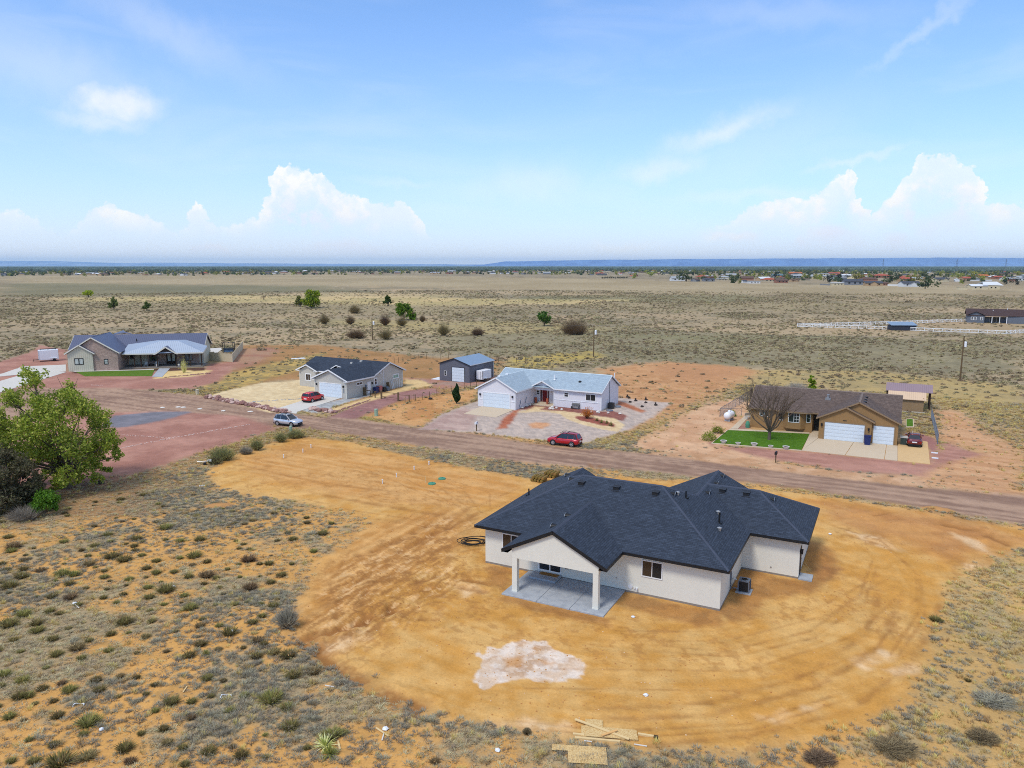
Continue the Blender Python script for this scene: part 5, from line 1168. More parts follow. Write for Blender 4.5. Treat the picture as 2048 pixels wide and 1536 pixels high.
# ---- dark grey house far right and its yard
def far_house():
    c = G(1968, 646); th = .5
    H = thing('house', 'dark grey house with brown roof beyond the white crossbuck fence', 'house', c, -th)
    w = mat_lines('dark_grey_siding', srgb(112, 118, 128, .85), 'Z', .2, .012, .88); rf = mat_brick('maroon_shingle', srgb(92, 74, 72, .85), srgb(76, 60, 60, .85), srgb(50, 40, 40), .32, .15, .012)
    W, D, ze, s = 20, 9, 3.0, .45
    wb = MB(); wb.prism([(-6, 0), (0, 0), (0, 3), (7.5, 3), (7.5, 1.0), (14, 1.0), (14, 11), (-6, 11)], 0, ze - .1); wb.wall([(-6, 0, ze - .1), (-3, 0, ze + 1.35), (0, 0, ze - .1)], (0, .2, 0)); wb.wall([(14, 1, ze - .1), (14, 6, ze + 2.2), (14, 11, ze - .1)], (-.2, 0, 0)); wb.wall([(-6, 0, ze - .1), (-6, 5.5, ze + 2.3), (-6, 11, ze - .1)], (.2, 0, 0)); wb.build('wall', w, H)
    rb = MB(); rb.slab([(-6.5, -.5, ze), (14.5, 1, ze), (14.5, 6, ze + 2.5), (-6.5, 5.5, ze + 2.5)], .12); rb.slab([(-6.5, 11.5, ze), (14.5, 11.5, ze), (14.5, 6, ze + 2.5), (-6.5, 5.5, ze + 2.5)], .12); rb.slab([(-6.5, -.5, ze + .03), (-3, -.5, ze + 1.6), (-3, 3.3, ze + 1.6)], .1); rb.slab([(.5, -.5, ze + .03), (-3, 3.3, ze + 1.6), (-3, -.5, ze + 1.6)], .1); rb.build('roof', rf, H, uv=True)
    f0, f1 = Fr('front', 0), Fr('front', 3)
    for a in (-4.6, -3.6): window(H, f0, a, a + .8, 1.2, 2.3, 1, 2, trim=.08)
    window(H, f0, -1.4, -.6, 1.2, 2.3, 1, 2, trim=.08); window(H, f1, 2, 5.5, .3, 2.4, 3, 1)
    q = MB(); q.slab([(0, -.3, 2.7), (8, .5, 2.7), (8, 3, 3.3), (0, 3, 3.3)], .1); q.build('porch_roof', mat('peach_cover', srgb(206, 176, 146, .85), .7, .05, 3), H)
    for x in (2.6, 5.2, 7.6):
        q = MB(); q.box(x - .12, x + .12, 0, .24, 0, 2.65); q.build('post', M['white_paint'], H)
    for p in [(3, 4, 4.4), (8, 5.5, 5.2)]:
        q = MB(); q.tube([(p[0], p[1], p[2] - .3), (p[0], p[1], p[2] + .8)], .12, 6); q.build('vent_pipe', M['white_paint'], H)
far_house()
def loafing_shed():
    p = G(1783, 661); t = thing('animal_shelter', 'long dark animal shelter with grey roof inside the crossbuck fence', 'shelter', p, -.05)
    q = MB(); q.box(0, 8.6, 0, 3.5, 0, 1.9); q.build('wall', mat('shelter_wall', srgb(58, 62, 74, .85), .8, .1, 3), t)
    q = MB(); q.slab([(-.3, -.3, 1.95), (8.9, -.3, 1.95), (8.9, 3.8, 2.9), (-.3, 3.8, 2.9)], .12); q.build('roof', M['barn_roof'], t, uv=True)
loafing_shed()
# ------------------------------------------------------------------ paving, lawns
SLABS = []
def px_slab(name, pts, m, label, cat, z0=-.1, z1=.05, parent=None, kind='structure'):
    SLABS.append([G(*p) for p in pts]); mb = MB(); mb.prism([G(*p) for p in pts], z0, z1); o = mb.build(name, m, parent)
    if parent is None:
        if kind: o['kind'] = kind
        else: tag(o, label, cat)
    return o
def lerp(a, b, t): return (a[0] + (b[0] - a[0]) * t, a[1] + (b[1] - a[1]) * t)
px_slab('driveway', [(927.6, 827.6), (992, 835), (1029, 819.4), (965, 812.4)], M['concrete_warm'], '', '')
px_slab('driveway', [(540, 822), (553, 818), (606, 801), (634, 791), (683, 796), (640, 810), (594, 824), (593, 827.5)], M['concrete_light'], '', '')
D0, D1, D2, D3 = (1603.5, 901.5), (1860, 928.8), (1795, 891.8), (1637, 876.5)
for a, b in [(0, .335), (.34, .64), (.645, .745)]:
    q0, q1 = lerp(D0, (1795, 922), a / .745), lerp(D0, (1795, 922), b / .745); r0, r1 = lerp(D3, D2, a / .745), lerp(D3, D2, b / .745)
    px_slab('driveway', [q0, q1, r1, r0], M['concrete_warm'], '', '')
px_slab('driveway', [(1795.6, 922), D1, (1855, 884), (1796, 876)], mat('stained_concrete', srgb(218, 182, 130, .86), .85, .12, 1.5), '', '')
px_slab('pavement', [(1627, 862), (1619.5, 868.5), (1604, 901), (1636.5, 876), (1640, 866)], M['concrete_warm'], '', '', z1=.046)
px_slab('pavement', [(1461, 857.6), (1619, 865.5), (1619, 868), (1456, 860.4)], M['concrete_warm'], '', '')
px_slab('pavement', [(1492, 829.6), (1499, 833), (1476, 857.5), (1461.5, 857.2)], M['concrete_warm'], '', '')
px_slab('kerb', [(1424.7, 886.7), (1603, 901), (1603, 902.2), (1422, 887.6)], M['concrete_warm'], '', '', z1=.08); px_slab('kerb', [(1422, 887.4), (1454, 860.5), (1456, 860.8), (1425, 886.6)], M['concrete_warm'], '', '', z1=.081)
px_slab('driveway', [(-40, 757), (6, 747), (45, 733.3), (131.8, 729.4), (131.8, 743), (39, 749.5)], M['concrete_light'], '', ''); px_slab('driveway', [(-80, 788), (-40, 774), (42, 750.2), (100, 744), (134, 744), (0, 785), (-80, 808)], M['concrete_light'], '', '', z1=.046)
px_slab('pavement', [(318.6, 737), (340, 737), (324.4, 754), (304.4, 753.5)], M['concrete'], '', ''); px_slab('pavement', [(144, 742.6), (308, 738.6), (308, 739.8), (150, 743.8)], M['concrete_light'], '', '')
px_slab('pavement', [(862, 758.4), (879, 754), (879.3, 760)], M['white_paint'], '', ''); px_slab('pavement', [(420, 697), (441, 696), (444, 699), (434, 706), (420, 705)], M['concrete_light'], '', '')
px_slab('pavement', [(1812, 838), (1827, 838), (1828, 855), (1812, 855)], M['concrete_warm'], '', '')
def lawn_mat(name, a, b):
    return mat(name, srgb(*a, .8), .95, .16, 2.2, bump=.04, bscale=30, c2=srgb(*b, .8), spec=.1)
LM = lawn_mat('lawn_green', (92, 130, 34), (74, 112, 24)); LM2 = lawn_mat('lawn_patchy', (84, 122, 36), (110, 128, 48))
px_slab('lawn', [(1456.6, 861), (1619, 868.6), (1603, 900.6), (1426, 886.2)], LM, '', '', z1=.07); px_slab('lawn', [(152, 744.2), (309, 740.2), (303.5, 752.5), (170, 752.8)], LM2, '', '', z1=.07); px_slab('lawn', [(1813, 839), (1825.4, 839), (1826, 853.5), (1813, 853.5)], LM, '', '', z1=.07)

# ------------------------------------------------------------------ vehicles
def car_paint(name, c, metal=.25):
    m = mat(name, c, .28, .02, 2, metal=metal, spec=.5, coat=.8); return m
def make_car(name, label, paint, rear_near, front_near, near, L, W, H, wb, prof, roofp, wr=.34, rails=False, tail=None, cladding=None):
    """prof: (x, bottom, belt, half width) from tail to nose; roofp: glasshouse (x, z at roof, half width top, half width base, base z)"""
    A, B = Vector((*rear_near, 0)), Vector((*front_near, 0)); hd = (B - A); meas = hd.length; sc = meas / wb; hd.normalize()
    left = Vector((-hd.y, hd.x, 0)); side = left if near == 'right' else -left
    c = (A + B) / 2 + side * (W / 2) * sc
    T = thing(name, label, 'car', (c.x, c.y, .02), math.atan2(hd.y, hd.x)); T.scale = (sc,) * 3
    mb = MB(); n = 0
    for x, zb, zt, hw in prof:
        ring = [(hw * .72, zb), (hw * .96, zb + .06), (hw, zb + (zt - zb) * .45), (hw * .985, zt - .10), (hw * .90, zt), (hw * .5, zt + .025)]
        pts = [(x, y, z) for y, z in ring] + [(x, -y, z) for y, z in ring[::-1]]
        mb.v += pts; n = len(pts)
    K = len(prof)
    for i in range(K - 1):
        for k in range(n): mb.f.append((i * n + k, i * n + (k + 1) % n, (i + 1) * n + (k + 1) % n, (i + 1) * n + k))
    mb.f.append(tuple(range(n))[::-1]); mb.f.append(tuple((K - 1) * n + k for k in range(n)))
    body = mb.build('body', paint, T, smooth=True)
    try: body.data.shade_smooth_by_angle(angle=R(40))
    except Exception: pass
    # glasshouse
    gb = MB()
    for x, zr, ht, hb, zb in roofp: gb.v += [(x, hb, zb), (x, ht, zr), (x, -ht, zr), (x, -hb, zb)]
    for i in range(len(roofp) - 1):
        for k in range(4): gb.f.append((i * 4 + k, i * 4 + (k + 1) % 4, i * 4 + 4 + (k + 1) % 4, i * 4 + 4 + k))
    gb.f += [(3, 2, 1, 0), tuple((len(roofp) - 1) * 4 + k for k in range(4))]
    gb.build('window_glass', M['car_glass'], T)
    rb = MB(); mid = roofp[1:-1]
    for x, zr, ht, hb, zb in mid: rb.v += [(x, ht + .02, zr - .03), (x, ht * .8, zr + .035), (x, -ht * .8, zr + .035), (x, -ht - .02, zr - .03)]
    for i in range(len(mid) - 1):
        for k in range(4): rb.f.append((i * 4 + k, i * 4 + (k + 1) % 4, i * 4 + 4 + (k + 1) % 4, i * 4 + 4 + k))
    rb.f += [(3, 2, 1, 0), tuple((len(mid) - 1) * 4 + k for k in range(4))]
    rb.build('roof', paint, T, smooth=True)
    pb = MB()
    for sg in (1, -1):
        for i in range(len(roofp) - 1):
            a, b = roofp[i], roofp[i + 1]
            if i == 0: pb.obox((a[0], sg * a[3], a[4]), (b[0], sg * b[2], b[1]), .07, .09)
            if i == len(roofp) - 2: pb.obox((b[0], sg * b[3], b[4]), (a[0], sg * a[2], a[1]), .08, .09)
        a, b = roofp[1], roofp[-2]
        for t, w in ((.10, .10), (.52, .04)):
            x = a[0] + (b[0] - a[0]) * t; hb = a[3] + (b[3] - a[3]) * t; ht = a[2] + (b[2] - a[2]) * t
            pb.obox((x, sg * (hb + .004), a[4]), (x, sg * (ht + .012), a[1] + (b[1] - a[1]) * t), w, .03, (1, 0, 0))
    pb.build('pillar', paint, T)
    for sx in (-wb / 2, wb / 2):
        for sg in (1, -1):
            yy = sg * (W / 2)
            w = bpy.data.objects.new('wheel', None); col.objects.link(w); w.parent = T; w.location = (sx, yy, wr); w.empty_display_size = .2
            q = MB(); q.lathe([(wr * .6, -.21 * sg), (wr * .95, -.2 * sg), (wr, -.15 * sg), (wr, -.03 * sg), (wr * .93, .012 * sg), (wr * .66, .014 * sg)], 20, (0, 0, 0), 'y'); q.build('tyre', M['rubber'], w)
            q = MB(); q.lathe([(wr * .66, .0), (wr * .66, .006 * sg)], 18, (0, 0, 0), 'y')
            q.build('hub', M['black_trim'], w)
            q = MB()
            for s5 in range(5):
                t = s5 * 1.2566; q.obox((.03 * math.cos(t), .016 * sg, .03 * math.sin(t)), (wr * .64 * math.cos(t), .014 * sg, wr * .64 * math.sin(t)), .075, .02, (0, 1, 0))
            q.lathe([(wr * .68, .008 * sg), (wr * .68, .02 * sg), (wr * .6, .02 * sg), (wr * .6, .008 * sg)], 18, (0, 0, 0), 'y'); q.build('rim', M['alloy'], w)
            q = MB(); q.lathe([(wr * 1.2, -.12 * sg), (wr * 1.2, -.005 * sg), (wr * .9, -.004 * sg)], 20, (0, 0, 0), 'y'); q.build('wheel_arch', M['black_trim'], w)
    x0, x1 = prof[0][0], prof[-1][0]; hwr, hwf = prof[1][3], prof[-2][3]
    for sg in (1, -1):
        q = MB(); zt = prof[1][2]; q.box(x0 - .03, x0 + .22, sg * hwr * .82 - .12, sg * hwr * .82 + .12, zt - .38, zt - .14); q.build('tail_light', M['tail_red'], T)
        q = MB(); zf = prof[-2][2]; q.box(x1 - .34, x1 - .02, sg * hwf * .78 - .16, sg * hwf * .78 + .16, zf - .22, zf - .08); q.build('headlight', M['lamp_glass'], T)
        q = MB(); xm = roofp[-2][0] + (roofp[-1][0] - roofp[-2][0]) * .62; q.box(xm - .06, xm + .08, sg * (W / 2 + .08) - .1, sg * (W / 2 + .08) + .1, prof[len(prof) // 2][2] + .02, prof[len(prof) // 2][2] + .17); q.build('mirror', paint, T)
        q = MB(); q.obox((-wb / 2 + .45, sg * (W / 2 - .01), .30), (wb / 2 - .45, sg * (W / 2 - .01), .30), .06, .12); q.build('sill', cladding or M['black_trim'], T)
        for dx in (-.1, .85):
            q = MB(); q.box(dx - .1, dx + .1, sg * (W / 2 - .02) - .02, sg * (W / 2 - .02) + .02, prof[len(prof) // 2][2] - .2, prof[len(prof) // 2][2] - .17); q.build('door_handle', paint, T)
    q = MB(); q.box(x0 - .04, x0 + .1, -.28, .28, .62, .76); q.build('number_plate', M['white_paint'], T)
    q = MB(); q.box(x1 - .12, x1 + .02, -hwf * .6, hwf * .6, .42, .60); q.build('grille', M['black_trim'], T)
    q = MB(); q.box(x0 - .02, x0 + .25, -hwr * .9, hwr * .9, .22, .42); q.box(x1 - .3, x1 + .0, -hwf * .85, hwf * .85, .2, .34); q.build('bumper', M['black_trim'], T)
    if rails:
        q = MB()
        for sg in (1, -1): q.tube([(mid[0][0] + .1, sg * mid[0][2] * .9, mid[0][1] + .06), (0, sg * mid[1][2] * .9, mid[1][1] + .11), (mid[-1][0] - .1, sg * mid[-1][2] * .9, mid[-1][1] + .06)], .025, 6)
        for x in (-.5, .35): q.obox((x, -.62, H + .06), (x, .62, H + .06), .07, .04)
        q.build('roof_rail', M['black_trim'], T)
    return T
M['car_glass'] = mat_glass('car_glass', (.012, .016, .022), .04); M['alloy'] = mat('alloy', (.62, .63, .65), .3, .05, 5, metal=.6); M['tail_red'] = mat('tail_lens', (.28, .012, .012), .2, .05, 5, spec=.5); M['lamp_glass'] = mat('lamp_lens', (.55, .58, .6), .1, .05, 5, spec=.6)
suv = [(-2.24, .45, .98, .74), (-2.18, .36, 1.04, .84), (-1.9, .28, 1.05, .90), (-1.0, .22, 1.05, .92), (0, .2, 1.04, .92), (.75, .2, 1.03, .92), (1.05, .22, 1.03, .915), (1.5, .25, 1.0, .90), (1.95, .28, .92, .86), (2.2, .34, .80, .76), (2.27, .42, .70, .66)]
suvr = [(-2.16, 1.12, .6, .76, 1.0), (-1.85, 1.60, .58, .82, 1.04), (-.6, 1.68, .62, .86, 1.05), (.25, 1.64, .62, .86, 1.04), (1.12, 1.06, .66, .84, 1.0)]
make_car('parked_car', 'silver suv parked on the reddish dirt road near the gravel yard', car_paint('silver_paint', (.60, .62, .66), .5), G(554.7, 851.2), G(582.4, 854.3), 'right', 4.5, 1.84, 1.68, 2.69, suv, suvr, .36, rails=True)
make_car('parked_car', 'dark red suv with roof bars parked on the road before the white house', car_paint('red_paint', srgb(190, 18, 34, .95)), G(1142.6, 894.7), G(1105.5, 890.5), 'left', 4.5, 1.84, 1.68, 2.66, suv, suvr, .36, rails=True)
hat = [(-2.0, .45, 1.0, .76), (-1.96, .34, 1.05, .85), (-1.6, .26, 1.06, .89), (-.8, .22, 1.06, .90), (.2, .2, 1.04, .90), (.85, .2, 1.03, .90), (1.15, .22, 1.02, .89), (1.6, .26, .98, .87), (1.95, .32, .88, .80), (2.06, .42, .74, .70)]
hatr = [(-1.97, 1.2, .6, .78, 1.0), (-1.78, 1.55, .62, .82, 1.04), (-.6, 1.62, .65, .84, 1.05), (.3, 1.60, .64, .84, 1.03), (1.08, 1.08, .68, .82, 1.0)]
make_car('parked_car', 'bright red hatchback parked on the pale driveway of the grey house', car_paint('bright_red_paint', srgb(214, 24, 28, .9), .1), G(625.1, 805.4), G(644.6, 800.4), 'right', 4.1, 1.8, 1.62, 2.57, hat, hatr, .33)
sed = [(-2.36, .45, .92, .70), (-2.28, .32, .98, .82), (-1.8, .24, 1.0, .88), (-.9, .2, .97, .91), (0, .18, .94, .91), (.8, .18, .93, .91), (1.2, .2, .92, .90), (1.7, .22, .86, .87), (2.15, .28, .76, .78), (2.38, .38, .62, .64)]
sedr = [(-1.75, 1.0, .58, .76, .96), (-1.05, 1.38, .56, .78, .96), (-.4, 1.44, .58, .80, .95), (.25, 1.42, .58, .82, .94), (1.2, .98, .64, .82, .92)]
_r = Vector((*G(1812.5, 893.5), 0)); _v = Vector((math.sin(.482), math.cos(.482), 0))
make_car('parked_car', 'maroon sedan parked on the stained concrete beside the tan house', car_paint('maroon_paint', srgb(110, 18, 28, .9)), (_r + _v * .9).to_2d(), (_r + _v * 3.6).to_2d(), 'left', 4.75, 1.82, 1.45, 2.75, sed, sedr, .33)

def trailer(label, p, rz, L, W, H, dark=False):
    T = thing('cargo_trailer', label, 'trailer', p, rz)
    q = MB(); q.box(-L / 2, L / 2, -W / 2, W / 2, .45, H); o = q.build('body', M['tank_white'], T); b = o.modifiers.new('b', 'BEVEL'); b.width = .06; b.segments = 2
    q = MB(); q.box(-L / 2 - .02, L / 2 + .02, -W / 2 - .02, W / 2 + .02, .38, .47)
    for x in (-L / 2, L / 2):
        for y in (-W / 2, W / 2): q.box(x - .04, x + .04, y - .04, y + .04, .47, H)
    q.build('corner_trim', M['dark_metal'] if dark else M['alloy'], T)
    for sg in (1, -1):
        for x in ((-.4, .4) if L > 4.5 else (-.3,)):
            q = MB(); q.lathe([(.32, 0), (.34, -.05 * sg), (.34, -.18 * sg), (.3, -.2 * sg)], 14, (x - L * .2, sg * (W / 2 + .16), .34), 'y'); q.build('wheel', M['rubber'], T)
        q = MB(); x = -L * .2; q.box(x - .85, x + .6, sg * (W / 2 + .1) - .12, sg * (W / 2 + .1) + .12, .70, .76); q.build('mudguard', M['white_paint'], T)
    q = MB(); q.obox((L / 2, -.5, .42), (L / 2 + 1.2, 0, .42), .08, .1); q.obox((L / 2, .5, .42), (L / 2 + 1.2, 0, .42), .08, .1); q.tube([(L / 2 + 1.1, 0, .05), (L / 2 + 1.1, 0, .7)], .04, 6); q.build('drawbar', M['dark_metal'], T)
    q = MB(); q.box(-L / 2 - .03, -L / 2 - .001, -W / 2 + .1, W / 2 - .1, .5, H - .1); d = q.build('rear_door', M['tank_white'], T)
    q = MB()
    for y in (-.3, .3): q.box(-L / 2 - .06, -L / 2 - .03, y - .02, y + .02, .55, H - .2)
    q.box(-L / 2 - .06, -L / 2 - .03, -W / 2 + .1, -W / 2 + .3, 1.2, 1.26); q.build('latch', M['dark_metal'], d)
    q = MB(); q.box(.2, .95, -W / 2 - .02, -W / 2 - .002, .6, H - .25); q.build('side_door', M['tank_white'], T)
    return T
_a, _b = Vector(G(78, 724)), Vector(G(118.5, 721.5)); _d = (_a - _b); _n = Vector((-_d.y, _d.x)).normalized(); _n = _n if _n.y > 0 else -_n
T1 = trailer('white enclosed trailer with a ladder rack parked beside the brick house', (_a + _b) / 2 + _n * 1.1, math.atan2(_d.y, _d.x), _d.length * .98, 2.2, 2.75)
q = MB(); L_ = _d.length
for y in (-.7, 0, .7): q.obox((-L_ / 2 + .3, y, 2.95), (L_ / 2 - .5, y, 2.95), .06, .06)
for x in (-1.6, 0, 1.6): q.obox((x, -.9, 2.85), (x, .9, 2.85), .06, .08)
q.build('ladder_rack', M['dark_metal'], T1)
_a, _b = Vector(G(952, 763)), Vector(G(966, 764.5)); _m = (_a + _b) / 2; _h = Vector((math.sin(.511), math.cos(.511)))
trailer('small white enclosed trailer with black corner trim beside the metal barn', _m + _h * 1.7, math.atan2(_h.y, _h.x), 3.4, 1.55, 2.25, True)

# ------------------------------------------------------------------ poles and wires
def pole(label, p, h, rz, kind):
    T = thing('utility_pole', label, 'utility pole', p, rz, 'utility poles across the plain')
    q = MB(); q.tube([(0, 0, -.3), (0, 0, h * .5), (0, 0, h)], [.17, .14, .11], 8); q.build('pole', M['wood'], T)
    q = MB(); q.lathe([(.02, h - 2.3), (.26, h - 2.25), (.26, h - 1.3), (.2, h - 1.2), (.05, h - 1.15)], 12, (.48, 0, 0)); q.tube([(.1, 0, h - 1.7), (.3, 0, h - 1.7)], .05, 5); q.build('transformer', M['tank_white'], T)
    q = MB(); q.tube([(0, 0, h), (0, 0, h + .3)], [.05, .03], 6); q.build('insulator', M['grey_paint'], T)
    return T
P1, P2, P3 = G(745, 680), G(1187, 714), G(1920, 760)
pole('thin utility pole among the bare brown shrubs', P1, 7.0, .2, 0); pole('utility pole with transformer behind the white house', P2, 8.0, .2, 1); pole('utility pole with white transformer on the scrub behind the mauve shed', P3, 9.0, .2, 2)
def wire(a, b, ha, hb, sag, label):
    pts = [(a[0] + (b[0] - a[0]) * t, a[1] + (b[1] - a[1]) * t, ha + (hb - ha) * t - sag * 4 * t * (1 - t)) for t in [i / 16 for i in range(17)]]
    q = MB(); q.tube(pts, .018, 3, False); single(q, 'power_line', M['grey_metal'], label, 'power line')
wire(P1, P2, 7.2, 8.2, 1.4, 'thin power line sagging over the brown shrubs'); wire(P2, P3, 8.2, 9.2, 1.4, 'thin power line sagging over the scrub toward the tan house')

# ------------------------------------------------------------------ fences
def post_fence(label, posts, h, mpost, wires=3, r=.05, mesh=False, rail=False, group=None):
    c = posts[0]; T = thing('wire_fence', label, 'fence', c, 0, group)
    me = MB(); me.tube([(0, 0, -.2), (0, 0, h)], r, 6); me = me.mesh('post', mpost)
    for p in posts:
        o = bpy.data.objects.new('post', me); col.objects.link(o); o.parent = T; o.location = (p[0] - c[0], p[1] - c[1], 0)
    for k in range(wires):
        z = h * (.35 + .55 * k / max(1, wires - 1)); q = MB()
        q.tube([(p[0] - c[0], p[1] - c[1], z) for p in posts], .012, 3, False); q.build('wire', M['steel'], T)
    if rail:
        q = MB(); q.tube([(p[0] - c[0], p[1] - c[1], h - .03) for p in posts], .03, 5, False); q.build('top_rail', M['grey_metal'], T)
    if mesh:
        q = MB()
        for a, b in zip(posts[:-1], posts[1:]):
            a = Vector((a[0] - c[0], a[1] - c[1], 0)); b = Vector((b[0] - c[0], b[1] - c[1], 0)); n = max(4, int((b - a).length / .22))
            for i in range(n):
                for sg in (1, -1):
                    t0, t1 = i / n, min(1, max(0, (i + sg * h / .22 * .5) / n))
                    if abs(t1 - t0) < 1e-4: continue
                    zz = h * min(1, abs(t1 - t0) * n / (h / .22 * .5))
                    q.obox(a.lerp(b, t0) + Vector((0, 0, .04)), a.lerp(b, t1) + Vector((0, 0, zz)), .011, .011)
        o = q.build('mesh', M['grey_metal'], T); o['kind'] = 'stuff'
    return T
post_fence('wire fence on brown posts between the grey and white houses', [G(*p) for p in [(818.6,804),(831,802),(844.5,799.6),(859,796),(873.8,791.3),(888,787.5),(902.4,783.7),(915,781),(928.4,778),(940.7,775.2),(953.3,772.5),(975,768)]], 1.15, M['wood'])
post_fence('old wire fence on leaning posts along the field behind the barn', [G(*p) for p in [(775,729),(788.5,726),(797,725.5),(806,724.4),(822,721),(830,719),(837.7,718),(853,717.6),(866,718.5),(880.5,718.8),(897,718.5),(950,719),(997,724.3),(1015.5,726),(1033,726),(1051,728),(1068,730),(1092,736.4),(1116,732.5)]], 1.3, M['wood'])
T = thing('field_gate', 'wooden post gate closing the gravel drive beside the grey house', 'gate', G(780, 800), 0)
_g = [G(*p) for p in [(750.3, 795.7), (763, 797.7), (796.7, 802), (818.6, 804)]]; _c = G(780, 800)
for i, p in enumerate(_g):
    w = .14 if i in (1, 2) else .08; q = MB(); q.box(p[0] - _c[0] - w, p[0] - _c[0] + w, p[1] - _c[1] - w, p[1] - _c[1] + w, -.1, 1.5 if i in (1, 2) else 1.2); q.build('post', M['wood'], T)
for z in (.45, 1.25):
    q = MB(); q.obox((_g[1][0] - _c[0], _g[1][1] - _c[1], z), (_g[2][0] - _c[0], _g[2][1] - _c[1], z), .05, .07); q.build('rail', M['wood'], T)
q = MB(); q.obox((_g[0][0] - _c[0], _g[0][1] - _c[1], 1.1), (_g[1][0] - _c[0], _g[1][1] - _c[1], 1.1), .05, .07); q.build('top_rail', M['wood'], T); q = MB(); q.obox((_g[2][0] - _c[0], _g[2][1] - _c[1], 1.1), (_g[3][0] - _c[0], _g[3][1] - _c[1], 1.1), .05, .07); q.build('top_rail', M['wood'], T)
for p in [(811,804),(816,801.5),(822,801),(827,799.5),(829,803)]:
    q = MB(); q.tube([(0, 0, -.1), (.05, 0, 1.0)], .03, 4); single(q, 'stake', M['rock_red'], 'thin rusty stake in the dirt by the wire fence gate', 'stake', G(*p), 0, 'rusty stakes by the gate')
post_fence('chain link fence beside the white propane tank', [G(*p) for p in [(1483,833.2),(1461,833.5),(1439.6,833.7),(1447.4,828.4),(1455.7,823.5),(1463.5,818.6),(1471.3,813.2),(1478.6,809.8),(1487,803.5),(1494.7,800),(1504,796)]], 1.35, M['grey_metal'], 0, .035, True, True)
post_fence('chain link fence with a grey top rail beyond the maroon sedan', [G(*p) for p in [(1862,836),(1865,848),(1868,860),(1871.5,875),(1875,890.5)]], 1.5, M['grey_metal'], 0, .045, True, True)
for a, b, nm in [((1826, 832), (1862, 838), 'beside the shed'), ((1828, 848), (1866, 852), 'beside the small lawn'), ((1840, 866), (1876, 871), 'behind the maroon sedan')]:
    q = MB(); c = G(*a); e = G(*b); q.obox((0, 0, .1), (e[0] - c[0], e[1] - c[1], .1), .09, .12); single(q, 'ground_rail', M['wood'], 'long timber rail lying on the dirt ' + nm, 'timber rail', c)
def crossbuck():
    A = [G(*p) for p in [(1932, 643.4), (1783, 648.6), (1594.9, 653.7), (1781, 659.4), (1884, 664), (2012, 668), (2048, 666), (2110, 663)]]; c = A[2]
    T = thing('crossbuck_fence', 'white crossbuck rail fence enclosing the paddock of the dark grey house', 'fence', c)
    pm = MB(); pm.box(-.1, .1, -.1, .1, -.1, 1.32); pm = pm.mesh('post', M['pvc'])
    for a, b in zip(A[:-1], A[1:]):
        a = Vector((a[0] - c[0], a[1] - c[1], 0)); b = Vector((b[0] - c[0], b[1] - c[1], 0)); n = max(1, round((b - a).length / 2.6)); L = (b - a).length / n; ang = math.atan2(b.y - a.y, b.x - a.x)
        q = MB(); q.box(.08, L - .08, -.03, .03, 1.03, 1.23); q.box(.08, L - .08, -.03, .03, .08, .26); q.obox((.08, 0, .2), (L - .08, 0, 1.1), .05, .17, (0, 1, 0)); q.obox((.08, .004, 1.1), (L - .08, .004, .2), .05, .17, (0, 1, 0)); me = q.mesh('panel', M['pvc'])
        for i in range(n):
            p = a.lerp(b, i / n)
            o = bpy.data.objects.new('post', pm); col.objects.link(o); o.parent = T; o.location = p
            o = bpy.data.objects.new('panel', me); col.objects.link(o); o.parent = T; o.location = p; o.rotation_euler = (0, 0, ang)
crossbuck()
def vinyl_fence():
    A = [G(*p) for p in [(420, 720.3), (465, 724.7), (486, 697.5)]]; c = A[0]
    T = thing('panel_fence', 'beige panel fence at the gable end of the brick house', 'fence', c)
    for a, b in zip(A[:-1], A[1:]):
        a = Vector((a[0] - c[0], a[1] - c[1], 0)); b = Vector((b[0] - c[0], b[1] - c[1], 0)); n = max(1, round((b - a).length / 2.4))
        for i in range(n):
            p, r = a.lerp(b, i / n), a.lerp(b, (i + 1) / n); q = MB(); q.obox(p + Vector((0, 0, 1.0)), r + Vector((0, 0, 1.0)), .06, 1.9); q.obox(p + Vector((0, 0, 1.97)), r + Vector((0, 0, 1.97)), .1, .08); q.build('panel', M['cream_trim2'], T)
            q = MB(); q.box(p.x - .07, p.x + .07, p.y - .07, p.y + .07, 0, 2.1); q.build('post', M['cream_trim2'], T)
    q = MB(); q.box(b.x - .07, b.x + .07, b.y - .07, b.y + .07, 0, 2.1); q.build('post', M['cream_trim2'], T)
M['cream_trim2'] = mat('beige_vinyl', srgb(206, 194, 164, .88), .6, .04, 3)
vinyl_fence()
def trampoline_frame():
    T = thing('gazebo_frame', 'dark gazebo frame over a blue tub behind the beige fence', 'gazebo', G(458, 704), .2)
    for x in (-1.3, 1.3):
        for y in (-1.2, 1.2):
            q = MB(); q.box(x - .07, x + .07, y - .07, y + .07, 0, 2.6); q.build('post', M['dark_metal'], T)
    q = MB()
    for z in (1.0, 2.55):
        for y in (-1.2, 1.2): q.obox((-1.5, y, z), (1.5, y, z), .1, .12)
        for x in (-1.3, 0, 1.3): q.obox((x, -1.4, z), (x, 1.4, z), .08, .12)
    q.build('beam', M['dark_metal'], T)
    q = MB(); q.box(-1.15, 1.15, -1.05, 1.05, 0, .85); q.build('tub', mat('tub_blue', srgb(92, 122, 156, .8), .4, .06, 3), T)
    q = MB(); q.box(-1.2, 1.2, -1.1, 1.1, .851, .93); q.build('cover', M['black_trim'], T)
trampoline_frame()

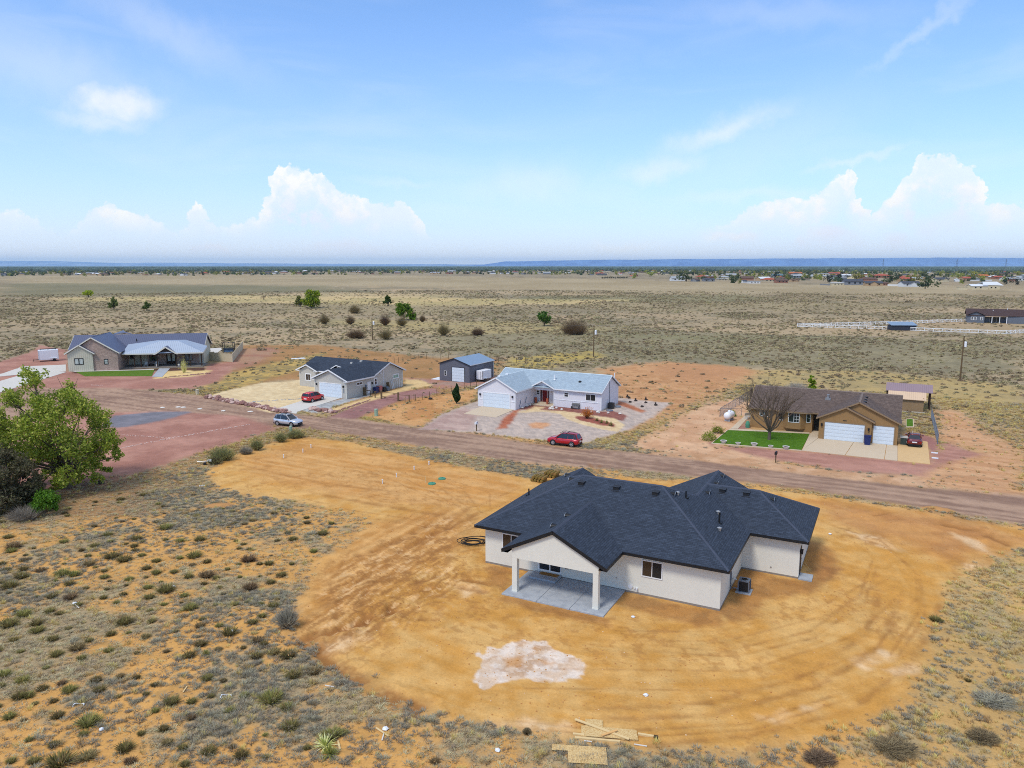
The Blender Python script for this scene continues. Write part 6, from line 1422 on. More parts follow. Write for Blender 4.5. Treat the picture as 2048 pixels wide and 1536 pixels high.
# ------------------------------------------------------------------ small things round the houses
def mailbox(label, p, rz):
    T = thing('mailbox', label, 'mailbox', p, rz)
    q = MB(); q.box(-.06, .06, -.06, .06, 0, 1.25); q.build('post', M['wood'], T)
    q = MB(); n = 8; pr = [(math.cos(math.pi * i / n) * .13, .22 + math.sin(math.pi * i / n) * .13) for i in range(n + 1)] + [(-.13, 0), (.13, 0)]
    q.v += [(x, -.3, 1.0 + z) for x, z in pr] + [(x, .3, 1.0 + z) for x, z in pr]; k = len(pr)
    q.f += [tuple(range(k)), tuple(range(k, 2 * k))[::-1]] + [((i + 1) % k, i, i + k, (i + 1) % k + k) for i in range(k)]
    q.build('box', M['white_paint'] if 'white' in label.split()[0] else M['dark_metal'], T)
    q = MB(); q.box(.13, .15, -.05, .05, 1.15, 1.4); q.build('flag', M['red_paint'], T)
mailbox('white mailbox on a wooden post at the gravel garden', G(953, 862), -.5); mailbox('dark mailbox on a post beside the road at the tan house', G(1551, 925), -.5)
def pedestal(label, p, h, m, r=.28):
    q = MB(); q.lathe([(r, 0), (r, h - .1), (r * .96, h)], 10); q.lathe([(r * 1.1, h), (r * 1.1, h + .08), (r * .5, h + .14)], 10); single(q, 'utility_pedestal', m, label, 'pedestal', p)
pedestal('pale green utility pedestal in the strip of yellow grass', G(752.5, 832), 1.0, M['pale_green']); pedestal('whitish utility pedestal among green shrubs by the road', G(582, 864), .75, M['pale_green'], .2); pedestal('beige utility box at the corner of the pale gravel garden', G(395, 789), .8, M['cream_trim2'], .3)
for p in [(567.4,916),(606,905),(622,896),(858,930),(828.4,940),(793,954.4),(765,967)]:
    q = MB(); q.lathe([(.055, -.1), (.055, .38), (.075, .38), (.075, .46), (.02, .48)], 8); single(q, 'pipe_stub', M['white_paint'], 'short white pipe stub standing in the graded orange dirt', 'pipe', G(*p), 0, 'white pipe stubs over the septic field')
for p, l in [((863.9, 968), 'round green tank lid beside a wooden stake'), ((884, 958), 'round green tank lid farther up the graded dirt')]:
    q = MB(); q.lathe([(.42, -.1), (.42, .06), (.38, .12), (.1, .15)], 16); q.lathe([(.10, .151), (.10, .19)], 8); single(q, 'tank_lid', M['green_plastic'], l, 'tank lid', G(*p))
for p, l in [((851, 966), 'wooden stake by the lower green tank lid'), ((877.5, 956), 'thin wooden stake by the upper green tank lid')]:
    q = MB(); q.obox((0, 0, -.1), (.03, 0, .8), .05, .03, (0, 1, 0)); single(q, 'stake', M['lumber'], l, 'stake', G(*p))
# sod pallets at the back corner of the new house
sodm = mat('sod', srgb(120, 110, 50, .8), .95, .3, 5, c2=srgb(150, 110, 60, .8))
for p, l, h in [((1078, 962), 'stack of turf rolls on the dirt behind the new house', .35), ((1102, 953), 'greener stack of turf rolls touching the roof edge', .5)]:
    T = thing('turf_stack', l, 'turf stack', G(*p), -.5)
    for k in range(2):
        for i in range(4):
            q = MB(); q.lathe([(.02, -.6), (.17, -.58), (.18, 0), (.17, .58), (.02, .6)], 8, (-.6 + i * .38 + k * .15, 0, .17 + k * .3), 'y'); q.build('turf_roll', sodm, T)
def bench():
    T = thing('bench', 'grey slatted bench against the wall of the white house', 'bench', hC(15.1, 5.45), -.497)
    for i in range(4):
        q = MB(); q.box(-.65, .65, -.28 + i * .14, -.17 + i * .14, .42, .46); q.build('slat', M['grey_wood'], T)
    for i in range(3):
        q = MB(); q.box(-.65, .65, .27, .31, .52 + i * .14, .62 + i * .14); q.build('slat', M['grey_wood'], T)
    for x in (-.62, .62):
        q = MB(); q.box(x - .04, x + .04, -.28, .3, 0, .42); q.box(x - .04, x + .04, .25, .3, .42, .95); q.box(x - .04, x + .04, -.28, .3, .62, .66); q.build('end_frame', M['grey_wood'], T)
M['grey_wood'] = mat('grey_wood', srgb(120, 118, 116, .8), .9, .15, 6)
bench()
def pot(label, p, r, h, m, plant=None):
    T = thing('plant_pot', label, 'pot', p)
    q = MB(); q.lathe([(r * .6, 0), (r, h * .6), (r * .8, h * .92), (r * .9, h), (r * .7, h), (r * .65, h - .05)], 12); q.build('pot', m, T)
    if plant: plant(T, h)
pot('tall terracotta pot left of the red front door steps'.replace('left of', 'beside the window by'), hC(7.35, 6.6, .15), .26, .9, M['terracotta']); pot('slim terracotta pot on the red door steps of the white house', hC(9.65, 6.3, .15), .22, 1.0, M['terracotta'])
q = MB(); q.box(-.42, .42, -.4, .4, 0, .95)
T = thing('air_conditioner', 'black air conditioning unit at the gable wall of the white house', 'air conditioner', hC(20.1, 8.6), -.497); q.build('casing', M['dark_metal'], T)
q = MB(); q.lathe([(.34, .951), (.34, .98), (.1, .99)], 14); q.build('fan_guard', M['black_trim'], T)
for u, v, l in [(20.6, 6.6, 'round dark lid on the gravel by the corner of the white house'), (20.6, 10.3, 'round dark lid near the back corner of the white house')]:
    q = MB(); q.lathe([(.55, 0), (.55, .1), (.5, .16), (.05, .2)], 16); single(q, 'round_lid', M['grey_metal'], l, 'lid', hC(u, v))
for i, p in enumerate([(1254.6,795),(1257.7,797),(1271,802.4),(1259.5,805),(1291.5,800.5),(1291,806),(1311,811),(1283.6,814)]):
    q = MB(); rg = random.Random(i); h = .55 if i in (0, 2, 4, 6) else .3
    q.lathe([(.2, 0), (.24, h * .3), (.12, h * .6), (.17, h * .8), (.05, h)], 8); q.rock((.2, .05, .1), .18, rg); single(q, 'garden_ornament', M['rock_dark'], 'small dark ornament standing on the gravel behind the white house', 'ornament', G(*p), 0, 'dark ornaments on the gravel')
for i, p in enumerate([(1053.6,812.5),(1060,810.6),(1045,817),(1100.6,818.3),(1106,819),(1112.6,817),(1105,815.5),(1123.3,820),(1182.4,825),(1196,825.6),(1216,827),(1239.8,828.6)]):
    q = MB(); q.rock((0, 0, .1), .24 if i % 3 else .32, random.Random(50 + i), .9); single(q, 'rock', M['rock_white'], 'white rock set in the reddish bed before the white house', 'rock', G(*p), 0, 'white rocks in the garden bed')
q = MB()
for i in range(9): q.rock((i * .4 - 1.6, random.Random(i).uniform(-.25, .25), .02), .22, random.Random(80 + i), .5)
# red boulders edging the pale gravel garden and the drive
def boulders(a, b, n, w, label, seed, group, msh):
    rg = random.Random(seed); A, B = Vector(G(*a)), Vector(G(*b)); d = (B - A); nn = Vector((-d.y, d.x)).normalized()
    for i in range(n):
        p = A + d * ((i + rg.random()) / n) + nn * rg.uniform(-w, w)
        o = bpy.data.objects.new('boulder', rg.choice(msh)); col.objects.link(o); o.location = (p.x, p.y, -.02); o.rotation_euler = (0, 0, rg.random() * 6.3); s = rg.uniform(.7, 1.3); o.scale = (s, s, s * rg.uniform(.7, 1.1)); tag(o, label, 'rock', group)
M['rock_pinkish'] = mat('rock_pinkish', srgb(206, 176, 164, .88), .9, .25, 3)
BM = []
for k in range(8): BM.append(MB().rock((0, 0, .16), .38, random.Random(200 + k), .9).mesh('boulder', M['rock_red'] if k < 5 else M['rock_pinkish']))
SM = [MB().rock((0, 0, .04), .13, random.Random(300 + k), .7).mesh('boulder', M['rock_pinkish']) for k in range(5)]
RM = [MB().rock((0, 0, .06), .22, random.Random(320 + k), .7).mesh('boulder', M['rock_red']) for k in range(5)]
boulders((413, 794), (577, 826), 120, .75, 'reddish boulder in the row edging the pale gravel garden', 1, 'red boulders along the pale gravel garden', BM); boulders((620, 818.5), (672, 826), 40, .6, 'reddish boulder in the short row beside the pale driveway', 2, 'red boulders beside the driveway', BM)
boulders((672, 824), (740, 800), 26, .2, 'small dark stone edging the tan gravel strip', 3, 'stones edging the tan strip', RM)
boulders((240, 897), (345, 876), 34, .25, 'small pale stone in the line across the red gravel yard', 4, 'stone line across the red gravel', SM); boulders((345, 876), (500, 849), 46, .2, 'small pale stone in the line running to the road', 5, 'stone line toward the road', SM); boulders((240, 870), (350, 877), 28, .15, 'small pale stone in the upper line across the red gravel yard', 6, 'upper stone line on the red gravel', SM)
boulders((330, 755), (420, 747), 40, .2, 'small reddish stone edging the sandy bed at the brick house', 7, 'stones edging the sandy bed', RM); boulders((180, 770), (206, 772), 14, .25, 'small stone round the dirt island in the red gravel', 8, 'stones round the dirt island', SM)
boulders((470, 806), (628, 796), 34, .12, 'grey stone in the curved line through the pale gravel', 9, 'grey stone line through pale gravel', [MB().rock((0, 0, .03), .22, random.Random(340 + k), .5).mesh('boulder', M['rock_grey']) for k in range(4)])
for i, p in enumerate([(325,815.5),(356,814.5),(367,815),(400,818),(447,822),(501,823.5)]):
    q = MB(); q.rock((0, 0, .02), .42, random.Random(400 + i), .35); single(q, 'flat_stone', M['rock_white'], 'flat pale stone lying at the edge of the red dirt road', 'stone', G(*p), 0, 'flat pale stones by the road')
q = MB()
for x in (0,): q.box(-1.6, 1.6, -.9, .9, .0, .12)
single(q, 'white_board', M['white_paint'], 'white sheet lying on the brown dirt behind the grey house', 'sheet', G(596.5, 717.5), .5)
# bins and clutter along the grey house
def bin_(label, p, rz, m, w=.6, h=1.05):
    T = thing('wheelie_bin', label, 'bin', p, rz)
    q = MB(); w2 = w / 2; q.v = [(-w2 * .82, -w2 * .85, .06), (w2 * .82, -w2 * .85, .06), (w2 * .82, w2 * .85, .06), (-w2 * .82, w2 * .85, .06), (-w2, -w2, h - .1), (w2, -w2, h - .1), (w2, w2, h - .1), (-w2, w2, h - .1)]; q.f = [(3,2,1,0),(4,5,6,7),(0,1,5,4),(1,2,6,5),(2,3,7,6),(3,0,4,7)]; q.build('body', m, T)
    q = MB(); q.box(-w2 - .03, w2 + .03, -w2 - .05, w2 + .04, h - .099, h - .03); q.box(-w2 + .05, w2 - .05, -w2, w2, h - .03, h); q.build('lid', m, T)
    for x in (-w2 * .8, w2 * .8):
        q = MB(); q.lathe([(.12, -.03), (.12, .03)], 10, (x, w2 * .9, .12), 'x'); q.build('wheel', M['rubber'], T)
bin_('dark blue wheelie bin between the two white garage doors', hF(6.0, -.75), -.482, M['blue_plastic'], .8, 1.25); bin_('navy wheelie bin against the side wall of the grey house', hB(8.0, 7.2), -.509, M['blue_plastic'], .75, 1.15); bin_('faded pink wheelie bin against the side wall of the grey house', hB(7.95, 8.3), -.509, M['pink_plastic'], .75, 1.2)
q = MB(); q.box(-.5, .5, -.3, .3, 0, .5); q.box(-.3, .4, -.25, .25, .5, .85); single(q, 'storage_box', M['green_plastic'].copy() if False else M['dark_metal'], 'dark storage box beside the pink bin', 'box', hB(7.95, 9.4), -.509)
q = MB(); q.box(-.5, .5, -.3, .3, 0, .6); q.lathe([(.3, .6), (.26, .8)], 8); single(q, 'storage_box', M['grey_metal'], 'grey storage box with a lid by the side wall', 'box', hB(7.95, 10.45), -.509)
q = MB(); q.obox((0, -.45, 0), (-.25, -.45, 1.5), .9, .05, (0, 1, 0)); single(q, 'leaning_board', M['wood'], 'brown board leaning against the grey house', 'board', hB(7.85, 11.4), -.509)
T = thing('ladder', 'folded metal ladder leaning against the grey house', 'ladder', hB(7.9, 12.3), -.509)
for y in (-.22, .22):
    q = MB(); q.obox((.1, y, 0), (-.35, y, 1.9), .05, .08, (0, 1, 0)); q.build('rail', M['alloy'], T)
for i in range(6):
    q = MB(); t = (i + .5) / 6; q.obox((.1 - .45 * t, -.22, 1.9 * t), (.1 - .45 * t, .22, 1.9 * t), .03, .05); q.build('rung', M['alloy'], T)
T = thing('garden_arch', 'white wire garden arch standing at the grey house wall', 'arch', hB(7.75, 14.2), -.509)
for k, y in enumerate((-.55, .0, .55)):
    q = MB(); q.tube([(0, y - .3, 0), (0, y - .3, 1.2), (0, y - .2, 1.6 + .2 * (k == 1)), (0, y, 1.75 + .25 * (k == 1)), (0, y + .2, 1.6 + .2 * (k == 1)), (0, y + .3, 1.2), (0, y + .3, 0)], .025, 5); q.build('hoop', M['white_paint'], T)
T = thing('screen_fence', 'short wooden screen beside the white side door', 'fence', hB(7.7, 4.3), -.509)
for i in range(4):
    q = MB(); q.box(-.5 + i * .26, -.28 + i * .26, -.02, .02, 0, 1.5 if i else 1.9); q.build('board', M['wood'], T)
q = MB(); q.box(.5, 1.5, -.04, .04, .95, 1.05); q.box(1.42, 1.5, -.04, .04, 0, .95); q.build('rail', M['wood_dark'], T)
q = MB(); q.rock((0, 0, .1), .4, random.Random(5), .8); single(q, 'planter_bucket', M['dark_metal'], 'dark bucket at the foot of a fence post', 'bucket', G(861, 799))
# tan house surroundings
def propane():
    T = thing('propane_tank', 'white propane tank lying on its feet beside the tan house', 'tank', G(1458, 841), .95)
    q = MB(); L_, r = 1.25, .56; prof = [(.02, -L_)] + [(r * math.sin(a), -L_ + .45 * (1 - math.cos(a))) for a in (.5, .9, 1.3, 1.57)] + [(r * math.sin(a), L_ - .45 * (1 - math.cos(a))) for a in (1.57, 1.3, .9, .5)] + [(.02, L_)]
    q.lathe(prof, 16, (0, 0, .85), 'x'); q.build('shell', M['tank_white'], T, smooth=True)
    q = MB(); q.lathe([(.2, 1.38), (.2, 1.52), (.14, 1.58)], 10); q.build('valve_dome', M['tank_white'], T)
    for x in (-.7, .7):
        q = MB(); q.box(x - .12, x + .12, -.4, .4, 0, .45); q.build('foot', M['concrete'], T)
propane()
for i, (p, l) in enumerate([((1447, 887), 'stone planter bowl at the road corner of the green lawn'), ((1476, 890), 'low stone planter second along the lawn kerb'), ((1508, 892.5), 'stone planter bowl third along the lawn kerb'), ((1541, 896), 'low stone planter fourth along the lawn kerb'), ((1571.6, 899), 'stone planter bowl at the driveway end of the lawn kerb')]):
    T = thing('planter', l, 'planter', G(*p), 0, 'stone planters along the lawn kerb'); s = 1.0 if i % 2 == 0 else .78
    q = MB(); q.lathe([(.22 * s, 0), (.26 * s, .08), (.42 * s, .36 * s), (.44 * s, .42 * s), (.36 * s, .42 * s), (.34 * s, .34 * s)], 12); q.build('bowl', M['rock_white'], T)
    q = MB(); q.lathe([(.34 * s, .345 * s), (.05, .37 * s)], 10); q.build('soil', M['rock_dark'], T)
q = MB(); q.box(-.7, .7, -.5, .5, 0, .95); T = thing('garden_cart', 'dark green garden cart beside the single garage of the tan house', 'cart', hF(10.5, 1.7), -.482); q.build('body', mat('dark_green', srgb(60, 74, 70, .8), .6, .1, 4), T)
q = MB(); q.obox((-.7, -.5, .95), (-.7, -.5, 1.5), .05, .05); q.obox((.6, .5, .95), (.6, .5, 1.8), .05, .05); q.box(-.75, .75, -.55, .55, .951, 1.02); q.build('frame', M['grey_paint'], T)
q = MB(); q.obox((0, 0, 0), (0, 0, .9), .5, .1); T = thing('garden_bench', 'weathered white bench at the end of the paved walk', 'bench', G(1497, 838), .6)
for i in range(4):
    q = MB(); q.box(-.6, .6, -.25 + i * .13, -.15 + i * .13, .4, .44); q.build('slat', M['grey_paint'], T)
q = MB(); q.box(-.6, .6, .25, .3, .5, .9); q.build('backrest', M['grey_paint'], T)
for x in (-.55, .55):
    q = MB(); q.box(x - .04, x + .04, -.25, .28, 0, .4); q.build('leg', M['grey_paint'], T)
q = MB(); q.lathe([(.3, 0), (.34, .5), (.2, .9), (.05, 1.0)], 10); single(q, 'garden_figure', M['green_plastic'], 'green garden figure at the corner of the tan house', 'figure', G(1495, 855))
for p, l in [((1869, 906.5), 'white block on the red gravel past the driveway'), ((1870, 917), 'second white block on the red gravel, lower on the picture'.replace(', lower on the picture', ' nearer the road'))]:
    q = MB(); q.box(-.35, .35, -.12, .12, 0, .12); single(q, 'block', M['white_paint'], l, 'block', G(*p), -.6)
# brick house porch
for u, l in [(14.6, 'pale lounge chair on the porch beside the window table'), (16.9, 'pale lounge chair on the porch nearer the dark double door'.replace('nearer', 'next to'))]:
    T = thing('porch_chair', l, 'chair', hL(u, 4.4, .22), .2)
    q = MB(); q.box(-.35, .35, -.3, .3, .3, .38); q.build('seat', M['grey_paint'], T)
    q = MB(); q.obox((0, .28, .36), (0, .5, 1.0), .65, .05, (0, 1, 0)); q.build('backrest', M['grey_paint'], T)
    for x in (-.32, .32):
        q = MB(); q.box(x - .05, x + .05, -.3, .35, .0, .3); q.box(x - .06, x + .06, -.32, .35, .55, .6); q.build('leg', M['grey_paint'], T)
T = thing('porch_table', 'low dark table between the two porch chairs', 'table', hL(15.75, 4.3, .22), .2)
q = MB(); q.box(-.5, .5, -.35, .35, .45, .5); q.build('table_top', M['wood_dark'], T)
for x in (-.42, .42):
    q = MB(); q.box(x - .04, x + .04, -.3, .3, 0, .45); q.build('leg', M['wood_dark'], T)
pot('white pot on the porch beside the double door post', hL(17.3, 3.3, .22), .3, .55, M['rock_white']); pot('white pot on the porch step beside the sapling', hL(21.9, 3.3, .22), .3, .55, M['rock_white'])

# ------------------------------------------------------------------ building scraps on the near edge of the plot
def board(label, name, p0, p1, w, th, z, m, cat='board', dz=0.0):
    a = Vector((*G(*p0, ), 0)); b = Vector((*G(*p1), 0)); c = (a + b) / 2; L_ = (b - a).length; ang = math.atan2(b.y - a.y, b.x - a.x)
    q = MB(); q.box(-L_ / 2, L_ / 2, -w / 2, w / 2, 0, th); o = q.build(name, m, None, loc=(c.x, c.y, z), rz=ang); o.rotation_euler = (0, dz, ang); return tag(o, label, cat)
def sheet(label, pts, z, th=.018, m=None):
    P = [G(*p) for p in pts]; c = P[0]; q = MB(); q.prism([(p[0] - c[0], p[1] - c[1]) for p in P], 0, th); o = q.build('osb_sheet', m or M['osb'], None, loc=(c[0], c[1], z)); return tag(o, label, 'board')
s8 = lambda x, y: (1090 + x / 7.877, 1420 + y / 7.877)
sheet('lone L-shaped particle board lying in the scrub below the stack', [s8(110, 558), s8(960, 610), s8(988, 885), s8(370, 848), s8(358, 660), s8(110, 650)], .06, .022)
sheet('large particle board at the bottom of the scrap stack', [s8(570, 255), s8(1420, 330), s8(1470, 500), s8(1240, 490), s8(1150, 470), s8(640, 440), s8(570, 430)], .05)
sheet('upright rectangle of particle board on the stack, above the long plank'.replace('upright rectangle', 'squarish piece'), [s8(635, 160), s8(905, 180), s8(915, 440), s8(635, 436)], .07, .02); sheet('long notched particle board under the crossing planks', [s8(640, 300), s8(1440, 350), s8(1468, 500), s8(650, 440)], .092, .018)
board('long grey-white plank crossing the top of the scrap stack', 'plank', s8(475, 185), s8(1325, 500), .14, .04, .125, M['lumber']); board('short orange plank lying across the long plank', 'plank', s8(895, 455), s8(1135, 370), .11, .04, .168, mat('orange_lumber', srgb(226, 176, 112, .9), .8, .1, 5))
board('timber along the near side of the scrap stack', 'plank', s8(470, 448), s8(1185, 512), .13, .09, .0, M['lumber']); board('timber end sticking out beside the scrap stack, ends dark', 'plank', s8(1465, 390), s8(1780, 440), .13, .09, .0, M['lumber']); board('timber under the far corner of the stack', 'plank', s8(440, 390), s8(620, 410), .13, .09, .0, M['lumber']); board('short dark timber block at the tip of the timber', 'timber_block', s8(1712, 436), s8(1776, 448), .16, .11, .002, M['wood_dark'])
for i, (a, b) in enumerate([((752,1457),(778,1474)),((676,1483),(680,1500)),((768,1468),(764,1482)),((366,1386),(374,1374)),((1268,1490),(1294,1494)),((1168,1483),(1184,1485)),((148,1208),(158,1217)),((650,1372),(668,1375))]):
    board(['light board scrap beside the white rag', 'board scrap standing beside the yucca', 'white curved strip below the white rag', 'small board scrap alone among the tufts', 'bent pale strip below the timber', 'thin pale strip at the stack', 'white strip in the scrub at the field edge', 'pale strip by the rim of the plot'][i], 'wood_scrap', a, b, .09 if i < 2 else .06, .03, .03, M['lumber'] if i < 2 or i == 3 else M['rock_white'], 'wood scrap')
for i, (p, l) in enumerate([((770, 1459), 'crumpled white rag beside the board scrap'), ((203, 1460), 'small white carton in the scrub'), ((157, 1413), 'curled white strip in the orange sand'), ((452, 1395), 'loop of white tape in the dry grass'), ((465, 1263), 'white scrap on a dark tuft'), ((404, 973), 'white curved pipe scrap at the plot edge'), ((150, 1208), 'white splinter near the field tufts'), ((348, 1174), 'tiny white scrap on the sand'), ((1266, 1235), 'white scrap on the dirt before the new house'), ((1660, 1069), 'small white scrap on the dirt beyond the side door'), ((1292, 1392), 'tiny white scrap on the graded dirt'), ((995, 1502), 'white scrap in the grass below the plot')]):
    rg = random.Random(i); q = MB()
    if i in (2, 3, 5): q.tube([(.28 * math.cos(t), .2 * math.sin(t), .06 + .05 * math.sin(3 * t)) for t in [k * .45 for k in range(9)]], .03, 5)
    else: q.rock((0, 0, .05), .12 + .05 * rg.random(), rg, .7)
    single(q, 'paper_scrap', M['white_paint'], l, 'scrap', G(*p))
T = thing('tyre', 'old black tyre lying at the edge of the red gravel by the big tree', 'tyre', G(200, 967)); q = MB()
for k in range(16):
    pass
q.lathe([(.2, .02), (.32, 0), (.38, .06), (.38, .16), (.32, .22), (.2, .2)], 16); q.build('tread', M['rubber'], T); T.rotation_euler = (.25, .1, 0)
T = thing('well_head', 'white and black utility fixture at the edge of the graded dirt', 'utility fixture', G(410, 930), .1)
q = MB(); q.box(-.15, .15, -.12, .12, 0, .3); q.build('box', M['dark_metal'], T); q = MB(); q.tube([(-.9, .1, .4), (0, .1, .42), (.5, .1, .44)], .05, 6); q.tube([(0, .1, .3), (0, .1, .42)], .04, 6); q.build('pipe', M['steel'], T); q = MB(); q.box(.3, .75, -.05, .25, .38, .6); q.build('meter', M['white_paint'], T)
for p, rz_, l in [((1873, 1018), -.45, 'low mound of darker dirt beside the road'), ((434, 1011), .2, 'small bare ant hill among the dry grass')]:
    q = MB(); rg = random.Random(3)
    q.rock((0, 0, -.05), 1.0, rg, .28, 12); o = single(q, 'dirt_mound', mat('mound_dirt', srgb(190, 140, 86, .86), .95, .2, 4, bump=.03), l, 'dirt mound', G(*p), rz_); o.scale = (1.4, .6, 1)
# ------------------------------------------------------------------ plants
def leaf_material(name, trans=.35, rough=.6):
    m = bpy.data.materials.new(name); m.use_nodes = True; nt = m.node_tree; b = nt.nodes['Principled BSDF']; out = nt.nodes['Material Output']; L = nt.links.new
    b.inputs['Roughness'].default_value = rough; b.inputs['Specular IOR Level'].default_value = .2
    at = nd(nt, 'ShaderNodeAttribute', attribute_name='tint'); oi = nd(nt, 'ShaderNodeObjectInfo')
    hs = nd(nt, 'ShaderNodeHueSaturation'); L(at.outputs['Color'], hs.inputs['Color'])
    L(mth(nt, 'MULTIPLY_ADD', oi.outputs['Random'], .05, .475), hs.inputs['Hue']); L(mth(nt, 'MULTIPLY_ADD', oi.outputs['Random'], .5, .75), hs.inputs['Value'])
    L(hs.outputs[0], b.inputs['Base Color'])
    t = nd(nt, 'ShaderNodeBsdfTranslucent'); L(hs.outputs[0], t.inputs['Color'])
    mx = nd(nt, 'ShaderNodeMixShader'); mx.inputs[0].default_value = trans; L(b.outputs[0], mx.inputs[1]); L(t.outputs[0], mx.inputs[2]); L(mx.outputs[0], out.inputs['Surface'])
    return m
M['leaf'] = leaf_material('leaf'); M['grass'] = leaf_material('grass_blade', .3, .8)

def np_mesh(name, V, F, tint, m):
    """V (n,3), F (k,3|4), tint (n,3)"""
    me = bpy.data.meshes.new(name); k = F.shape[1]
    me.vertices.add(len(V)); me.vertices.foreach_set('co', np.ascontiguousarray(V, np.float32).ravel())
    me.loops.add(F.size); me.loops.foreach_set('vertex_index', F.ravel().astype(np.int32))
    me.polygons.add(len(F)); me.polygons.foreach_set('loop_start', np.arange(0, F.size, k, dtype=np.int32))
    try: me.polygons.foreach_set('loop_total', np.full(len(F), k, np.int32))
    except Exception: pass
    me.update(calc_edges=True)
    a = me.attributes.new('tint', 'FLOAT_COLOR', 'POINT'); a.data.foreach_set('color', np.concatenate([tint, np.ones((len(V), 1))], 1).astype(np.float32).ravel())
    me.materials.append(m); return me

def leaf_cloud(P, size, cols, rs, flat=.0):
    """diamond leaves at points P with random facing"""
    n = len(P); a = rs.normal(size=(n, 3)); a /= np.linalg.norm(a, axis=1)[:, None]
    b = rs.normal(size=(n, 3)); b -= a * (a * b).sum(1)[:, None]; b /= np.linalg.norm(b, axis=1)[:, None]
    s = (size * rs.uniform(.6, 1.3, n))[:, None]
    V = np.stack([P - a * s, P + b * s * .55, P + a * s, P - b * s * .55], 1).reshape(-1, 3)
    F = np.arange(4 * n).reshape(-1, 4)
    c = np.array(cols); w = rs.rand(n, 1); i = rs.randint(0, len(c), n); j = rs.randint(0, len(c), n)
    t = c[i] * w + c[j] * (1 - w)
    return V, F, np.repeat(t, 4, 0)

def clump(rs, n, R, H, cols, w=.03, base=None):
    """tuft of blades: narrow triangles fanning from the ground"""
    az = rs.rand(n) * 6.283; r0 = np.sqrt(rs.rand(n)) * R * .45; lean = rs.uniform(.15, 1.0, n)
    p0 = np.stack([r0 * np.cos(az), r0 * np.sin(az), np.zeros(n)], 1)
    h = H * rs.uniform(.5, 1.1, n) * (1.15 - .5 * lean)
    tip = p0 + np.stack([np.cos(az) * lean * R * .75, np.sin(az) * lean * R * .75, h], 1) + rs.normal(size=(n, 3)) * R * .08
    tip[:, 2] = np.maximum(tip[:, 2], .02)
    sd = np.stack([-np.sin(az), np.cos(az), np.zeros(n)], 1) * w
    V = np.stack([p0 - sd, p0 + sd, tip], 1).reshape(-1, 3); F = np.arange(3 * n).reshape(-1, 3)
    c = np.array(cols)[rs.randint(0, len(cols), n)]; bc = np.array(base if base is not None else cols[0])
    T = np.stack([c * .5 + bc * .5, c * .5 + bc * .5, c], 1).reshape(-1, 3)
    return V, F, T
GS = lambda *c: np.array(srgb(*c, 1.2))

def branchy(mb, rs, base, tips, r0, fork=.35, n=5):
    """limbs bending from the trunk head out to the tips, with twigs"""
    out = []
    for t in tips:
        t = np.array(t); b = np.array(base); m = b + (t - b) * .45 + rs.normal(size=3) * np.linalg.norm(t - b) * .06; m[2] += np.linalg.norm(t - b) * .05
        mb.tube([tuple(b), tuple(m), tuple(t)], [r0, r0 * .6, r0 * .18], n, False); out.append((b, m, t))
    return out

def lobed_tree(name, label, base_px, lobes, trunk_r, fork_h, n_leaf, leaf, cols, scale_px, seed, depth=.55, group=None, bark='bark', cat='tree', sig=.52):
    rs = np.random.RandomState(seed); g = G(*base_px); d = math.hypot(*g)
    k = g[1] / FPX * 1.01 if scale_px is None else scale_px
    fx, fy = g[0] / d, g[1] / d              # sight direction in plan; lobes spread across and along it
    T = thing(name, label, cat, g, 0, group)
    C_ = []; top = max(base_px[1] - l[1] for l in lobes) * k; ctr = np.mean([l[0] for l in lobes])
    half = max(abs(l[0] - ctr) + l[2] for l in lobes) * k
    for (lx, ly, lr) in lobes:
        u = (lx - base_px[0]) * k; z = (base_px[1] - ly) * k * 1.02
        lim = math.sqrt(max(0.05, 1 - min(.95, ((lx - ctr) * k / half) ** 2))) * half * depth
        for s in (-1, 1):
            v = s * lim * rs.uniform(.15, .95); C_.append((u * fy + v * fx, -u * fx + v * fy, z + rs.uniform(-.3, .3) * lr * k, lr * k * rs.uniform(.75, 1.15)))
    mb = MB(); fk = np.array([0, 0, fork_h])
    mb.tube([(0, 0, -.3), (.05, 0, fork_h * .5), (0, 0, fork_h)], [trunk_r * 1.25, trunk_r, trunk_r * .85], 9)
    for c in C_:
        t = np.array(c[:3]); segs = branchy(mb, rs, fk * rs.uniform(.75, 1.05), [t], trunk_r * .32)
        for q in range(4):
            tip = t + rs.normal(size=3) * c[3] * .6; mb.tube([tuple(segs[0][1] * .3 + t * .7), tuple(tip)], [trunk_r * .10, trunk_r * .03], 4, False)
    mb.build('trunk', M[bark], T)
    w = np.array([c[3] ** 2 for c in C_]); w /= w.sum()
    per = rs.multinomial(n_leaf, w); Ps = []
    for c, m in zip(C_, per):
        nb = max(3, m // 40); bc = rs.normal(size=(nb, 3)); bc /= np.linalg.norm(bc, axis=1)[:, None]; bc *= (rs.rand(nb, 1) ** .45) * c[3]
        bi = rs.randint(0, nb, m); Ps.append(np.array(c[:3]) + bc[bi] + rs.normal(size=(m, 3)) * c[3] * .20)
    P = np.concatenate(Ps); P = P[P[:, 2] > fork_h * .45]
    V, F, tt = leaf_cloud(P, leaf, cols, rs)
    o = bpy.data.objects.new('crown', np_mesh('crown', V, F, tt, M['leaf'])); col.objects.link(o); o.parent = T
    return T
COT = [GS(130, 142, 46), GS(112, 126, 38), GS(154, 158, 62), GS(96, 110, 38), GS(172, 168, 82)]
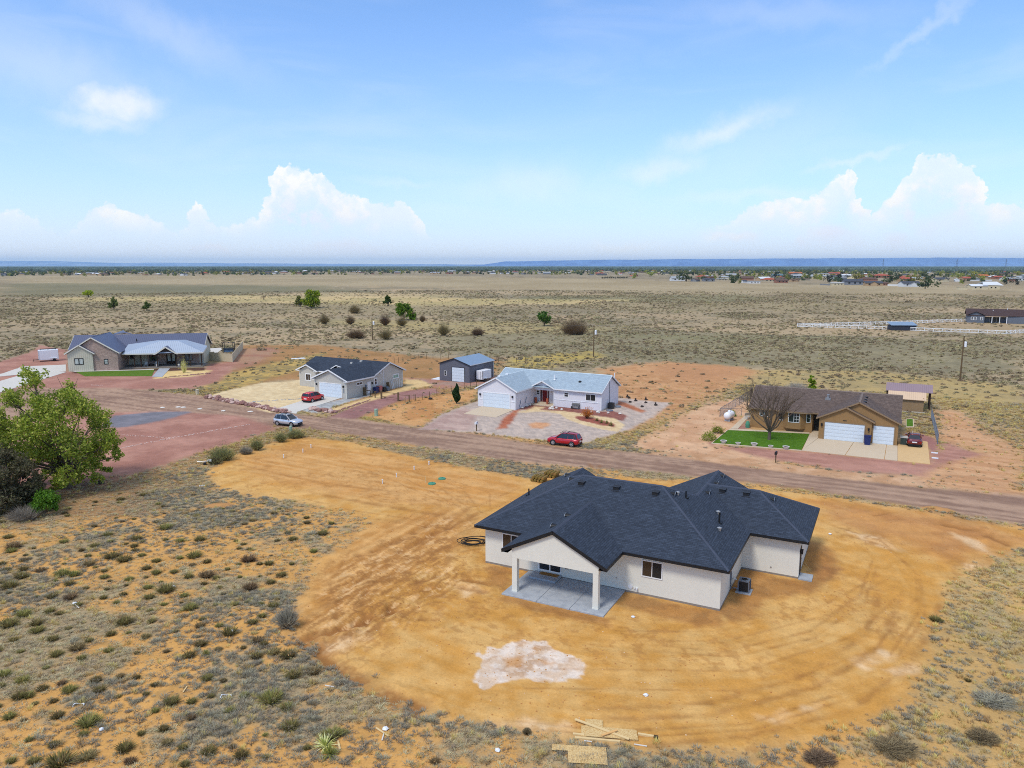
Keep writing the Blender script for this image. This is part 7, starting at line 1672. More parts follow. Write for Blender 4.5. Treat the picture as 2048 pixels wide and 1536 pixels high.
lobed_tree('cottonwood_tree', 'large bright green cottonwood standing at the edge of the red gravel yard', (133, 976),
    [(95,752,20),(58,782,24),(108,796,26),(150,786,25),(172,816,26),(130,832,30),(80,842,30),(22,818,26),(28,872,28),(-20,850,28),(-25,900,26),(202,838,20),(216,876,22),(192,892,28),(226,912,13),(118,950,16),(152,952,16),(186,950,13),(150,882,32),(100,892,32),(60,902,26),(130,930,28),(176,930,24),(208,936,11),(95,945,14)], .42, 2.2, 36000, .145, COT, None, 3)
JUN = [GS(100, 104, 70), GS(86, 90, 62), GS(118, 116, 82), GS(104, 98, 74)]
lobed_tree('juniper_tree', 'dark brownish juniper at the foot of the big cottonwood', (26, 1020), [(24,915,22),(50,930,22),(5,935,24),(66,962,20),(36,960,26),(-10,960,26),(62,990,18),(20,990,26),(-15,995,22),(40,1002,18)], .28, .6, 15000, .13, JUN, None, 5, .8, bark='bark_dark')
lobed_tree('green_shrub', 'rounded bright green shrub in front of the dark juniper', (89, 1027), [(89,990,14),(75,1003,14),(104,1003,14),(88,1010,18),(72,1017,9),(106,1018,9)], .06, .2, 4200, .11, [GS(80, 120, 30), GS(66, 104, 26), GS(104, 140, 44)], None, 6, .9, cat='shrub')
lobed_tree('leafy_tree', 'pale green tree partly hidden behind the big cottonwood at the frame edge', (-12, 944), [(-5,850,26),(18,866,22),(-30,860,28),(8,895,24),(-20,900,28)], .2, 1.5, 5200, .19, [GS(120, 140, 36), GS(96, 124, 28)], None, 7, .7)
FT = [((623,616),[(622,592,10),(614,602,9),(632,600,10),(634,588,6),(623,604,12)],'bright yellow-green tree standing alone on the plain',[GS(110,130,20),GS(84,110,20),GS(150,156,40)]),
      ((600,613),[(600,597,5),(598,603,6),(602,606,4)],'thin sparse young tree beside the yellow-green tree',[GS(130,134,70),GS(110,116,60)]),
      ((177,595),[(176,586,5),(171,588,4),(181,587,4)],'small yellow tree far out on the plain',[GS(160,160,40),GS(130,140,40)]),
      ((228,619),[(228,604,6),(225,609,6),(231,608,5)],'dull green young tree on the plain above the brick house',[GS(110,116,60),GS(92,104,50)]),
      ((294,622),[(294,611,5),(290,613,4),(298,612,4)],'small green tree next after the dull green young tree',[GS(96,112,50),GS(82,100,40)]),
      ((776,612),[(775,601,5),(771,604,4),(779,603,4),(776,597,4)],'small dark green tree on the pale grass of the plain',[GS(70,100,30),GS(60,88,30)]),
      ((808,640),[(802,614,8),(812,614,8),(806,622,10),(820,626,8),(826,634,7),(798,624,7)],'fresh green tree rising among bare brown shrubs',[GS(84,130,24),GS(66,110,20),GS(110,150,40)]),
      ((1089,652),[(1088,634,8),(1080,637,7),(1097,636,7),(1090,640,9)],'round dark green tree near the largest bare shrub',[GS(70,100,34),GS(54,84,28),GS(90,116,40)]),
      ((1624,782),[(1622,756,4),(1623,764,5),(1626,772,5),(1620,774,4)],'narrow yellow-green tree behind the brown roof',[GS(140,150,30),GS(110,124,30)])]
for i, (b, l, lab, c) in enumerate(FT):
    k = G(*b)[1] / FPX; lobed_tree('young_tree' if len(l) < 5 else 'leafy_tree', lab, b, l, .5 * k * 2.2, 2.0 * k * 2, 3600 if len(l) > 4 else 1500, 1.8 * k, c, None, 20 + i, .9, group='scattered trees on the plain')

def twig_bush(name, label, base_px, wpx, hpx, n, cols, seed, tw=None, group=None, cat='shrub', stems=26, leaf=None):
    """bare many-stemmed bush: fine upright twigs fanning out"""
    rs = np.random.RandomState(seed); g = G(*base_px); k = g[1] / FPX; W, H = wpx * k / 2, hpx * k
    T = thing(name, label, cat, g, 0, group); tw = tw or max(.012, .16 * k)
    az = rs.rand(n) * 6.283; rr_ = np.sqrt(rs.rand(n)); 
    st = rs.randint(0, stems, n); sx = rs.uniform(-.5, .5, stems) * W * (1 if wpx > hpx * 1.5 else .35); sy = rs.uniform(-.4, .4, stems) * W * .5
    base = np.stack([sx[st], sy[st], np.zeros(n)], 1)
    tip = np.stack([rr_ * np.cos(az) * W, rr_ * np.sin(az) * W * .9, H * (1.05 - .55 * rr_ ** 2) * rs.uniform(.5, 1.05, n)], 1)
    p0 = base + (tip - base) * rs.uniform(0, .55, n)[:, None]
    d = tip - p0; d /= np.linalg.norm(d, axis=1)[:, None] + 1e-9; sd = np.cross(d, rs.normal(size=(n, 3))); sd /= np.linalg.norm(sd, axis=1)[:, None] + 1e-9; sd *= tw
    V = np.stack([p0 - sd, p0 + sd, tip], 1).reshape(-1, 3); F = np.arange(3 * n).reshape(-1, 3); c = np.array(cols)[rs.randint(0, len(cols), n)]
    o = bpy.data.objects.new('twigs', np_mesh('twigs', V, F, np.repeat(c, 3, 0), M['grass'])); col.objects.link(o); o.parent = T
    mb = MB()
    for i in range(min(stems, 14)): mb.tube([(sx[i], sy[i], -.1), (sx[i] * 1.8 + .1 * math.cos(i), sy[i] * 1.8, H * .5)], [tw * 2, tw], 4, False)
    mb.build('stem', M['bark_dark'], T)
    if leaf:
        P = tip[rs.randint(0, n, leaf[0])] + rs.normal(size=(leaf[0], 3)) * .12 * H; P[:, 2] = np.maximum(P[:, 2], .03); V, F, tt = leaf_cloud(P, leaf[1], leaf[2], rs); o = bpy.data.objects.new('foliage', np_mesh('foliage', V, F, tt, M['leaf'])); col.objects.link(o); o.parent = T
    return T
TAM = [GS(116, 96, 70), GS(96, 80, 60), GS(134, 112, 80), GS(118, 104, 76)]
for i, (b, w, h, lab) in enumerate([((649,648),30,24,'bare grey-brown shrub below the yellow-green tree'), ((710,627),32,21,'bare shrub highest on the slope of the plain'), ((701,649),26,21,'bare shrub midway along the upper row'), ((770,651),30,27,'bare rounded shrub just past the thin utility pole'), ((804,652),32,24,'bare shrub at the foot of the fresh green tree'), ((845,644),17,16,'smallest bare shrub in the row'), ((712,677),46,22,'wide low bare shrub before the utility pole'), ((771,679),40,27,'bare reddish-brown shrub behind the grey house roof'), ((887,671),36,32,'spiky bare shrub above the metal barn'), ((955,671),34,20,'low bare shrub to the side of the spiky one'), ((1148,669),72,38,'largest bare brown thicket near the transformer pole'), ((826,640),18,20,'brown half-bare shrub joined to the fresh green tree')]):
    twig_bush('bare_shrub', lab, b, w, h, 1700 if w > 40 else 900, TAM, 40 + i, group='bare brown shrubs on the plain')
SG = [GS(134, 128, 84), GS(112, 108, 74), GS(150, 142, 96), GS(96, 88, 70)]
for i, (b, w, h, lab) in enumerate([((446,920),62,34,'wide yellow-green sagebrush at the edge of the graded dirt'), ((514,900),34,24,'green sagebrush midway along the road verge'), ((492,908),34,18,'dry grey sagebrush between two green ones'), ((562,884),30,20,'green sagebrush near the whitish pedestal'), ((590,876),44,20,'low green sagebrush beside the whitish pedestal'), ((430,928),34,18,'small sagebrush beside the utility fixture'), ((574,1256),66,56,'big grey brush at the rim of the plot'), ((48,1040),80,34,'grey twiggy brush before the juniper'), ((1054,1468),24,16,'small mauve weed by the scrap stack'), ((1792,1500),120,18,'dark dry brush heap along the low edge of the plot'), ((1966,1478),84,20,'dark brown brush heap in the dry grass'), ((1640,1520),90,15,'low brown brush near the bottom edge'), ((1990,1405),110,18,'grey brush patch on the dry slope')]):
    k = G(*b)[1] / FPX
    dark = [GS(128, 108, 84), GS(146, 126, 98), GS(108, 92, 74)]; gr = [GS(150, 144, 128), GS(124, 118, 108), GS(168, 160, 138)]
    twig_bush('sagebrush', lab, b, w, h, 1000, gr if i in (2, 6, 7, 12) else (dark if i >= 8 else SG), 70 + i, .018, cat='shrub', leaf=(700, .05, [GS(128, 134, 84), GS(108, 116, 72)]) if i in (0, 1, 3, 4, 5) else None)

def bare_tree():
    rs = np.random.RandomState(9); g = G(1538, 880); k = g[1] / FPX
    T = thing('bare_tree', 'leafless tree with grey branches on the green lawn', 'tree', g); mb = MB(); tw = MB()
    H = 122 * k; W = 44 * k; f = 20 * k
    mb.tube([(0, 0, -.2), (.03, 0, f * .5), (0, 0, f)], [.24, .2, .19], 9)
    def rec(p, d, L, r, lev):
        q = p + d * L * .5 + rs.normal(size=3) * L * .05; e = q + (d + np.array([0, 0, .12])) * L * .5
        (mb if lev < 2 else tw).tube([tuple(p), tuple(q), tuple(e)], [r, r * .8, r * .55], 5 if lev < 2 else 3, False)
        if lev >= 4: return
        for c in range(3 if lev < 3 else 3):
            a = rs.normal(size=3) * .42; dd = d + a; dd[2] = abs(dd[2]) * .7 + .35; dd /= np.linalg.norm(dd)
            rec(q + (e - q) * rs.uniform(.1, 1), dd, L * rs.uniform(.55, .8), r * .5, lev + 1)
    for i in range(15):
        a = i * 6.283 / 15 + rs.rand() * .4; el = rs.uniform(.55, 1.4); d = np.array([math.cos(a) * math.cos(el), math.sin(a) * math.cos(el), math.sin(el)])
        rec(np.array([0, 0, f * rs.uniform(.75, 1.0)]), d, H * .37, .11, 0)
    mb.build('trunk', M['bark'], T); tw.build('twigs', M['bark'], T)
bare_tree()
def cypress():
    rs = np.random.RandomState(2); g = G(913, 807); k = g[1] / FPX; T = thing('cypress_tree', 'narrow dark green cypress beside the white house gravel', 'tree', g)
    H, R_ = 38 * k, 8.5 * k; n = 5200; z = rs.rand(n) ** .9; r = R_ * np.sin(np.clip(z * 1.02, 0, 1) ** .75 * math.pi) ** .75 * (1 - .25 * z) * (.75 + .25 * rs.rand(n)); a = rs.rand(n) * 6.283
    P = np.stack([r * np.cos(a) + .12 * np.sin(z * 9), r * np.sin(a), .25 + z * H], 1); V, F, tt = leaf_cloud(P, .10, [GS(44, 64, 30), GS(34, 50, 26), GS(58, 76, 38)], rs)
    o = bpy.data.objects.new('crown', np_mesh('crown', V, F, tt, M['leaf'])); col.objects.link(o); o.parent = T
    q = MB(); q.tube([(0, 0, -.2), (0, 0, H * .8)], [.12, .03], 7); q.build('trunk', M['bark_dark'], T)
cypress()
def round_shrub(name, label, px, w, h, cols, seed, n=900, leaf=.09, group=None):
    rs = np.random.RandomState(seed); g = G(*px); k = g[1] / FPX; T = thing(name, label, 'shrub', g, 0, group); W, H = w * k / 2, h * k
    nb = 26; c = rs.normal(size=(nb, 3)); c /= np.linalg.norm(c, axis=1)[:, None]; c[:, 2] = np.abs(c[:, 2]); c *= np.array([W, W, H * .85]) * .8
    P = c[rs.randint(0, nb, n)] + rs.normal(size=(n, 3)) * W * .2; P[:, 2] = np.abs(P[:, 2]) + .04
    V, F, tt = leaf_cloud(P, leaf, cols, rs); o = bpy.data.objects.new('foliage', np_mesh('foliage', V, F, tt, M['leaf'])); col.objects.link(o); o.parent = T
    q = MB()
    for i in range(5): q.tube([(0, 0, -.1), tuple(c[i] * .8)], [.03, .01], 4, False)
    q.build('stem', M['bark_dark'], T); return T
GY = [GS(124, 128, 44), GS(98, 106, 36), GS(150, 146, 60)]
for i, a in enumerate([('shrub', 'larger olive shrub at the road end of the lawn edge', (1418, 880), 30, 20, GY), ('shrub', 'olive shrub behind the larger one at the lawn edge', (1435, 867), 24, 17, GY), ('shrub', 'small bright green shrub behind the propane tank', (1464, 832), 16, 13, [GS(90, 140, 40), GS(70, 116, 34)]), ('shrub', 'rounded green shrub at the brick gable, closest to the pale wing', (195, 740), 9, 7, [GS(90, 100, 54), GS(76, 86, 46)]), ('shrub', 'dark purplish upright shrub under the brick gable window', (212, 739), 8, 10, [GS(60, 50, 50), GS(76, 62, 58)]), ('shrub', 'rounded green shrub at the brick gable, closest to the porch', (224, 739), 9, 7, [GS(90, 100, 54), GS(76, 86, 46)])]):
    round_shrub(*a, 100 + i, leaf=.11 if i > 2 else .08)
twig_bush('orange_shrub', 'orange-leaved shrub on bare stems in the garden bed', (1174.5, 837), 20, 22, 200, [GS(120, 80, 50)], 120, .02, leaf=(700, .08, [GS(196, 110, 44), GS(170, 90, 40), GS(150, 84, 44)]))
twig_bush('pale_thicket', 'pale leafless thicket behind the brown roof', (1592, 786), 60, 26, 1200, [GS(190, 184, 168), GS(170, 160, 140)], 121, .022); twig_bush('bare_sapling', 'thin bare sapling behind the gable end of the tan house', (1502, 800), 14, 46, 160, [GS(120, 104, 90)], 122, .02)
twig_bush('sapling', 'pale budding sapling in the sandy bed before the porch', (368.5, 746), 16, 32, 260, [GS(190, 180, 110), GS(200, 190, 150)], 123, .02, stems=4, leaf=(160, .07, [GS(180, 176, 70), GS(160, 160, 60)]))
AG = [GS(150, 150, 84), GS(126, 132, 70), GS(176, 172, 110)]
def rosette(name, label, px, r, cols, seed, n=46, w=.05, group=None):
    rs = np.random.RandomState(seed); g = G(*px); T = thing(name, label, 'plant', g, 0, group); q = rs
    for kk in range(2):
        m = n; az = q.rand(m) * 6.283; el = q.uniform(.1, 1.45, m); L = r * q.uniform(.75, 1.1, m); d = np.stack([np.cos(az) * np.cos(el), np.sin(az) * np.cos(el), np.sin(el)], 1)
        sd = np.stack([-np.sin(az), np.cos(az), 0 * az], 1) * w * r; mid = d * (L * .5)[:, None] + np.array([0, 0, .04 * r]); tip = d * L[:, None]; tip[:, 2] = np.maximum(tip[:, 2] - .12 * r * np.cos(el), .02); z0 = np.zeros((m, 3)); z0[:, 2] = .02
        V = np.stack([z0 - sd * .6, z0 + sd * .6, mid + sd, mid - sd, tip], 1).reshape(-1, 3); b = np.arange(m)[:, None] * 5; F = np.concatenate([b + [0, 1, 2], b + [0, 2, 3], b + [3, 2, 4]], 0); c = np.array(cols)[q.randint(0, len(cols), m)]
    o = bpy.data.objects.new('leaves', np_mesh('leaves', V, F, np.repeat(c, 5, 0), M['leaf'])); col.objects.link(o); o.parent = T; o['kind'] = 'stuff'
    return T
for p, l, s in [((1194, 842), 'spiky green plant next to the orange shrub', .62), ((1203, 846), 'spiky green plant second from the orange shrub', .6), ((1214, 847), 'spiky green plant third from the orange shrub', .6), ((1222, 851), 'spiky green plant at the tip of the garden bed', .66)]: rosette('spiky_plant', l, p, s, [GS(120, 128, 60), GS(96, 108, 50), GS(140, 140, 80)], int(p[0]), group='spiky plants in the garden bed')
rosette('yucca', 'pale yellow-green yucca rosette in the scrub', (650, 1494), .75, [GS(206, 196, 140), GS(176, 170, 100), GS(220, 212, 170), GS(150, 150, 84)], 5, 90, .03); rosette('yucca', 'greener yucca rosette just below the pale one', (660, 1510), .62, [GS(140, 146, 70), GS(120, 130, 60), GS(170, 170, 90)], 6, 80, .035); rosette('yucca', 'small yucca alone in the scrub above the white tape', (412, 1310), .45, [GS(160, 160, 90), GS(140, 146, 80)], 7, 50, .04)

# ---- tussocks: each a plant of its own
TU = []
for k in range(6):
    rs = np.random.RandomState(500 + k); olive = [GS(128, 124, 66), GS(112, 108, 60), GS(146, 138, 82), GS(124, 106, 70)] if k < 4 else [GS(136, 116, 78), GS(118, 100, 70), GS(150, 132, 94)]
    V, F, T_ = clump(rs, 230, .44, .27, olive, .022, GS(104, 88, 58)); TU.append(np_mesh('grass_tussock', V, F, T_, M['grass']))
TP = [(65,460),(120,522),(35,570),(115,568),(105,603),(195,573),(310,540),(425,503),(395,475),(460,453),(430,543),(540,507),(532,432),(520,400),(590,335),(560,318),(660,420),(648,455),(800,425),(870,430),(950,308),(1045,253),(1075,342),(800,367),(1220,330),(1485,342),(1560,395),(1600,345),(1415,422),(1140,430),(1030,443),(965,425),(940,503),(870,512),(1000,530),(930,545),(755,527),(600,522),(685,500),(755,585),(705,605),(840,580),(910,603),(1000,597),(1100,565),(1255,540),(1300,540),(1410,540),(1515,480),(1200,522),(985,637),(1060,655),(1080,685),(1210,657),(1310,630),(1360,595),(1040,737),(920,755),(890,695),(720,703),(715,655),(610,643),(530,622),(505,605),(460,557),(335,637),(270,622),(300,590),(415,657),(340,705),(500,705),(725,765),(600,825),(285,780),(330,852),(180,865),(40,835),(115,785),(40,680),(45,650),(240,770),(800,670),(705,893),(660,970),(525,960),(275,980),(100,965),(65,910),(20,1075),(110,1107),(220,1043),(205,1145),(90,1185),(135,1180),(170,1215),(465,1105),(480,1152),(660,1090),(745,1125),(705,1170),(830,1210),(925,1285),(810,1405),(790,1340),(885,1430),(605,1435),(630,1495),(430,1310),(420,1475),(165,1495),(290,1500),(140,1390),(45,1280),(915,985),(970,930),(1110,875),(1245,910),(1275,930),(1240,990),(1310,1200),(1385,1235),(1020,1180),(1080,1105),(1000,1095),(1395,985),(1220,825),(1060,840),(850,865),(1320,745),(1140,735),(1195,725),(1650,1360),(1600,1370),(1010,1450),(750,1250)]
TP = [(x / 2.416, 900 + y / 2.416 + 5) for x, y in TP] + [(870, 1524), (1870, 1240), (1882, 1243), (1936, 1362)]
rg = random.Random(77); tt_ = []
for p in TP: tt_.append((G(*p), 1.0))
tries = 0
while len(tt_) < 285 and tries < 6000:
    tries += 1; px, py = rg.uniform(-60, 640), 985 + 550 * rg.random() ** 1.4
    g = G(px, py); xs, ys_ = np.array([g[0]]), np.array([g[1]])
    if poly_sd(xs, ys_, [z for z in Z if z['streak'] == 'arc'][0]['P'])[0] > -1.0: continue
    if poly_sd(xs, ys_, [z for z in Z if z['name'] == 'gravel_yard'][1]['P'])[0] > -1.5: continue
    if any((g[0] - q[0][0]) ** 2 + (g[1] - q[0][1]) ** 2 < .8 for q in tt_): continue
    tt_.append((g, .72))
for i, (g, s) in enumerate(tt_):
    k = rg.choice([0, 1, 2, 3, 0, 1, 2, 3, 4, 5]); o = bpy.data.objects.new('grass_tussock', TU[k]); col.objects.link(o); o.location = (g[0], g[1], 0); o.rotation_euler = (0, 0, rg.random() * 6.3); q = s * rg.choice([.55, .7, .85, 1.0, 1.15, 1.5]) * rg.uniform(.85, 1.15); o.scale = (q * 1.15, q * 1.15, q * rg.uniform(.85, 1.1))
    tag(o, ['olive green grass tussock growing out of the orange sand', 'brownish dry grass tussock growing out of the orange sand'][k > 3], 'grass tussock', ['olive grass tussocks on the sandy field', 'brown grass tussocks on the sandy field'][k > 3])

# ---- ground cover too many to count
def scatter(name, P, scl, idx, meshes):
    me = bpy.data.meshes.new(name); me.vertices.add(len(P)); me.vertices.foreach_set('co', np.ascontiguousarray(P, np.float32).ravel())
    for nm, arr, ty in (('scl', scl, 'FLOAT'), ('rot', nrg.rand(len(P)) * 6.283, 'FLOAT')):
        a = me.attributes.new(nm, ty, 'POINT'); a.data.foreach_set('value', arr.astype(np.float32))
    a = me.attributes.new('kind', 'INT', 'POINT'); a.data.foreach_set('value', idx.astype(np.int32))
    o = bpy.data.objects.new(name, me); col.objects.link(o); o['kind'] = 'stuff'
    ng = bpy.data.node_groups.new(name, 'GeometryNodeTree'); ng.interface.new_socket('Geometry', in_out='INPUT', socket_type='NodeSocketGeometry'); ng.interface.new_socket('Geometry', in_out='OUTPUT', socket_type='NodeSocketGeometry')
    gi, go = ng.nodes.new('NodeGroupInput'), ng.nodes.new('NodeGroupOutput'); jn = ng.nodes.new('GeometryNodeJoinGeometry'); L = ng.links.new
    def att(nm, ty):
        n = ng.nodes.new('GeometryNodeInputNamedAttribute'); n.data_type = ty; n.inputs[0].default_value = nm; return n.outputs[0]
    sc_, rt_, kd_ = att('scl', 'FLOAT'), att('rot', 'FLOAT'), att('kind', 'INT')
    cx = ng.nodes.new('ShaderNodeCombineXYZ'); L(rt_, cx.inputs[2])
    for k, mm in enumerate(meshes):
        ob = bpy.data.objects.new(name + '_clump', mm)
        oi = ng.nodes.new('GeometryNodeObjectInfo'); oi.inputs['Object'].default_value = ob; oi.inputs['As Instance'].default_value = True
        cmp_ = ng.nodes.new('FunctionNodeCompare'); cmp_.data_type = 'INT'; cmp_.operation = 'EQUAL'
        ia, ib = [s for s in cmp_.inputs if s.type == 'INT'][:2]; L(kd_, ia); ib.default_value = k
        ip = ng.nodes.new('GeometryNodeInstanceOnPoints'); L(gi.outputs[0], ip.inputs['Points']); L(cmp_.outputs[0], ip.inputs['Selection']); L(oi.outputs['Geometry'], ip.inputs['Instance']); L(cx.outputs[0], ip.inputs['Rotation']); L(sc_, ip.inputs['Scale'])
        L(ip.outputs[0], jn.inputs[0])
    L(jn.outputs[0], go.inputs[0]); md = o.modifiers.new('scatter', 'NODES'); md.node_group = ng
    return o
def sector(n, r0, r1, a=42):
    u = nrg.rand(n); r = np.sqrt(r0 ** 2 + (r1 ** 2 - r0 ** 2) * u); t = np.radians(nrg.uniform(-a, a, n)); return r * np.sin(t), r * np.cos(t), r
def footprints(x, y):
    """keep plants out of buildings"""
    ok = np.ones(x.shape, bool)
    for (x0, y0, th, u0, u1, v0, v1) in [(-2.07, 55.09, .474, -1, 24, -5, 17), (-5.6, 120.43, .497, -1, 20.5, -1, 14.5), (-35.28, 130.6, .509, -11, 8.5, -1, 16.5), (41.17, 97.12, .482, -10, 10.5, -1, 13.5), (-97.2, 160.66, -.2, -3, 28, -1, 17.5), (-14.66, 148.5, .511, -1, 8, -1, 10)]:
        c, s = math.cos(th), math.sin(th); dx, dy = x - x0, y - y0; u = dx * c - dy * s; v = dx * s + dy * c; ok &= ~((u > u0) & (u < u1) & (v > v0) & (v < v1))
    for P in SLABS: ok &= poly_sd(x, y, P) < -.35
    return ok
GR = [GS(190, 178, 146), GS(170, 160, 134), GS(202, 188, 152), GS(152, 144, 122), GS(176, 168, 134)]
GR2 = [GS(160, 154, 136), GS(140, 136, 122), GS(176, 168, 142)]
GR3 = [GS(196, 172, 108), GS(176, 152, 92), GS(206, 186, 128)]
pro = []
for k in range(3): rs = np.random.RandomState(600 + k); pro.append(np_mesh('dry_clump', *clump(rs, 36, .36, .15, GR, .017, GS(150, 130, 98)), M['grass']))
for k in range(2): rs = np.random.RandomState(610 + k); pro.append(np_mesh('grey_clump', *clump(rs, 60, .40, .20, GR2, .015, GS(128, 118, 98)), M['grass']))
rs = np.random.RandomState(620); pro.append(np_mesh('straw_clump', *clump(rs, 34, .32, .30, GR3, .016, GS(160, 134, 84)), M['grass']))
def near_cover():
    x, y, r = sector(680000, 27, 150); keep = nrg.rand(len(x)) < np.minimum(1, (50 / r) ** 1.0); x, y = x[keep], y[keep]
    colr, veg, reg, h, names = land(x, y)
    n1 = fbm(x, y, 5.0, 1); n2 = fbm(x, y, 1.3, 5); sand = smooth(n1 * .6 + n2 * .4, .44, .60)
    p = np.where(reg == 0, .40 + .60 * sand, 0) * np.clip(.3 + veg * 1.4, 0, 1)
    p = np.where((reg != 0), veg * .5, p)
    rt = (x > 14) & (y < 75); p = np.where(rt & (reg == 0), np.maximum(p * .6, .62 * smooth(fbm(x, y, 4.0, 73, 3), .36, .54)), p)
    k = (nrg.rand(len(x)) < p) & footprints(x, y); x, y, h, sand, reg = x[k], y[k], h[k], sand[k], reg[k]; rt = rt[k]; r = np.hypot(x, y)
    patch = fbm(x, y, 9.0, 71); idx = np.where(patch > .53, 3 + nrg.randint(0, 2, len(x)), nrg.randint(0, 3, len(x)))
    idx = np.where((nrg.rand(len(x)) < np.where(rt, .45, .12)) | ((r > 95) & (nrg.rand(len(x)) < .5)), 5, idx)
    scl = (.28 + .8 * nrg.rand(len(x)) ** 2.0) * np.where(r > 85, 1.2, 1)
    scatter('dry_grass', np.stack([x, y, h - .01], 1), scl, idx, pro); print('near cover', len(x))
near_cover()
SA = [GS(150, 138, 106), GS(132, 122, 96), GS(166, 150, 114), GS(122, 112, 88)]
SB = [GS(168, 150, 116), GS(150, 134, 104), GS(182, 164, 126)]
pro2 = []
for k in range(3):
    rs = np.random.RandomState(700 + k); n = 46; d = rs.normal(size=(n, 3)); d[:, 2] = np.abs(d[:, 2]); d /= np.linalg.norm(d, axis=1)[:, None]; P = d * np.array([.52, .52, .26]) * (rs.rand(n, 1) ** .4); P[:, 2] += .06
    V, F, tt = leaf_cloud(P, .15, SA if k < 2 else SB, rs); pro2.append(np_mesh('sage_clump', V, F, tt, M['grass']))
def far_cover():
    x, y, r = sector(420000, 120, 700); keep = nrg.rand(len(x)) < np.minimum(1, (240 / r) ** 1.6) * .8; x, y = x[keep], y[keep]; r = np.hypot(x, y)
    colr, veg, reg, h, names = land(x, y)
    cl = fbm(x, y, 26.0, 81, 3) * .6 + fbm(x, y, 6.0, 83, 3) * .4; p = veg * (.12 + .68 * smooth(cl, .40, .62))
    k = (nrg.rand(len(x)) < p) & footprints(x, y); x, y, r = x[k], y[k], r[k]
    idx = nrg.randint(0, 3, len(x)); scl = nrg.uniform(.4, 1.15, len(x)) * (.8 + r / 800); big = nrg.rand(len(x)) < .006; scl = np.where(big, scl * 2.3, scl); idx = np.where(big, 0, idx)
    scatter('sagebrush_cover', np.stack([x, y, 0 * x - .03], 1), scl, idx, pro2); print('far cover', len(x))
far_cover()

def clods():
    """crumbs of soil and gravel on the graded plot"""
    x, y, r = sector(34000, 28, 110); colr, veg, reg, h, names = land(x, y)
    k = (np.array(names)[reg] == 'bare_plot') & footprints(x, y) & (nrg.rand(len(x)) < np.minimum(1, 50 / r) * (.15 + .85 * smooth(fbm(x, y, 3.0, 95, 3), .45, .65)))
    x, y, h = x[k], y[k], h[k]
    me = []
    for q, c in enumerate([(206, 152, 92), (190, 134, 78), (226, 190, 146)]):
        me.append(MB().rock((0, 0, .02), .09, random.Random(800 + q), .7, 5).mesh('clod', mat('clod_%d' % q, srgb(*c, .86), .95, .1, 5)))
    scatter('soil_crumbs', np.stack([x, y, h], 1), nrg.uniform(.15, .75, len(x)) ** 1.7, np.where(nrg.rand(len(x)) < .1, 2, nrg.randint(0, 2, len(x))), me); print('clods', len(x))
clods()
# ------------------------------------------------------------------ settlement on the plain
WC = {'cream': (222, 206, 170), 'white': (228, 228, 226), 'tan': (190, 160, 124), 'grey': (140, 142, 146), 'brick': (160, 112, 92), 'beige': (206, 188, 156)}
RC = {'dark grey': (74, 78, 88), 'brown': (104, 82, 72), 'red': (178, 92, 70), 'white': (222, 226, 230), 'pale grey': (166, 170, 174), 'orange': (196, 112, 62), 'teal': (96, 128, 134)}
WM = {k: mat('town_wall_' + k, srgb(*v, .85), .9, .06, .6) for k, v in WC.items()}
RM_ = {k: mat('town_roof_' + k.replace(' ', '_'), srgb(*v, .85), .8, .10, .5) for k, v in RC.items()}
_pm = {}
def town_meshes(kind):
    if kind in _pm: return _pm[kind]
    W, D, h, rise = {'gable': (14, 9, 3.0, 1.9), 'hip': (16, 11, 3.0, 2.1), 'ell': (17, 9, 3.1, 2.0), 'flat': (16, 8, 3.0, .5)}[kind]
    w, r, g = MB(), MB(), MB()
    if kind == 'ell':
        w.prism([(-W / 2, 0), (-W / 2, D), (W / 2, D), (W / 2, 0), (2, 0), (2, -4), (-4, -4), (-4, 0)], 0, h); w.wall([(-4, -4, h), (-1, -4, h + 1.4), (2, -4, h)], (0, .2, 0))
        r.slab([(-4.6, -4.5, h - .1), (-1, -4.5, h + 1.6), (-1, 3, h + 1.6), (-4.6, .2, h)], .15); r.slab([(2.6, -4.5, h - .1), (2.6, .2, h), (-1, 3, h + 1.6), (-1, -4.5, h + 1.6)], .15)
    else: w.prism([(-W / 2, 0), (W / 2, 0), (W / 2, D), (-W / 2, D)], 0, h)
    e = .5
    if kind == 'hip':
        k = D / 2
        for p in [[(-W / 2 - e, -e, h), (W / 2 + e, -e, h), (W / 2 - k, k, h + rise), (-W / 2 + k, k, h + rise)], [(W / 2 + e, D + e, h), (-W / 2 - e, D + e, h), (-W / 2 + k, k, h + rise), (W / 2 - k, k, h + rise)], [(-W / 2 - e, -e, h), (-W / 2 + k, k, h + rise), (-W / 2 - e, D + e, h)], [(W / 2 + e, -e, h), (W / 2 + e, D + e, h), (W / 2 - k, k, h + rise)]]: r.slab(p, .15)
    else:
        for x in (-W / 2, W / 2 - .2): w.wall([(x, 0, h), (x, D / 2, h + rise - .15), (x, D, h)], (.2, 0, 0))
        r.slab([(-W / 2 - e, -e, h - .05), (W / 2 + e, -e, h - .05), (W / 2 + e, D / 2, h + rise), (-W / 2 - e, D / 2, h + rise)], .15); r.slab([(-W / 2 - e, D + e, h - .05), (W / 2 + e, D + e, h - .05), (W / 2 + e, D / 2, h + rise), (-W / 2 - e, D / 2, h + rise)], .15)
    wins = []
    for x in ((-5.5, 4.2) if kind == 'ell' else (-4.5, 0, 4)):
        q = MB(); q.box(x, x + 1.5, -.05, .02, 1.1, 2.3); wins.append(q.mesh('window', M['glass_dark']))
    _pm[kind] = (w.mesh('wall', None), r.mesh('roof', None), wins, W); return _pm[kind]
_mc = {}
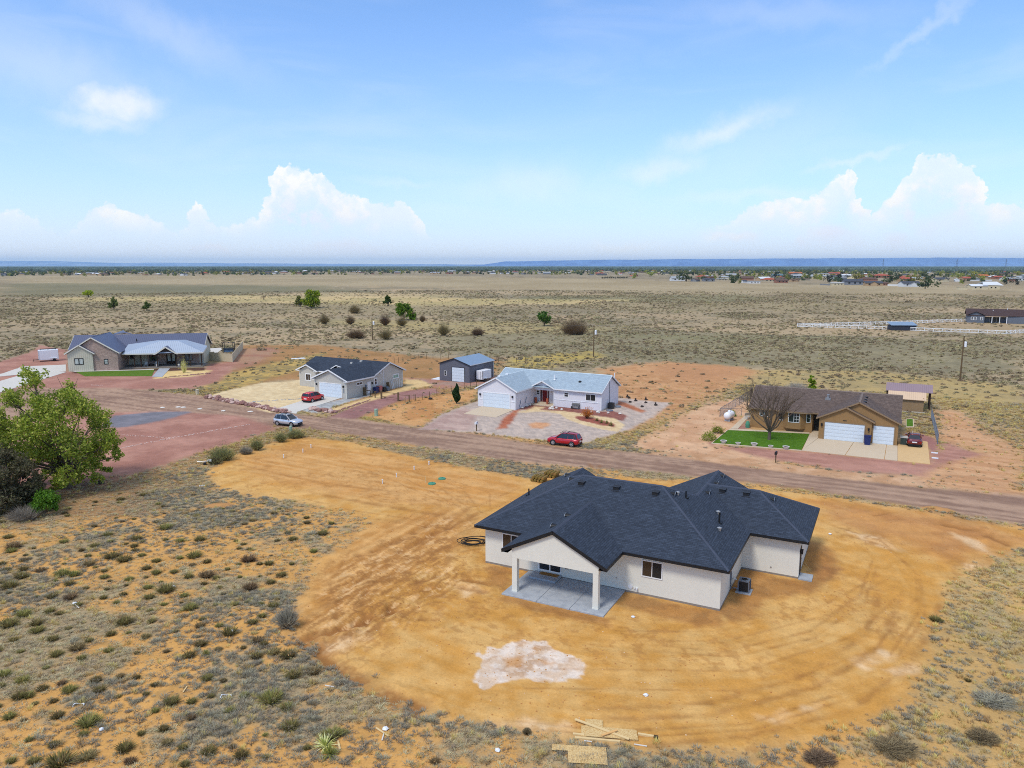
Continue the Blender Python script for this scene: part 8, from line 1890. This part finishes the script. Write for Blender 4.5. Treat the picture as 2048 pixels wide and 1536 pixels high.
def tm(me, m):
    k = (me.name, m.name)
    if k not in _mc:
        c = me.copy(); c.materials.clear(); c.materials.append(m); c.name = me.name.split('.')[0]; _mc[k] = c
    return _mc[k]
def town_house(px, py, wpx, wall, roof, kind, rz, label, group=None, windows=True):
    w, r, wins, W = town_meshes(kind); g = G(px, py); k = g[1] / FPX; s = wpx * k / W
    T = thing('distant_house', label, 'house', g, rz, group); T.scale = (s, min(s, 1.6), min(max(s, .85), 1.5))
    for nm, me, m in (('wall', w, WM[wall]), ('roof', r, RM_[roof])):
        o = bpy.data.objects.new(nm, tm(me, m)); col.objects.link(o); o.parent = T
    if windows:
        for q in wins: o = bpy.data.objects.new('window', q); col.objects.link(o); o.parent = T
    return T
for a in [(1676,571,26,'cream','white','flat',.1,'low cream building with white roof beside dark conifers'), (1708,570,34,'grey','dark grey','gable',-.1,'long dark grey house next to the low cream building'), (1748,572,32,'tan','dark grey','ell',-.2,'tan house with charcoal roof and projecting gable at the settlement edge'), (1768,571,18,'brick','brown','gable',.1,'low brick-coloured house adjoining the charcoal roofed tan house'), (1824,573.5,36,'white','dark grey','ell',.1,'white house with charcoal roof beside the big dark bush'),
          (1766,556,30,'brick','red','hip',0,'red roofed house in the middle of the settlement, above the white fence'), (1815,563,24,'tan','red','gable',.2,'tan house with red roof behind the big dark bush'), (1832,562,22,'cream','pale grey','gable',-.3,'cream house with pale roof behind the white house with charcoal roof'), (1648,551,20,'cream','pale grey','flat',0,'bright cream flat building on the rise'), (1669,551,19,'brick','red','gable',0,'reddish house beside the bright cream flat building'),
          (1886,564,30,'cream','dark grey','ell',.3,'cream gabled house with charcoal roof behind the scrub'), (1919,563,14,'white','white','gable',1.2,'small white gabled house by the white fence'), (1960,561,16,'grey','pale grey','gable',1.2,'pale grey gabled house above the white barn'), (2016,561,20,'white','pale grey','ell',.2,'white house with grey roof above the white barn, beside dark trees'), (2040,561,22,'white','pale grey','hip',0,'white house with broad pale roof at the frame edge'),
          (1942,552,18,'grey','white','flat',0,'long white-roofed building far back in the settlement'), (1970,556,20,'tan','orange','gable',.2,'orange roofed house far back above the white barn'), (1998,558,18,'brick','red','gable',.1,'red roofed house above the white barn'), (1357,562,26,'white','pale grey','gable',.1,'white house beside the tall poplar'), (1396,563,18,'grey','brown','gable',.9,'brown gabled house beside the tall poplar'),
          (1419,563,22,'grey','dark grey','ell',.2,'grey house with dark roof and steep front gable in the near row'), (1445,562,22,'beige','pale grey','flat',0,'flat beige house in the near row'), (1490,566,10,'white','dark grey','gable',.4,'little white shed behind the small yellow bush'), (1509,567,23,'white','pale grey','flat',0,'white flat house with a porch at the settlement edge'), (1540,564,26,'beige','red','hip',0,'beige house with bright red hipped roof in the near row'),
          (1565,566,23,'brick','brown','gable',.1,'brown brick house after the bright red hipped roof'), (1571,559,14,'cream','orange','gable',.1,'small house with orange roof behind the brown brick house'), (1591,564,18,'tan','brown','ell',.3,'tan gabled house alone at the end of the near row'), (1594,556,20,'grey','pale grey','gable',.1,'long grey house behind the tan gabled house'), (1556,555,20,'grey','teal','gable',0,'house with teal roof in the settlement'),
          (1592,550,24,'brick','orange','gable',0,'orange and red barn on the rise'), (1547,546,22,'beige','pale grey','flat',0,'long pale warehouse far back'), (1494,548,9,'white','white','flat',0,'small bright white box building far back')]:
    town_house(*a)
rg = random.Random(15); seen = []
def rnd_town(n, xr, yr, bias=1.0):
    for i in range(n):
        for t in range(30):
            px = rg.uniform(*xr); py = yr[0] + (yr[1] - yr[0]) * rg.random() ** bias
            if all(abs(px - q[0]) > 7 or abs(py - q[1]) > 1.6 for q in seen): break
        seen.append((px, py)); g = G(px, py); w = rg.uniform(13, 20) / (g[1] / FPX)
        wall = rg.choice(['cream', 'white', 'tan', 'tan', 'grey', 'brick', 'beige', 'beige']); roof = rg.choice(['dark grey', 'brown', 'brown', 'red', 'white', 'pale grey', 'dark grey', 'pale grey']); kind = rg.choice(['gable', 'hip', 'ell', 'flat'])
        town_house(px, py, w, wall, roof, kind, rg.choice([0, .2, -.3, 1.57, 1.2]) + rg.uniform(-.2, .2), '%s distant house with %s roof among the far settlement' % (wall, roof), '%s far houses with %s roofs' % (wall, roof), False)
rnd_town(104, (1340, 2060), (541.5, 563), 1.4); rnd_town(42, (900, 1400), (541.5, 549), 1.2); rnd_town(34, (560, 960), (542, 549)); rnd_town(52, (-30, 640), (541.5, 551.5), .9); rnd_town(16, (1180, 1360), (546, 556))
# white farmstead
def farm():
    g = G(1976, 579); k = g[1] / FPX; T = thing('farm_building', 'long white roofed cream farm building on the open scrub', 'farm building', g, 0)
    q = MB(); q.box(-16, 0, 0, 9, 0, 3.4); q.box(0, 12, 1, 12, 0, 4.6); q.wall([(-16, 0, 3.4), (-16, 4.5, 5.0), (-16, 9, 3.4)], (.2, 0, 0)); q.build('wall', WM['cream'], T)
    q = MB(); q.slab([(-16.5, -.5, 3.3), (0, -.5, 3.3), (0, 4.5, 5.1), (-16.5, 4.5, 5.1)], .2); q.slab([(-16.5, 9.5, 3.3), (0, 9.5, 3.3), (0, 4.5, 5.1), (-16.5, 4.5, 5.1)], .2); q.slab([(-5, .5, 4.5), (15, .5, 4.0), (12, 6.5, 7.4), (-2, 6.5, 7.4)], .2); q.slab([(-5, 12.5, 4.5), (15, 12.5, 4.0), (12, 6.5, 7.4), (-2, 6.5, 7.4)], .2); q.build('roof', RM_['white'], T)
    for x in (-13, -8, 3, 7):
        q = MB(); q.box(x, x + 1.6, (-.05 if x < 0 else .95), (.02 if x < 0 else 1.02), 1.2, 2.4); q.build('window', M['glass_dark'], T)
farm()
q = MB(); q.box(-4, 4, 0, 4, 0, 2.6); q.box(-4.2, 4.2, -.2, 4.2, 2.61, 2.8); single(q, 'storage_container', WM['cream'], 'small cream container beside the white roofed farm building', 'container', G(1926, 580))
for a, b, h, l in [((1775, 572), (1808, 572.5), 2.0, 'long white wall joined to the white house with charcoal roof'), ((1938, 562), (1984, 562), 1.8, 'white fence line above the white roofed farm building'), ((1640, 570), (1660, 571), 1.6, 'dark fence at the conifers')]:
    c, e = G(*a), G(*b); q = MB(); q.obox((0, 0, h / 2), (e[0] - c[0], e[1] - c[1], h / 2), .3, h); single(q, 'boundary_wall', WM['white'] if 'white' in l else WM['grey'], l, 'wall', c)
# trees of the settlement
def town_tree_meshes(cols, seed, tall=1.0, n=150):
    rs = np.random.RandomState(seed); c = rs.normal(size=(9, 3)) * np.array([1.5, 1.5, 1.1 * tall]); P = c[rs.randint(0, 9, n)] + rs.normal(size=(n, 3)) * .8; P[:, 2] += 3.4 * tall; P[:, 2] = np.maximum(P[:, 2], .5)
    P[:, 2] -= .5; V, F, t = leaf_cloud(P, .85, cols, rs); return np_mesh('distant_tree', V, F, t, M['leaf'])
DG = [GS(74, 88, 54), GS(60, 76, 48), GS(90, 100, 62)]; YG = [GS(140, 140, 60), GS(118, 124, 50), GS(156, 150, 80)]; CN = [GS(50, 62, 46), GS(42, 54, 42)]
TT = {'dark green': [town_tree_meshes(DG, 900 + i) for i in range(3)], 'yellow-green': [town_tree_meshes(YG, 910 + i) for i in range(2)], 'dark conifer': [town_tree_meshes(CN, 920 + i, 1.3) for i in range(2)]}
def town_tree(px, py, hpx, kind, label, group=None):
    g = G(px, py); o = bpy.data.objects.new('distant_tree', rg.choice(TT[kind])); col.objects.link(o); o.location = (g[0], g[1], 0); s = hpx * g[1] / FPX / 6.2; o.scale = (s, s, s); o.rotation_euler = (0, 0, rg.random() * 6.3); tag(o, label, 'tree', group)
    if not group:
        q = bpy.data.objects.new('trunk', TRK); col.objects.link(q); q.parent = o
TRK = MB().tube([(0, 0, -.2), (0, 0, 3)], .25, 5).mesh('trunk', M['bark_dark'])
for a in [(1656,565,13,'dark conifer','squat dark conifer clump beside the low cream building'), (1680,563,13,'dark conifer','pointed dark conifer behind the low cream building'), (1716,561,15,'yellow-green','yellow-green tree above the long dark grey house'), (1741,558,11,'yellow-green','second yellow-green tree, above the charcoal roofed tan house'), (1785,563,16,'dark green','large dark green tree behind the white fence wall'), (1796,562,9,'dark conifer','small dark tree touching the large dark green tree'), (1850,578,22,'dark green','big dark bush standing on the scrub by the white house'), (1824,561,13,'yellow-green','yellow-green tree behind the white house with charcoal roof'), (1846,557,14,'dark green','dark green tree in the settlement above the big dark bush'),
          (1373,563,19,'dark green','tall narrow poplar at the near row of houses'), (1365,560,14,'dark conifer','dark tree behind the tall poplar'), (1467,566,15,'dark green','round dark green tree in the near row'), (1479,567,9,'yellow-green','small yellow bush in the near row'), (1505,558,12,'yellow-green','yellow-green tree behind the white flat house'), (1579,556,9,'dark green','dark green tree beside the house with teal roof'), (1550,556,9,'dark conifer','dark tree before the house with teal roof'), (2032,570,11,'dark conifer','dark bush past the white roofed farm building'), (2010,570,11,'dark conifer','dark tree touching the white roofed farm building'), (1268,557,11,'yellow-green','yellow-green tree at the end of the dark hedge'), (1300,553,11,'yellow-green','yellow-green tree behind the hedge'), (1948,558,14,'yellow-green','broad yellow-green tree above the farm building'), (1920,557,12,'yellow-green','yellow-green tree beside the white fence line')]:
    town_tree(*a)
for n, xr, yr in ((95, (1330, 2060), (540.5, 557)), (55, (860, 1400), (540.5, 549)), (40, (540, 900), (541, 549)), (50, (-40, 600), (541, 551))):
    for i in range(n):
        px, py = rg.uniform(*xr), yr[0] + (yr[1] - yr[0]) * rg.random() ** 1.3; kd = rg.choice(['dark green', 'dark green', 'dark conifer', 'yellow-green']); h = rg.uniform(4.5, 8) / (G(px, py)[1] / FPX); town_tree(px, py, h, kd, '%s tree among the far houses of the settlement' % kd, '%s trees of the far settlement' % kd)
for i in range(14):
    town_tree(1204 + i * 3.8, 557.2, 3.2, 'dark conifer', 'dark bush of the hedge row on the plain', 'hedge row on the plain')
def filler():
    n = 9000; x, y, r = sector(n, 1050, 3400, 40); rs = np.random.RandomState(6); cl = fbm(x, y, 160.0, 93, 3); px = x / y * FPX + 1024
    edge = np.interp(px, [0, 700, 1000, 1300, 1400, 1700, 2100], [1700, 1750, 1800, 1650, 1150, 1080, 1000]); k = (r > edge * 1.06) & (rs.rand(n) < smooth(cl, .38, .58) * .7); x, y = x[k], y[k]
    scatter('settlement_shrubbery', np.stack([x, y, 0 * x], 1), rs.uniform(.5, 1.35, len(x)), rs.randint(0, 3, len(x)), [TT['dark green'][0], TT['dark green'][1], TT['yellow-green'][0]])
filler()
WD = [town_tree_meshes([GS(104, 122, 112), GS(92, 110, 104), GS(120, 132, 118)], 930 + i) for i in range(3)]  # foliage tinted lighter and bluer, distance haze put into the leaf colour
def woods():
    n = 34000; x, y, r = sector(n, 3000, 7600, 46); rs = np.random.RandomState(5); cl = fbm(x, y, 500.0, 91, 3)
    k = rs.rand(n) < smooth(cl, .30, .5) * np.where(x < 0, 1.0, .75); x, y = x[k], y[k]
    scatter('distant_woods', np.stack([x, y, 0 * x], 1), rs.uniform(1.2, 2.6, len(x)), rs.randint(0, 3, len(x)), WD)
woods()
for px, l in ((1765, 'thin lattice mast rising over the red roofed houses'), (1912, 'thin lattice mast rising above the white gabled house'), (2010, 'thin lattice mast over the houses near the frame edge')):
    g = G(px, 546); q = MB(); h = 42
    for sx in (-1, 1):
        for sy in (-1, 1): q.obox((sx * 3, sy * 3, 0), (sx * .4, sy * .4, h), .28, .28)
    for i in range(7):
        z = i * 6; w = 3 - 2.6 * z / h; q.obox((-w, -w, z), (w, -w, z + 5), .2, .2)
    for z in (30, 36): q.obox((-6, 0, z), (6, 0, z), .3, .3)
    single(q, 'lattice_mast', M['grey_metal'], l, 'mast', g)
# ------------------------------------------------------------------ air
def haze():
    mb = MB(); mb.box(-46000, 46000, -3000, 46000, -40, 420)
    m = bpy.data.materials.new('air'); m.use_nodes = True; nt = m.node_tree; nt.nodes.clear()
    o = nd(nt, 'ShaderNodeOutputMaterial'); v = nd(nt, 'ShaderNodeVolumePrincipled')
    v.inputs['Color'].default_value = (.58, .80, 1, 1); v.inputs['Density'].default_value = 3.2e-5; v.inputs['Anisotropy'].default_value = .2
    nt.links.new(v.outputs[0], o.inputs['Volume'])
    ob = mb.build('haze', m); ob['kind'] = 'stuff'
haze()
